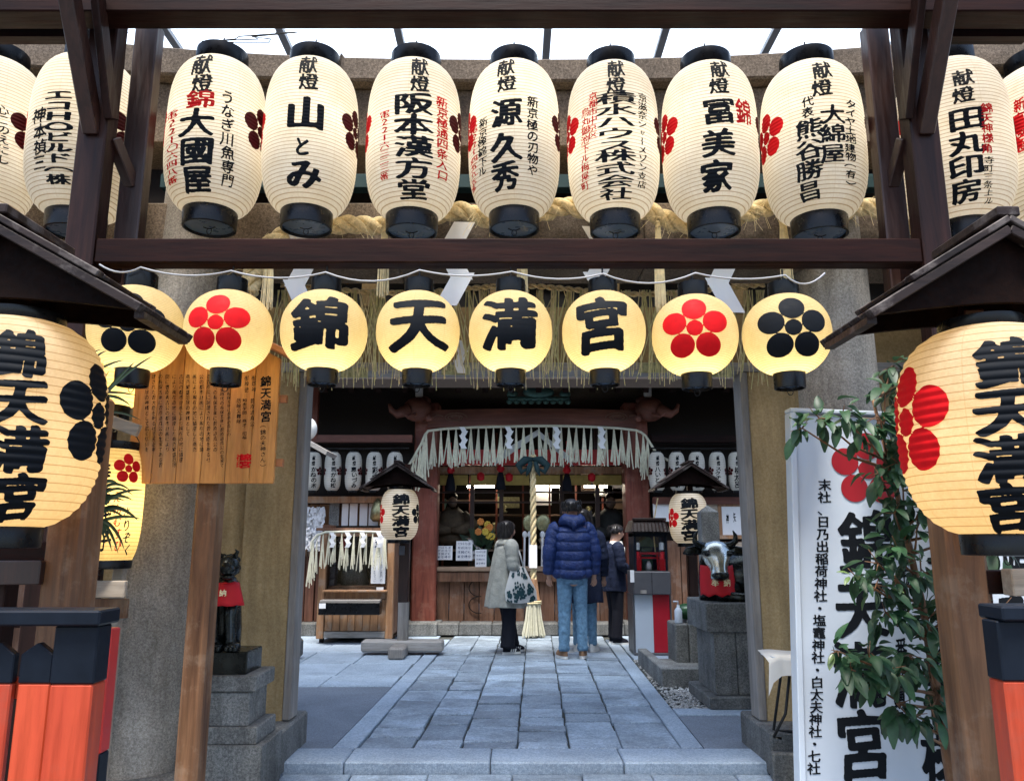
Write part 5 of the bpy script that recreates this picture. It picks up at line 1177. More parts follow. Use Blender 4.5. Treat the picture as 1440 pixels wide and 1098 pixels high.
# ================================================================== small roofed lanterns in the courtyard
def court_lantern(cx, Y, label, llabel, lx_, y0, y1, baseL, post=True):
    s_ = PM(660, Y); X = WX(cx, 660, Y); zap = PZ(653, Y-.18); rise = 32/s_; half = 50/s_
    t = thing('roofed_lantern_post', label, 'lantern post', (X, Y, 0), 0, 'roofed lantern posts in the courtyard')
    small_roof(t, X, Y, zap, half, rise, .20, .018)
    Lx = Lantern(lx_, y0, y1, 27, Y-.02, 22, 3.2, .58, 'paper_tall', .75, 'small_paper_lantern', llabel, 'small lit lanterns in the courtyard', ring_t=.03, ring_b=.04, depth=.012, seg=36, hook=False, glow=(1, .86, .66))
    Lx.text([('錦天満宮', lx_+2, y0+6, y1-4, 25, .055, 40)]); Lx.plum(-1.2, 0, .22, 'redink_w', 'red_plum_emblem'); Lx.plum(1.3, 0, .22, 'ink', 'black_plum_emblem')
    if post:
        MB().box(X+.0, X+.11, Y+.14, Y+.25, .1, 1.75).build('post', M['beam_red'], t, bevel=.01)
        MB().box(X+.002, X+.112, Y+.138, Y+.252, .1, .55).build('post_foot', M['grey_wood'], t, bevel=.008)
        MB().box(X-.0, X+.06, Y+.1, Y+.14, 1.05, 1.15).build('socket_box', M['greyplastic'], t, bevel=.004)
        for z in (1.95,): MB().box(X+.03, X+.08, Y-.15, Y+.25, z, z+.05).build('arm', M['beam_y'], t)
        MB().box(X+.035, X+.095, Y+.16, Y+.22, 1.7, 2.05).build('upper_post', M['beam_z'], t)
        MB().box(X-.38, X+.50, Y+.10, Y+.30, .03, .15).build('foot_beam', M['grey_wood_x'], t, bevel=.02); MB().box(X-.04, X+.13, Y-.22, Y+.098, .0, .12).build('cross_foot', M['grey_wood'], t, bevel=.02)
        MB().box(X-.04, X+.13, Y+.302, Y+.60, .0, .12).build('cross_foot', M['grey_wood'], t, bevel=.02)
    return t
court_lantern(562, 8.55, 'small timber lantern post with gabled roof on crossed grey feet at the courtyard left', 'small lit cream lantern under the left little courtyard roof', 562, 688, 759, 1)
court_lantern(966, 8.7, 'small timber lantern post with gabled roof behind the striped machine', 'small lit cream lantern under the right little courtyard roof', 968, 694, 764, 1)
# string from the garland to the right roof
o = MB().tube([W3((925, 700), 8.7), W3((918, 740), 8.7), W3((922, 780), 8.7)], .008, 5).build('pale_cord', M['rope'], None); tag(o, 'thin pale cord hanging beside the right courtyard lantern', 'cord')
# white base stone bits at far left
o = MB().box(WX(414, 915, 8.4), WX(424, 915, 8.4), 8.3, 8.5, 0, .22).build('bollard_stone', M['granite_base'], None, bevel=.04); tag(o, 'small pale stone cut by the left gate pier', 'stone')

# ================================================================== wooden charm kiosk with fringe
YK = 9.62; ko = thing('charm_kiosk', 'wooden kiosk with open window, black offering box and straw fringe', 'kiosk', (WX(500, 905, YK), YK, 0))
def kx(px, Y=YK): return WX(px, 830, Y)
def kz(py, Y=YK): return PZ(py, Y)
def kb(name, mat, a, b, ya, yb, t, bt, bev=.006): return MB().box(kx(a), kx(b), ya, yb, kz(bt), kz(t)).build(name, M[mat], ko, bevel=bev)
kb('side_post', 'plank_pale', 447, 457, YK, YK+.09, 748, 898); kb('side_post', 'plank_pale', 543, 553, YK, YK+.09, 748, 898)
kb('window_sill', 'plank_pale', 457.3, 542.7, YK+.01, YK+.1, 832, 842); kb('head_rail', 'plank_pale', 457.3, 542.7, YK+.01, YK+.1, 746, 754); kb('foot_rail', 'grey_wood_x', 457.3, 542.7, YK+.01, YK+.08, 888, 897)
for k in range(8): a = 457.3+k*10.67; kb('front_plank', 'plank_pale', a+.25, a+10.4, YK+.03, YK+.055, 842.5, 887.5, .004)
kb('counter_shelf', 'plank_pale', 455, 545, YK-.06, YK+.08, 829, 832); MB().box(kx(447), kx(553), YK+.091, YK+.75, .06, .10).build('floor_board', M['plank'], ko)
for a, b in ((447, 449), (551, 553)): MB().box(kx(a), kx(b), YK+.091, YK+.8, .07, 1.40).build('side_panel', M['plank'], ko)
MB().box(kx(449), kx(551), YK+.76, YK+.80, .1, 1.40).build('back_panel', M['dark'], ko); MB().box(kx(447)-.05, kx(553)+.05, YK-.02, YK+.82, kz(746)+.002, kz(742)).build('roof_board', M['plank'], ko)
for q in ((449, .10), (449, .7), (549, .10), (549, .7)): MB().box(kx(q[0]), kx(q[0])+.05, YK+q[1], YK+q[1]+.05, 0, .07).build('foot', M['dark'], ko)
MB().box(kx(457.5), kx(542.5), YK+.052, YK+.056, kz(831), kz(755)).build('glass_pane', M['glass'], ko)
# things inside the kiosk
o = MB().loft([(kx(490), YK+.4, .66, .17, .15), (kx(488), YK+.4, .79, .15, .14), (kx(488), YK+.4, .94, .12, .12), (kx(486), YK+.38, 1.03, .06, .06)], 18, fn=lambda p, q, u: p+Vector((.012*sin(q*5), .012*cos(q*4), 0))).build('stone_figure', M['granite_base'], None, smooth=True); tag(o, 'grey rock like figure standing inside the kiosk window', 'figure')
for k, px in enumerate((518, 526, 534)):
    t = on('small_doll', 'tiny brown doll inside the kiosk, %s of three' % ['left', 'middle', 'right'][k], 'doll', kx(px), YK+.25, .66, 'tiny dolls in the kiosk')
    MB().loft([(kx(px), YK+.25, .66, .035, .03), (kx(px), YK+.25, .74, .03, .025), (kx(px), YK+.25, .76, .012, .012)], 10).build('body', M['plank_pale'], t, smooth=True); MB().ball((kx(px), YK+.25, .79), .025, 10, 7).build('head', M['plank_pale'], t, smooth=True)
kt = on('kiosk_shelf', 'small stacked grey boxes at the left inside the kiosk', 'boxes', kx(461), YK+.2, .66)
for k in range(4): MB().box(kx(458.5), kx(466), YK+.15, YK+.3, .665+k*.075, .735+k*.075).build('box', M['greyplastic'], kt, bevel=.004)
MB().box(kx(458), kx(542), YK+.12, YK+.7, .62, .66).build('display_shelf', M['plank'], ko)
ob = on('offering_box', 'black offering box with pale lid fixed on the kiosk front', 'offering box', kx(497), YK-.1, kz(862))
MB().box(kx(455), kx(539), YK-.22, YK-.062, kz(862), kz(845)).build('box_body', M['black'], ob, bevel=.006); MB().box(kx(456), kx(538), YK-.2, YK-.065, kz(845)+.001, kz(842)).build('pale_lid', M['grey_wood_x'], ob)
MB().box(kx(456), kx(465), YK-.226, YK-.222, kz(853), kz(846)).build('label', M['whitepaper'], ob)
kn = on('banner_strip', 'long white paper banner hung at the right of the kiosk window', 'banner', kx(532), YK-.05, kz(820))
MB().box(kx(522), kx(542), YK-.05, YK-.046, kz(820), kz(755)).build('sheet', M['whitepaper'], kn); flat_text([('おみくじ', 531, 757, 784, 8, .05, 24), ('御神前にてお引き下さい', 527, 788, 818, 4, .03, 16), ('一回二百円也', 536, 788, 818, 4, .03, 16)], YK-.05, kn, 'lettering', 'navyink')
kn = on('banner_strip', 'narrow purple lettered strip in the middle of the kiosk window', 'banner', kx(480), YK-.03, kz(790))
MB().box(kx(476), kx(485), YK-.03, YK-.027, kz(788), kz(756)).build('sheet', M['darkred'], kn); flat_text([('みくじ所', 480, 758, 786, 5, .05, 20)], YK-.03, kn, 'lettering', 'whitepaper')
kn = on('price_card', 'small white card at the lower right of the kiosk window', 'card', kx(535), YK-.05, kz(831)); MB().box(kx(530), kx(540), YK-.045, YK-.04, kz(831), kz(825)).build('sheet', M['whitepaper'], kn)
fk = on('tufted_shimenawa', 'short straw tuft garland with small zigzag papers across the kiosk top', 'sacred rope', kx(495), YK-.12, kz(748))
lk = [(437, 775), (438, 762), (446, 752), (458, 748), (500, 747), (542, 748)]
MB().tube([W3(p, YK-.12) for p in along(lk, 30)], .014, 6).build('garland_rope', M['straw_w'], fk, smooth=True)
for i, p in enumerate(along(lk, 15)): tuft(p, random.uniform(44, 52), 2.5, YK-.12, fk, nst=6)
for px in (468, 490, 511, 534): shide(px, 748, 770, 9, YK-.16, None, n=4, parent=fk)

# ================================================================== fortune machine with striped front
YM = GY(922); om = thing('fortune_machine', 'shrine shaped fortune machine with black cabinet and white and crimson front', 'machine', (WX(916, 922, YM), YM, 0))
mx = lambda px: WX(px, 830, YM); mz = lambda py: PZ(py, YM)
MB().box(mx(890), mx(943), YM, YM+.4, mz(923), mz(918)).build('plinth', M['greyplastic'], om, bevel=.004)
MB().box(mx(892), mx(917.4), YM+.004, YM+.03, mz(917.5), mz(836)).build('white_panel', M['white'], om, bevel=.003)
MB().box(mx(917.6), mx(941), YM+.004, YM+.03, mz(917.5), mz(836)).build('crimson_panel', M['crimson'], om, bevel=.003)
MB().box(mx(889.5), mx(891.7), YM, YM+.4, mz(917.6), mz(836)).build('side_frame', M['greyplastic'], om, bevel=.002); MB().box(mx(941.3), mx(943.5), YM, YM+.4, mz(917.6), mz(836)).build('side_frame', M['greyplastic'], om, bevel=.002)
MB().box(mx(892), mx(941), YM+.031, YM+.4, mz(917.5), mz(836)).build('cabinet_body', M['greyplastic'], om)
MB().box(mx(890), mx(942.5), YM-.06, YM+.4, mz(835.5), mz(803)).build('control_box', M['greyplastic'], om, bevel=.01)
MB().box(mx(899), mx(908), YM-.066, YM-.061, mz(834), mz(829)).build('coin_tray', M['grey_wood'], om, bevel=.002); MB().box(mx(915.5), mx(916.2), YM-.0615, YM-.06, mz(835), mz(804)).build('panel_seam', M['black'], om)
MB().box(mx(885.5), mx(891), YM-.07, YM-.062, mz(818), mz(801)).build('paper_tag', M['whitepaper'], om)
for a, b in ((893, 896.5), (937, 940.5)): MB().box(mx(a), mx(b), YM-.01, YM+.38, mz(802.5), mz(750)).build('case_post', M['blackpaint'], om, bevel=.004)
MB().box(mx(896.6), mx(936.9), YM+.34, YM+.38, mz(802.5), mz(750)).build('case_back', M['navy'], om); MB().box(mx(893), mx(940.5), YM-.01, YM+.38, mz(754), mz(748.5)).build('case_head', M['blackpaint'], om)
mb = MB(); xm0, xm1 = mx(888), mx(944); mb.add([(xm0, YM-.08, mz(748)), (xm1, YM-.08, mz(748)), (xm1+.0, YM+.44, mz(748)), (xm0, YM+.44, mz(748)), (xm0+.04, YM-.0, mz(731)), (xm1-.04, YM-.0, mz(731)), (xm1-.04, YM+.36, mz(731)), (xm0+.04, YM+.36, mz(731))],
   [(0, 3, 2, 1), (4, 5, 6, 7), (0, 1, 5, 4), (1, 2, 6, 5), (2, 3, 7, 6), (3, 0, 4, 7)]); mb.build('hipped_roof', M['roofwood'], om, bevel=.006)
for k in range(10): x = xm0+.03+k*(xm1-xm0-.06)/9; MB().beam((x, YM-.075, mz(747)), (x*.93+(xm0+xm1)/2*.07, YM+.0, mz(731)), .014, .014).build('roof_batten', M['beam_y'], om)
MB().box(mx(892), mx(940), YM-.03, YM+.0, mz(732)+.0, mz(728)).build('ridge', M['roofwood'], om, bevel=.005)
dz = mz(802)
mb = MB(); c0 = mx(916)                                          # red torii, little shrine and two attendants inside
for s_ in (-1, 1): mb.tube([(c0+s_*.10, YM+.08, dz), (c0+s_*.092, YM+.08, dz+.17)], .012, 8)
mb.box(c0-.15, c0+.15, YM+.065, YM+.095, dz+.17, dz+.195).box(c0-.12, c0+.12, YM+.07, YM+.09, dz+.125, dz+.142)
mb.build('model_torii', M['redcloth'], om)
MB().box(c0-.06, c0+.06, YM+.2, YM+.3, dz, dz+.24).prism([(c0-.13, dz+.25), (c0+.13, dz+.25), (c0, dz+.38)], YM+.15, YM+.32).build('model_shrine', M['verdigris'], om)
MB().loft([(c0, YM+.12, dz, .035, .03), (c0, YM+.12, dz+.06, .03, .025), (c0, YM+.12, dz+.10, .012, .012)], 10).build('model_figure', M['whitepaper'], om, smooth=True)
for s_ in (-1, 1):
    MB().loft([(c0+s_*.135, YM+.03, dz+.12, .03, .03), (c0+s_*.135, YM+.03, dz+.20, .028, .03)], 10).build('model_attendant', M['redcloth'], om); MB().lathe([(.028, dz+.22), (.03, dz+.29), (.02, dz+.30)], 10, (c0+s_*.135, YM+.03, 0)).build('model_lantern', M['whitepaper'], om)
    MB().box(c0+s_*.135-.035, c0+s_*.135+.035, YM+.0, YM+.06, dz, dz+.118).build('model_stand', M['redcloth'], om)
MB().box(mx(896.7), mx(936.8), YM-.0, YM+.003, mz(802), mz(754.5)).build('glass_pane', M['glass'], om)
# ================================================================== stone ox on granite pedestal
YO = 5.97
pe = thing('stone_pedestal', 'grey granite pedestal of stacked blocks carrying the bronze ox', 'pedestal', (1.85, YO, 0))
X0 = WX(996, 870, YO)
MB().box(X0-.02, 2.42, YO-.02, YO+.62, PZ(889, YO), PZ(847, YO)).build('top_slab', M['granite_base'], pe, bevel=.008)
zbt = PZ(978, YO); zt1 = PZ(889, YO)-.002
MB().box(X0+.04, X0+.048+.155, YO+.03, YO+.57, zbt, zt1).build('body_block', M['granite_base'], pe, bevel=.004); MB().box(X0+.208, 2.36, YO+.035, YO+.57, zbt, zt1).build('body_block', M['granite_base'], pe, bevel=.004)
MB().box(X0-.03, 2.42, YO-.04, YO+.64, 0, zbt-.002).build('base_slab', M['granite_base'], pe, bevel=.01)
ztop = PZ(847, YO)
ox = thing('ox_statue', 'dark bronze reclining ox statue with polished face and red bib', 'ox statue', (WX(1014, 800, YO), YO+.1, ztop))
xo, yo = WX(1014, 800, YO), YO+.16; zo = PZ(790, YO)
def skull(p, q, u): return p
mb = MB()   # head: rings stacked along the face, from poll to muzzle, face tilted towards the street
prof = [(.03, .03, -.05), (.085, .06, -.03), (.108, .075, .01), (.112, .085, .06), (.094, .085, .11), (.070, .075, .155), (.064, .068, .195), (.072, .062, .225), (.066, .052, .250), (.03, .03, .262)]
A = Matrix.Translation((xo, yo-.02, zo+.10)) @ Matrix.Rotation(radians(180-24), 4, 'X')
vs = []; n = 24
for rx, ry, s_ in prof:
    for k in range(n):
        q = 2*pi*k/n; vs.append(A @ Vector((rx*cos(q), ry*sin(q)*(1.0), s_)))
mb.add(vs, [(i*n+k, i*n+(k+1) % n, (i+1)*n+(k+1) % n, (i+1)*n+k) for i in range(len(prof)-1) for k in range(n)]+[tuple(range(n)), tuple(range((len(prof)-1)*n, len(prof)*n))])
mb.build('head', M['bronze_hi'], ox, smooth=True)
for s_ in (-1, 1):
    MB().tube([(xo+s_*.075, yo-.01, zo+.115), (xo+s_*.125, yo-.02, zo+.125), (xo+s_*.158, yo-.03, zo+.155), (xo+s_*.155, yo-.04, zo+.20), (xo+s_*.135, yo-.05, zo+.235)], [.030, .027, .022, .015, .004], 12).build('horn', M['bronze'], ox, smooth=True)
    e = MB(); pts_ = [(xo+s_*.10, yo, zo+.075), (xo+s_*.16, yo-.01, zo+.082), (xo+s_*.215, yo-.015, zo+.075), (xo+s_*.25, yo-.01, zo+.060)]
    e.tube(pts_, [(.012, .022), (.014, .038), (.012, .032), (.004, .006)], 12); e.build('ear', M['bronze'], ox, smooth=True)
    c = A @ Vector((s_*.088, .062, .075)); MB().ball(c, (.022, .018, .018), 12, 8).build('eye', M['black'], ox, smooth=True)
    c = A @ Vector((s_*.095, .060, .055)); MB().ball(c, (.032, .02, .014), 12, 8).build('brow', M['bronze'], ox, smooth=True)
    c = A @ Vector((s_*.034, .052, .228)); MB().ball(c, (.016, .014, .012), 10, 7).build('nostril', M['black'], ox, smooth=True)
c = A @ Vector((0, .012, .225)); MB().ball(c, (.068, .06, .040), 18, 12).build('muzzle', M['bronze'], ox, smooth=True)
MB().loft([(xo+.02, yo+.10, ztop+.0, .13, .10), (xo+.02, yo+.10, ztop+.12, .135, .12), (xo+.01, yo+.08, zo-.02, .115, .11), (xo, yo+.04, zo+.06, .085, .08), (xo, yo+.02, zo+.11, .05, .05)], 24).build('neck', M['bronze'], ox, smooth=True)
MB().tube([(xo+.06, yo+.10, ztop+.14), (xo+.25, yo+.16, ztop+.19), (xo+.50, yo+.18, ztop+.18), (xo+.72, yo+.18, ztop+.13), (xo+.80, yo+.18, ztop+.10)], [.13, .19, .19, .15, .06], 24).build('body', M['bronze'], ox, smooth=True)
for yy in (-.03, .02): MB().tube([(xo+.14, yo+yy+.02, ztop+.09), (xo+.02, yo+yy-.05, ztop+.04), (xo+.20, yo+yy-.08, ztop+.028), (xo+.30, yo+yy-.08, ztop+.028)], [.06, .045, .035, .03], 12).build('foreleg', M['bronze'], ox, smooth=True)
vs = []; nn, mm = 14, 10                                        # bib: curved cloth hanging round the neck
for j in range(mm+1):
    for i in range(nn+1):
        a = -1.25+2.5*i/nn; v = j/mm; r = .125+.03*v; vs.append((xo+.005+r*sin(a)*(1.0-.12*v*v), yo+.04-r*1.05*cos(a)-.01*v+.004*sin(a*11)*v, zo-.045-v*.205+.02*abs(sin(a))*(1-v)-(0 if v < .9 else .01*cos(a*9))))
fs = [(j*(nn+1)+i, j*(nn+1)+i+1, (j+1)*(nn+1)+i+1, (j+1)*(nn+1)+i) for j in range(mm) for i in range(nn)]
o = MB().add(vs, fs).build('red_bib', M['redcloth'], ox, smooth=True); so = o.modifiers.new('s', 'SOLIDIFY'); so.thickness = .008
mb = MB()
for k, ch in enumerate('奉納'):
    V, Fc = glyph(ch, .04, 24); zz = zo-.15
    if len(V): mb.add([(xo-.045+k*.09+a*.06+.005, yo+.04-1.05*.145*cos(((-.045+k*.09+a*.06))/.145)-.022, zz+b*.07) for a, b in V], Fc)
mb.build('bib_lettering', M['straw'], ox, fix=False)
# stone marker behind, water basin, low kerb
YP = 7.5; sp_ = thing('stone_marker', 'square grey stone pillar with pointed top standing behind the ox', 'stone pillar', (WX(1001, 800, YP), YP, 0)); x = WX(1001, 780, YP)
MB().box(x-.085, x+.085, YP, YP+.17, 0, PZ(720, YP)).build('shaft', M['granite_base'], sp_, bevel=.006)
zt = PZ(720, YP); MB().add([(x-.085, YP, zt+.001), (x+.085, YP, zt+.001), (x+.085, YP+.17, zt+.001), (x-.085, YP+.17, zt+.001), (x, YP+.085, zt+.07)], [(0, 3, 2, 1), (0, 1, 4), (1, 2, 4), (2, 3, 4), (3, 0, 4)]).build('pointed_top', M['granite_base'], sp_)
YB2 = 7.75; wb = thing('stone_basin', 'rough grey stone basin beside the pedestal', 'stone basin', (WX(967, 900, YB2), YB2, 0)); x0, x1 = WX(950, 900, YB2), WX(984, 900, YB2)
MB().box(x0, x0+.13, YB2, YB2+.4, 0, PZ(877, YB2)).build('basin_block', M['granite_base'], wb, bevel=.012); MB().box(x0+.134, x1+.3, YB2, YB2+.4, 0, PZ(873, YB2)).build('basin_block', M['granite_base'], wb, bevel=.012)
xw = WX(968, 866, YB2+.15); o = MB().ball((xw, YB2+.18, PZ(873, YB2)+.075), (.13, .09, .078), 20, 14).build('green_melon', M['verdigris'], None, smooth=True); tag(o, 'dark green melon resting on the stone basin', 'melon'); MELON = o
sb = on('soap_bottle', 'white pump bottle standing at the left end of the basin', 'pump bottle', WX(956, 870, YB2), YB2+.08, PZ(877, YB2)); xs_ = WX(956, 870, YB2); z0 = PZ(877, YB2)
MB().lathe([(.035, 0), (.037, .01), (.037, .12), (.02, .145), (.014, .15), (.014, .17)], 18, (xs_, YB2+.06, z0)).build('bottle', M['white'], sb, smooth=True); MB().tube([(xs_, YB2+.06, z0+.17), (xs_, YB2+.06, z0+.205), (xs_-.045, YB2+.06, z0+.205)], .008, 8).build('pump', M['white'], sb, smooth=True)
lb = thing('low_stone_kerb', 'low granite kerb forming a small box on the gravel edge', 'kerb', (1.6, 7.3, 0)); Yk0 = GY(966); xk = WX(931, 966, Yk0)
MB().box(xk, xk+.62, Yk0, Yk0+.09, -.01, .15).build('kerb_block', M['granite_base'], lb, bevel=.008); MB().box(xk-.0, xk+.09, Yk0+.093, Yk0+1.25, -.01, .15).build('kerb_block', M['granite_base'], lb, bevel=.008)
MB().box(xk+.093, xk+.60, Yk0+.093, Yk0+1.2, -.01, .06).build('inner_stone', M['granite_base'], lb, bevel=.005)
# white draped stool at the right pier, thin metal stand
ds = thing('folding_stand', 'thin black folding stand draped with a white cloth beside the right pier', 'stand', (WX(1100, 1000, 4.5), 4.5, 0))
xc = WX(1100, 930, 4.42); z_t = PZ(916, 4.42)
MB().box(xc-.10, xc+.22, 4.27, 4.47, z_t-.02, z_t-.006).build('top_board', M['white'], ds)
vs = []; 
for i in range(13):
    for j in range(9):
        u, v = i/12, j/8; xx = xc-.115+u*.34; zz = z_t+.002-(0 if v < .35 else (v-.35)*.16)-max(0, .12-u)*.8*v; yy = 4.48-min(v, .35)/.35*.215-(v > .35)*.006*sin(u*22)-.004
        vs.append((xx-(.02*v if u < .1 else 0), yy, zz+.004*sin(u*9+v*5)))
o = MB().add(vs, [(i*9+j, i*9+j+1, (i+1)*9+j+1, (i+1)*9+j) for i in range(12) for j in range(8)]).build('white_cloth', M['whitecloth'], ds, smooth=True)
MB().tube([(xc+.02, 4.33, z_t-.02), (xc-.03, 4.33, z_t-.30), (xc-.10, 4.33, .19), (xc-.06, 4.33, .185)], .008, 8).tube([(xc+.02, 4.45, z_t-.02), (xc-.06, 4.45, .20), (xc+.04, 4.45, .19)], .008, 8).build('stand_leg', M['wire'], ds, smooth=True)

# ================================================================== guardian lion-dog on a stepped pedestal, left
YD = 4.17
kp = thing('stepped_pedestal', 'stepped dark stone pedestal behind the log post of the notice board', 'pedestal', (-1.4, YD, SZ))
def slab(name, a, b, t, bt, dy, mat='granite_base'):
    x0, x1 = WX(a, (t+bt)/2, YD-dy), WX(b, (t+bt)/2, YD-dy); return MB().box(x0, x1, YD-dy, YD+dy, PZ(bt, YD-dy), PZ(t, YD-dy)).build(name, M[mat], kp, bevel=.006)
slab('foot_block', 262, 366, 1048, 1130, .17); slab('lower_step', 268, 361, 1022, 1047.6, .155); slab('waist', 274, 350, 973, 1021.6, .14, 'granite_base'); slab('upper_step', 268, 360, 950, 972.6, .155)
slab('black_plinth', 274, 347, 916, 949.6, .12, 'bronze')
zk = PZ(916, YD-.12); xk_ = WX(316, 870, YD)
kd = thing('guardian_statue', 'black bronze guardian lion dog with red bib, half hidden by the log post', 'statue', (xk_, YD, zk))
MB().loft([(xk_-.03, YD+.05, zk, .10, .10), (xk_-.03, YD+.05, zk+.10, .10, .10), (xk_-.015, YD+.03, zk+.22, .082, .085), (xk_, YD+.01, zk+.32, .06, .065), (xk_, YD, zk+.36, .04, .05)], 20).build('body', M['bronze'], kd, smooth=True)
for dx, dy_ in ((-.05, 0), (.035, -.01)):
    MB().tube([(xk_+dx, YD-.02, zk+.26), (xk_+dx+.01, YD-.05, zk+.16), (xk_+dx+.02, YD-.055, zk+.05), (xk_+dx+.03, YD-.07, zk+.022)], [.042, .032, .026, .03], 14).build('foreleg', M['bronze'], kd, smooth=True)
    mb = MB().ball((xk_+dx+.045, YD-.09, zk+.022), (.042, .05, .022), 14, 8)
    for q in (-.022, 0, .022): mb.ball((xk_+dx+.055+q, YD-.135, zk+.016), (.013, .02, .015), 8, 6)
    mb.build('paw', M['bronze'], kd, smooth=True)
MB().ball((xk_+.01, YD-.03, zk+.41), (.060, .07, .058), 18, 12).ball((xk_+.03, YD-.09, zk+.395), (.038, .04, .03), 14, 8).ball((xk_+.035, YD-.125, zk+.405), (.018, .012, .012), 10, 6).build('head', M['bronze'], kd, smooth=True)
MB().ball((xk_+.04, YD-.10, zk+.362), (.032, .035, .012), 12, 6).build('jaw', M['bronze'], kd, smooth=True)
mb = MB()
for k in range(26): a, e = rr.uniform(0, 2*pi), rr.uniform(-.3, 1.2); mb.ball((xk_-.01+.06*cos(a)*cos(e), YD+.02+.05*sin(a)*cos(e), zk+.40+.07*sin(e)), .018, 8, 6)
mb.build('mane', M['bronze'], kd, smooth=True, fix=False)
for s_ in (-1, 1): MB().tube([(xk_+s_*.035, YD-.02, zk+.455), (xk_+s_*.05, YD-.02, zk+.49), (xk_+s_*.04, YD-.03, zk+.50)], [.015, .01, .003], 8).build('ear', M['bronze'], kd, smooth=True)
vs = []
for j in range(7):
    for i in range(13): a = -1.3+2.6*i/12; v = j/6; r = .068+.035*v; vs.append((xk_+r*sin(a)*1.1, YD+.0-r*1.15*cos(a), zk+.335-v*.115+.003*sin(a*9)))
o = MB().add(vs, [(j*13+i, j*13+i+1, (j+1)*13+i+1, (j+1)*13+i) for j in range(6) for i in range(12)]).build('red_bib', M['redcloth'], kd, smooth=True); so = o.modifiers.new('s', 'SOLIDIFY'); so.thickness = .005
mb = MB()
for k, ch in enumerate('奉納'):
    V, Fc = glyph(ch, .04, 24)
    if len(V): mb.add([(xk_-.02+k*.042+a*.032, YD-.115-.004+.08*((-.02+k*.045+a*.038)/.08)**2*.8-.004, zk+.285+b*.038) for a, b in V], Fc)
mb.build('bib_lettering', M['straw'], kd, fix=False)
M['melonm'] = leafmat('green_melon_rind', (.01, .05, .015), (.03, .12, .04)); MELON.data.materials[0] = M['melonm']

# ================================================================== people
def skin_mesh(V, E_, name, mat, parent, root='pelvis', sub=2):
    names = list(V); me = bpy.data.meshes.new(name); me.from_pydata([V[k][0] for k in names], [(names.index(a), names.index(b)) for a, b in E_], [])
    o = bpy.data.objects.new(name, me); COL.objects.link(o)
    md = o.modifiers.new('skin', 'SKIN'); md.use_smooth_shade = True
    sk = me.skin_vertices[0].data if me.skin_vertices else None
    if sk is None:
        bm = bmesh.new(); bm.from_mesh(me); bm.verts.layers.skin.verify(); bm.to_mesh(me); bm.free(); sk = me.skin_vertices[0].data
    for i, k in enumerate(names):
        r = V[k][1]; sk[i].radius = (r, r) if not hasattr(r, '__len__') else r; sk[i].use_root = (k == root)
    sb = o.modifiers.new('sub', 'SUBSURF'); sb.levels = sub; sb.render_levels = sub
    me.materials.append(mat); o.parent = parent; return o
def body(parent, h, arms, legs, head_tilt=(0, 0)):
    """arms: per side list shoulder, elbow, wrist, hand-direction; legs: hip, knee, ankle, toe; local frame faces -Y"""
    V = {}; E_ = []
    def j(k, p, r, par=None):
        V[k] = (Vector(p)*h, r*h if not hasattr(r, '__len__') else (r[0]*h, r[1]*h))
        if par: E_.append((par, k))
    tx, ty = head_tilt
    j('pelvis', (0, 0, .52), (.085, .06)); j('waist', (0, 0, .62), (.075, .052), 'pelvis'); j('chest', (0, .005, .73), (.09, .06), 'waist'); j('neck0', (0, .006, .825), (.045, .04), 'chest')
    j('neck', (tx*.2, .0+ty*.2, .865), .032, 'neck0'); j('head0', (tx*.6, -.008+ty*.6, .905), .048, 'neck'); j('head1', (tx, -.006+ty, .948), .055, 'head0'); j('head2', (tx*1.2, .002+ty*1.2, .978), .036, 'head1')
    j('nose', (tx*.9, -.068+ty, .922), .009, 'head0')
    for s_, n in ((-1, 'L'), (1, 'R')):
        a = arms[n]; l = legs[n]
        j('sh'+n, (s_*.105, .0, .805), .038, 'chest'); j('el'+n, a[0], .026, 'sh'+n); j('wr'+n, a[1], .017, 'el'+n)
        w = Vector(a[1]); d = Vector(a[2]).normalized(); sd = d.cross(Vector((0, 1, 0))); sd = sd.normalized() if sd.length > .3 else Vector((1, 0, 0))
        pm = w+d*.028; j('pa'+n, pm, (.018, .011), 'wr'+n)
        for q, (o_, ln) in enumerate(((-.016, .040), (-.005, .046), (.006, .043), (.016, .034))):
            b = pm+sd*o_*.9+d*.014; j('f%d%s' % (q, n), b, .0052, 'pa'+n); m_ = b+d*ln*.5; j('g%d%s' % (q, n), m_, .0048, 'f%d%s' % (q, n)); j('h%d%s' % (q, n), m_+d*ln*.4+Vector((-s_*.008, -.006, 0)), .004, 'g%d%s' % (q, n))
        b = pm-sd*.016*s_*0+Vector((-s_*.006, -.016, .0))-d*.006; j('t0'+n, b, .0058, 'pa'+n); j('t1'+n, b+d*.022+Vector((0, -.012, 0)), .005, 't0'+n)
        j('hp'+n, (s_*.05, 0, .49), .056, 'pelvis'); j('kn'+n, l[0], .036, 'hp'+n); j('an'+n, l[1], .023, 'kn'+n); f = Vector(l[1])
        j('toe'+n, (f.x+l[2][0], f.y+l[2][1], .02), .02, 'an'+n)
    return skin_mesh(V, E_, 'body', M['skin'], parent)
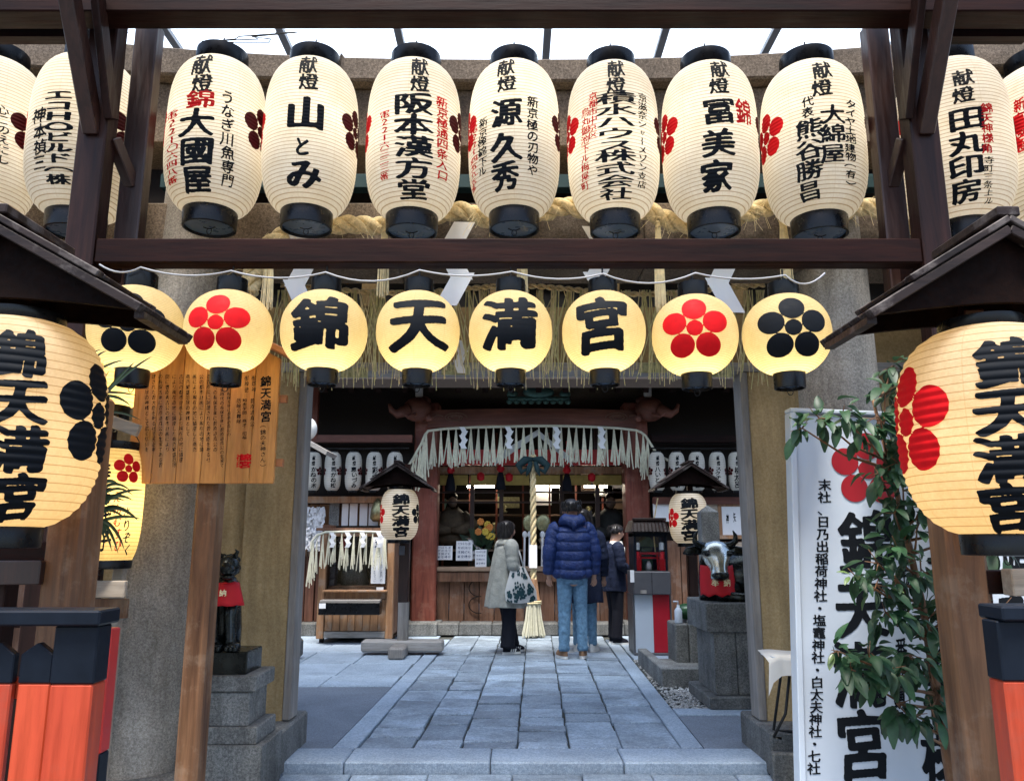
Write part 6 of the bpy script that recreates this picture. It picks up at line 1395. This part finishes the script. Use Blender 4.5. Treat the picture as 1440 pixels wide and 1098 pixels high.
def trousers(parent, h, legs, mat, wide=1.0, rumple=.03, top=.53):
    mb = MB(); rr2 = random.Random(int(h*1000))
    mb.loft([(0, 0, z*h, a*h, b*h, 2.4) for z, a, b in ((.46, .088, .066), (.49, .093, .07), (.53, .092, .068), (.58, .085, .062), (.60, .08, .058))], 24)
    for s_, n in ((-1, 'L'), (1, 'R')):
        l = legs[n]; A_, B_, C_ = Vector((s_*.047, 0, .50)), Vector(l[0]), Vector(l[1]); P = []; Rr = []
        for i in range(27):
            t = i/26; p = A_.lerp(B_, t*2) if t < .5 else B_.lerp(C_, t*2-1); p = p.copy()
            if t > .93: p.z = max(p.z, .03)
            r = (.056*(1-t*2)+.041*t*2) if t < .5 else (.041+(.034*wide-.041)*(t*2-1)); r *= (wide if t > .15 else 1)
            k = rumple*(.3+1.8*max(0, t-.6)/.4+.6*math.exp(-((t-.5)/.08)**2)); r *= 1+k*sin(i*2.3+rr2.random())
            P.append(p*h); Rr.append((r*h, r*h*1.02))
        mb.tube(P, Rr, 18)
    return mb.build('trousers', M[mat], parent, local=True, smooth=True, fix=False)
def shoe(parent, h, foot, dirv, upper, sole, stripes=False):
    f = Vector(foot)*h; d = Vector((dirv[0], dirv[1], 0)).normalized(); s_ = Vector((-d.y, d.x, 0)); L = .155*h
    def ringset(z0, z1, wd, n=18):
        vs = []
        for z, k in ((z0, 1.0), (z1, .96)):
            for i in range(n):
                a = 2*pi*i/n; u = cos(a); v = sin(a); vs.append(f+d*(u*L*.5*k+L*.22)+s_*(v*wd*k*(1-.18*(u < 0)*abs(u))*.5)+Vector((0, 0, z-f.z)))
        return vs, [(i, (i+1) % n, n+(i+1) % n, n+i) for i in range(n)]+[tuple(range(n-1, -1, -1)), tuple(range(n, 2*n))]
    MB().add(*ringset(.0, .016*h, .058*h)).build('shoe_sole', M[sole], parent, local=True, autos=40)
    mb = MB(); rings = []
    n = 18; vs = []; lev = [(.0165, 1.0, 1.0), (.03, .97, .95), (.042, .86, .8), (.055, .60, .66)]
    for j, (z, k, wk) in enumerate(lev):
        for i in range(n):
            a = 2*pi*i/n; u, v = cos(a), sin(a); back = -(1-k)*L*.42
            vs.append(f+d*(u*L*.47*k+L*.22+back)+s_*(v*.054*h*wk*.5)+Vector((0, 0, z*h-f.z)))
    fs = [(j*n+i, j*n+(i+1) % n, (j+1)*n+(i+1) % n, (j+1)*n+i) for j in range(len(lev)-1) for i in range(n)]+[tuple(range((len(lev)-1)*n, len(lev)*n))]
    MB().add(vs, fs).build('shoe', M[upper], parent, local=True, smooth=True)
    if stripes:
        mb = MB()
        for k in range(3):
            for sg in (-1, 1):
                c = f+d*(L*(.12+.11*k))+s_*sg*.0285*h+Vector((0, 0, .030*h-f.z)); mb.add([c-d*.006*h+Vector((0, 0, -.012*h)), c+d*.004*h+Vector((0, 0, -.012*h)), c+d*.012*h+Vector((0, 0, .010*h))-s_*sg*.004*h, c+d*.002*h+Vector((0, 0, .010*h))-s_*sg*.004*h], [(0, 1, 2, 3)])
        mb.build('shoe_stripes', M[sole], parent, local=True)
def jacket(parent, h, arms, mat, name, z0, prof, quilts=0, sleeve=.042, hem_open=0, cuff=.0, amp=.05, folds=.02):
    mb = MB(); K = 60; rings = []
    for i in range(K+1):
        t = i/K; z = z0+(.845-z0)*t; a = np.interp(z, [p[0] for p in prof], [p[1] for p in prof]); b = np.interp(z, [p[0] for p in prof], [p[2] for p in prof]); q = 1.0
        if quilts: q = 1+amp*(abs(sin(pi*quilts*t))**.6-.6)
        rings.append((0, .004*h, z*h, a*h*q, b*h*q, 2.3))
    def fn(p, q, t):
        w = folds*h*(1-t)*.5; return p+Vector((cos(q)*w*sin(q*7+1), sin(q)*w*sin(q*7+1), 0))+Vector((0, 0, .004*h*sin(q*3)*(1-t)))
    mb.loft(rings, 36, fn=fn)
    for s_, n in ((-1, 'L'), (1, 'R')):
        a = arms[n]; S0, B_, C_ = Vector((s_*.085, .002, .812)), Vector(a[0]), Vector(a[1]); P, Rr = [], []; m_ = 36
        for i in range(m_+1):
            t = i/m_
            if t < .12: p = S0.lerp(Vector((s_*.112, 0, .80)), t/.12)
            elif t < .55: p = Vector((s_*.112, 0, .80)).lerp(B_, (t-.12)/.43)
            else: p = B_.lerp(C_, (t-.55)/.45)
            r = sleeve*(1.12-.35*t)
            if quilts: r *= 1+amp*1.2*(abs(sin(pi*(quilts+1)*t))**.6-.6)
            else: r *= 1+.035*sin(i*1.3)*(t > .3)
            P.append(p*h); Rr.append(r*h)
        mb.tube(P, Rr, 16)
    return mb.build(name, M[mat], parent, local=True, smooth=True, fix=False)
def hair(parent, h, tilt, mat='hair', length=.0, bob=False, messy=.006):
    tx, ty = tilt; mb = MB(); rr2 = random.Random(3); c = Vector((tx, ty+.006, .948))*h; n, m_ = 28, 16; vs = []
    for j in range(m_+1):
        th_ = pi*.5*j/m_*1.25
        for i in range(n):
            a = 2*pi*i/n; front = max(0, -sin(a)); cut = 1-.42*front*(j/m_)
            rz_ = cos(th_*cut); rr_ = sin(th_*cut); w = 1+messy*6*sin(a*9+j)*.5
            vs.append(c+Vector((cos(a)*rr_*.064*h*w, sin(a)*rr_*.072*h*w, rz_*.060*h*w-(0 if not bob else max(0, (j/m_-.55))*(1-front)*.13*h))))
    fs = [(j*n+i, j*n+(i+1) % n, (j+1)*n+(i+1) % n, (j+1)*n+i) for j in range(m_) for i in range(n)]
    mb.add(vs, fs)
    for k in range(90 if bob else 60):
        a = rr2.uniform(.1, pi-.1) if not bob else rr2.uniform(-.5, pi+.5); z = rr2.uniform(-.01, .05); p = c+Vector((cos(a)*.06, sin(a)*.068, z))*h; ln = (.085 if bob else .03)*rr2.uniform(.7, 1.1)
        mb.tube([p, p+Vector((cos(a)*.008, sin(a)*.01, -ln*.5))*h, p+Vector((cos(a)*.004+(.012 if bob else 0)*sin(k), sin(a)*.006, -ln))*h], [.005*h, .0045*h, .0015*h], 4, False)
    return mb.build('hair', M[mat], parent, local=True, smooth=True, fix=False)
def face(parent, h, tilt):
    tx, ty = tilt; mb = MB()
    for s_ in (-1, 1): mb.ball(Vector((tx+s_*.021, -.053+ty, .937))*h, (.007*h, .004*h, .004*h), 8, 6)
    mb.build('eyes', M['hair'], parent, local=True, smooth=True); MB().ball(Vector((tx*.8, -.056+ty*.8, .898))*h, (.013*h, .004*h, .004*h), 10, 6).build('mouth', M['lips'], parent, local=True, smooth=True)
    for s_ in (-1, 1): MB().ball(Vector((tx+s_*.056, .0+ty, .928))*h, (.006*h, .011*h, .017*h), 8, 8).build('ear', M['skin'], parent, local=True, smooth=True)
M['lips'] = newmat('lips')[0]; M['lips'].node_tree.nodes['Principled BSDF'].inputs[0].default_value = (.35, .10, .08, 1)
def hgt(py_feet, py_top): Y = GY(py_feet); return Y, PZ(py_top, Y)
# man in navy puffer, seen from behind
Y, h = hgt(925, 703); h *= 1.0
pm_ = thing('person', 'person in a navy puffer jacket and light jeans standing with back turned', 'person', (PX(806, 925, Y), Y, 0), pi+.12, 'people at the hall counter')
arms = {'L': ((-.150, .012, .66), (-.150, -.012, .525), (.02, -.02, -1)), 'R': ((.150, .012, .66), (.150, -.012, .525), (-.02, -.02, -1))}
legs = {'L': ((-.058, -.012, .28), (-.062, .01, .045), (-.012, -.07)), 'R': ((.052, -.004, .28), (.060, .012, .045), (.018, -.07))}
body(pm_, h, arms, legs, (0, 0)); trousers(pm_, h, legs, 'jeans', 1.0, .05)
jacket(pm_, h, arms, 'navy', 'puffer_jacket', .495, [(.49, .108, .078), (.52, .122, .088), (.62, .118, .088), (.74, .128, .092), (.80, .120, .082), (.83, .075, .06), (.85, .05, .05)], 6, .050, amp=.085)
MB().loft([(0, .030*h, z*h, a*h, b*h) for z, a, b in ((.825, .050, .045), (.835, .085, .070), (.86, .092, .078), (.885, .080, .070), (.90, .060, .056))], 22, fn=lambda p, q, t: p+Vector((0, 0, .010*h*sin(q*3)))).build('hood', M['navy'], pm_, local=True, smooth=True)
MB().tube([(.0, .085*h, .865*h), (0, .098*h, .84*h), (0, .090*h, .80*h)], [.014*h, .018*h, .008*h], 8).build('hood_seam', M['navy'], pm_, local=True, smooth=True)
hair(pm_, h, (0, 0), messy=.012); face(pm_, h, (0, 0))
for n, s_ in (('L', -1), ('R', 1)): shoe(pm_, h, (legs[n][1][0], legs[n][1][1]-.005, 0), (s_*.25, -1), 'tan', 'rubber')
# companion behind him: long navy coat, pale jeans, white sneakers
Y2 = GY(921)+.30; h2 = 1.55
pc = thing('person', 'person in a dark navy long coat and white sneakers hidden behind the puffer jacket', 'person', (PX(823, 915, Y2), Y2, 0), pi-.25, 'people at the hall counter')
arms = {'L': ((-.145, .0, .66), (-.14, -.03, .53), (0, 0, -1)), 'R': ((.140, .0, .66), (.14, -.03, .53), (0, 0, -1))}
legs = {'L': ((-.05, 0, .28), (-.055, .0, .045), (0, -.07)), 'R': ((.05, 0, .28), (.055, .0, .045), (0, -.07))}
body(pc, h2, arms, legs); trousers(pc, h2, legs, 'jeans', .95, .04)
jacket(pc, h2, arms, 'navy_d', 'long_coat', .34, [(.34, .135, .10), (.5, .13, .095), (.65, .115, .085), (.76, .125, .085), (.81, .11, .07), (.845, .05, .05)], 0, .045, folds=.03)
hair(pc, h2, (0, 0), bob=True); face(pc, h2, (0, 0))
for n, s_ in (('L', -1), ('R', 1)): shoe(pc, h2, (legs[n][1][0], 0, 0), (s_*.2, -1), 'rubber', 'rubber')
# woman in sage coat, profile to the right
Y, h = hgt(918, 733)
pw = thing('person', 'person in a sage green coat and black trousers facing right with patterned bag', 'person', (PX(712, 918, Y), Y, 0), radians(112), 'people at the hall counter')
arms = {'L': ((-.140, .005, .66), (-.11, -.085, .58), (0.1, -1, -.3)), 'R': ((.145, .0, .66), (.13, -.09, .585), (-.1, -1, -.3))}
legs = {'L': ((-.048, -.006, .28), (-.05, .01, .045), (0, -.07)), 'R': ((.048, -.03, .28), (.05, -.07, .045), (0, -.07))}
body(pw, h, arms, legs, (0, -.008)); trousers(pw, h, legs, 'blackcloth', 1.28, .02)
jacket(pw, h, arms, 'sage', 'coat', .345, [(.34, .150, .155), (.45, .140, .142), (.6, .122, .118), (.72, .118, .098), (.79, .108, .080), (.825, .07, .06), (.85, .045, .045)], 0, .052, folds=.035)
MB().loft([(0, .004*h, z*h, a*h, a*h*.95) for z, a in ((.815, .062), (.85, .052), (.862, .055), (.84, .068), (.818, .085))], 20).build('collar', M['sage'], pw, local=True, smooth=True)
hair(pw, h, (0, -.008), bob=True); face(pw, h, (0, -.008))
for n in 'LR': shoe(pw, h, (legs[n][1][0], legs[n][1][1], 0), (0, -1), 'blackcloth', 'rubber', True)
# patterned tote bag on her shoulder, held by the person -> its own thing
Rw = Matrix.Rotation(radians(112), 4, 'Z'); bl = Matrix.Translation(pw.location) @ Rw
bt = thing('tote_bag', 'white cloth tote bag with dark green flower print on the shoulder', 'bag', tuple(bl @ Vector((-.158*h, -.02*h, .40*h))), radians(112))
def bagp(u, v, side):                                          # u across (-Y..+Y of wearer), v down
    w = (.055+.075*min(1, v*1.4))*h; bulge = .018*h*(1-u*u)*sin(pi*min(1, .15+v*.8)); sag = .012*h*sin(v*9+u*4)
    return Vector((-side*bulge-.004, u*w-.012*h-.03*h*v, .255*h*(1-v)-.0*h-.02*h*(1-u*u)*v+sag*.15))
mb = MB(); n = 14
for side in (1, -1):
    vs = [bagp(i/n*2-1, j/n, side) for j in range(n+1) for i in range(n+1)]; mb.add(vs, [(j*(n+1)+i, j*(n+1)+i+1, (j+1)*(n+1)+i+1, (j+1)*(n+1)+i) for j in range(n) for i in range(n)])
mb.build('bag_body', M['whitecloth'], bt, local=True, smooth=True)
M['bagprint'] = newmat('dark_green_print')[0]; M['bagprint'].node_tree.nodes['Principled BSDF'].inputs[0].default_value = (.012, .05, .06, 1)
mb = MB(); rb = random.Random(11)
for k in range(26):
    u, v = rb.uniform(-.8, .8), rb.uniform(.05, .95); r = rb.uniform(.08, .16)
    for j in range(5):
        a = 2*pi*j/5+rb.random(); cu, cv = u+r*cos(a), v+r*.6*sin(a); pts_ = []
        for q in range(7): b = 2*pi*q/7; pts_.append(bagp(max(-1, min(1, cu+.07*cos(b))), max(0, min(1, cv+.045*sin(b))), 1)+Vector((-.005, 0, 0)))
        mb.add(pts_, [tuple(range(7))])
mb.build('flower_print', M['bagprint'], bt, local=True, fix=False)
MB().tube([bagp(-.8, 0, 1), Vector((.01*h, -.03*h, .36*h)), Vector((.035*h, -.0*h, .435*h)), Vector((.012*h, .03*h, .36*h)), bagp(.8, 0, 1)], [(.004, .009)]*5, 8).build('strap', M['whitecloth'], bt, local=True, smooth=True)
# person in black at the right, head bowed
Y, h = GY(905), 1.60; h = PZ(738, Y)
pr_ = thing('person', 'person in dark navy jacket and black trousers bowing the head at the right pillar', 'person', (PX(866, 905, Y), Y, 0), radians(105), 'people at the hall counter')
arms = {'L': ((-.140, -.01, .66), (-.09, -.12, .60), (0.2, -1, 0)), 'R': ((.140, -.0, .66), (.125, -.02, .53), (0, -.1, -1))}
legs = {'L': ((-.048, -.006, .28), (-.05, .01, .045), (0, -.07)), 'R': ((.048, -.01, .28), (.05, .0, .045), (0, -.07))}
body(pr_, h, arms, legs, (0, -.035)); trousers(pr_, h, legs, 'blackcloth', 1.15, .02)
jacket(pr_, h, arms, 'navy_d', 'jacket', .44, [(.44, .118, .10), (.55, .118, .098), (.65, .115, .090), (.76, .120, .09), (.81, .105, .075), (.84, .05, .05)], 0, .047, folds=.02)
hair(pr_, h, (0, -.035), messy=.01); face(pr_, h, (0, -.035))
for n in 'LR': shoe(pr_, h, (legs[n][1][0], legs[n][1][1], 0), (0, -1), 'blackcloth', 'rubber')
sc = thing('white_scarf', 'white collar scarf at the neck of the bowing person', 'scarf', tuple(pr_.location))
MB().loft([(pr_.location.x+.03, pr_.location.y-.02, h*z, a*h, a*h) for z, a in ((.80, .070), (.83, .062), (.86, .050))], 18).build('scarf_body', M['whitecloth'], sc, smooth=True)
MB().loft([(pr_.location.x+.09, pr_.location.y-.10, h*z, .025*h, .015*h) for z in (.66, .74, .81)], 12).build('scarf_end', M['whitecloth'], sc, smooth=True)

# ================================================================== leafy camellia in front of the white signboard
sh = thing('camellia_shrub', 'glossy dark green leafy shrub spreading in front of the white signboard', 'shrub', (PX(1340, 1090, 3.05), 3.05, SZ))
def leaf_mesh(L=.062, W_=.030, curl=.25, fold=.35, name='leaf', mat='leaf'):
    vs = []; n = 5
    for i in range(n+1):
        t = i/n; w = W_*.5*sin(pi*min(1, t*.93+.03))**.75*(1-.25*t); z = -curl*L*t*t; y = L*t
        vs += [(-w, y, z+w*fold), (0, y, z), (w, y, z+w*fold)]
    fs = []
    for i in range(n): b = i*3; fs += [(b, b+1, b+4, b+3), (b+1, b+2, b+5, b+4)]
    return MB().add(vs, fs).mesh(name, M[mat], smooth=True, fix=False)
LM = [leaf_mesh(.078, .040, .2), leaf_mesh(.068, .038, .45, .5), leaf_mesh(.092, .040, .35, .25), leaf_mesh(.052, .028, .15)]
LL = [leaf_mesh(.050, .022, .2, .4, 'leaf', 'leaf_l')]
rl = random.Random(21)
clusters = [(1128, 602, 14, 7, 3.0), (1152, 588, 18, 11, 3.0), (1185, 580, 20, 13, 3.0), (1212, 598, 22, 14, 3.02), (1238, 590, 22, 14, 3.05), (1262, 610, 24, 18, 3.1), (1285, 640, 26, 20, 3.15), (1262, 650, 22, 14, 3.1), (1300, 600, 24, 18, 3.2),
 (1235, 665, 16, 7, 3.1), (1270, 690, 24, 18, 3.1), (1300, 700, 24, 18, 3.15), (1258, 722, 22, 14, 3.1), (1290, 742, 24, 18, 3.15), (1262, 770, 22, 14, 3.1), (1235, 792, 20, 10, 3.05), (1205, 812, 14, 7, 3.0), (1232, 822, 20, 12, 3.05), (1262, 815, 24, 18, 3.1), (1295, 800, 24, 18, 3.15),
 (1245, 860, 20, 12, 3.1), (1275, 865, 24, 16, 3.1), (1305, 870, 24, 16, 3.15), (1178, 915, 14, 9, 2.98), (1196, 940, 20, 14, 3.0), (1222, 922, 22, 16, 3.02), (1250, 940, 24, 18, 3.05), (1278, 920, 24, 18, 3.1), (1305, 930, 24, 18, 3.12), (1222, 960, 14, 6, 3.05),
 (1262, 990, 20, 12, 3.1), (1285, 1005, 22, 12, 3.1), (1310, 995, 22, 12, 3.12), (1255, 515, 22, 12, 3.35), (1268, 545, 20, 12, 3.3), (1245, 555, 16, 8, 3.25), (1278, 575, 20, 12, 3.25), (1400, 770, 24, 12, 3.15), (1405, 860, 26, 14, 3.15), (1395, 930, 24, 12, 3.15), (1410, 1010, 24, 12, 3.15), (1385, 720, 20, 8, 3.2), (1340, 740, 26, 14, 3.2), (1330, 850, 24, 12, 3.2), (1330, 960, 24, 12, 3.2)]
base = Vector((PX(1345, 1090, 3.15), 3.15, SZ)); trunk = [base, base+Vector((-.02, .02, .5)), base+Vector((-.05, .03, 1.0)), base+Vector((-.10, .05, 1.45)), base+Vector((-.14, .10, 1.85))]
MB().tube(trunk, [.022, .019, .015, .011, .006], 10).build('trunk', M['log'], sh, smooth=True)
nleaf = 0; extra = MB(); brm = MB(); allpos = []
for px, py, rp, cnt, Yc in clusters:
    c = Vector((PX(px, py, Yc), Yc, PZ(py, Yc))); r = rp/PM(py, Yc)
    tz = min(max((c.z-.15-SZ)/1.9, 0), .99)*4; i = int(tz); a = trunk[i].lerp(trunk[min(i+1, 4)], tz-i)
    mid = a.lerp(c, .55)+Vector((0, 0, -.03)); brm.tube([a, mid, c], [.007, .005, .003], 6)
    for k in range(int(cnt*1.35)):
        d = Vector((rl.gauss(0, 1), rl.gauss(0, 1)*.9, rl.gauss(0, 1)*.8)); d = d.normalized()*r*rl.uniform(.3, 1.15); p = c+d
        allpos.append((p, d, px, py))
    for k in range(3): d = Vector((rl.uniform(-1, 1), rl.uniform(-1, 1), rl.uniform(-.6, 1)))*r; brm.tube([c, c+d*.5, c+d], [.003, .002, .0012], 5)
brm.build('branches', M['log'], sh, smooth=True, fix=False)
allpos.sort(key=lambda q: q[0].y)
for idx, (p, d, px, py) in enumerate(allpos):
    out = (d.normalized()+Vector((0, -.5, -.35))+Vector((rl.uniform(-.5, .5), rl.uniform(-.5, .5), rl.uniform(-.6, .3)))).normalized()
    up = Vector((rl.uniform(-.3, .3), -.35, 1)).normalized(); x = out.cross(up).normalized(); z = x.cross(out)
    Mx = Matrix.Translation(p) @ Matrix((x, out, z)).transposed().to_4x4() @ Matrix.Scale(rl.uniform(.75, 1.25), 4)
    young = (px in (1205, 1178, 1232)) and rl.random() < .45
    me = rl.choice(LL if young else LM)
    if idx < 295:
        o = bpy.data.objects.new('leaf', me); COL.objects.link(o); o.parent = sh; o.matrix_basis = wmat(sh).inverted() @ Mx
    else:
        extra.add([Mx @ v.co for v in me.vertices], [tuple(f.vertices) for f in me.polygons])
o = extra.build('leaf_mass', M['leaf'], sh, smooth=True, fix=False); o['kind'] = 'stuff'
# ================================================================== slender leaved plants at the left, in front of the yellow lanterns
def blades(name, label, specs, mat='blade', loc=None, grp=None):
    t = thing(name, label, 'plant', loc, 0, grp)
    for pts_, w in specs:
        Yb = rl.uniform(3.02, 3.12); P = [Vector((PX(x, y, Yb), Yb+k*.006, PZ(y, Yb))) for k, (x, y) in enumerate(pts_)]; w = w/PM(600, Yb)*.5
        out = []
        for k in range(13):                                      # quadratic bezier through three points
            u = k/12; out.append(P[0]*(1-u)**2+P[1]*2*u*(1-u)+P[2]*u*u)
        vs = []
        for k, p in enumerate(out):
            tg = (out[min(k+1, 12)]-out[max(k-1, 0)]).normalized(); n_ = tg.cross(Vector((0, 1, 0))).normalized(); ww = w*sin(pi*(.08+.92*k/12))**.6 if k < 12 else .0003
            vs += [p-n_*ww, p+Vector((0, .4*ww, 0)), p+n_*ww]
        MB().add(vs, [(k*3, k*3+1, k*3+4, k*3+3) for k in range(12)]+[(k*3+1, k*3+2, k*3+5, k*3+4) for k in range(12)]).build('leaf', M[mat], t, smooth=True)
    return t
sp = []
for k in range(26):
    x1 = rl.uniform(120, 205); y1 = 735-rl.uniform(20, 105)*(1-(x1-120)/160); sp.append((((112+rl.uniform(-6, 8), 745+rl.uniform(-10, 20)), (118+(x1-112)*.35, y1-rl.uniform(0, 25)), (x1, y1+rl.uniform(0, 30))), rl.uniform(4, 7)))
for k in range(6): sp.append((((115, 735), (125+k*6, 715), (128+k*9, 760+rl.uniform(0, 20))), 5))
pl1 = blades('slender_plant', 'dark slender leaved plant fanning in front of the low yellow lantern', sp, loc=(PX(112, 750, 3.1), 3.1, PZ(870, 3.1)))
st = MB()
for k in range(6): st.tube([(PX(108+rl.uniform(-5, 8), 870, 3.08), 3.08, PZ(1000, 3.08)), (PX(104+rl.uniform(-4, 10), 800, 3.08), 3.08, PZ(800, 3.08)), (PX(112, 745, 3.08), 3.08, PZ(745, 3.08))], [.006, .005, .003], 5)
st.build('stem', M['log'], pl1, smooth=True)
sp = []
for (a, b, c, w) in (((112, 610), (135, 545), (152, 520), 4), ((118, 600), (150, 540), (188, 508), 5), ((120, 590), (160, 530), (212, 500), 4.5), ((112, 560), (140, 545), (190, 555), 4), ((108, 575), (150, 540), (182, 570), 5), ((112, 540), (126, 500), (148, 492), 3.5), ((108, 550), (130, 515), (172, 505), 4), ((115, 610), (140, 560), (196, 590), 4), ((106, 520), (118, 498), (140, 490), 3)):
    sp.append(((a, b, c), w))
pl2 = blades('slender_plant', 'few thin arching leaves rising beside the big left lantern above the pale rail', sp, loc=(PX(112, 620, 3.1), 3.1, PZ(745, 3.1)))
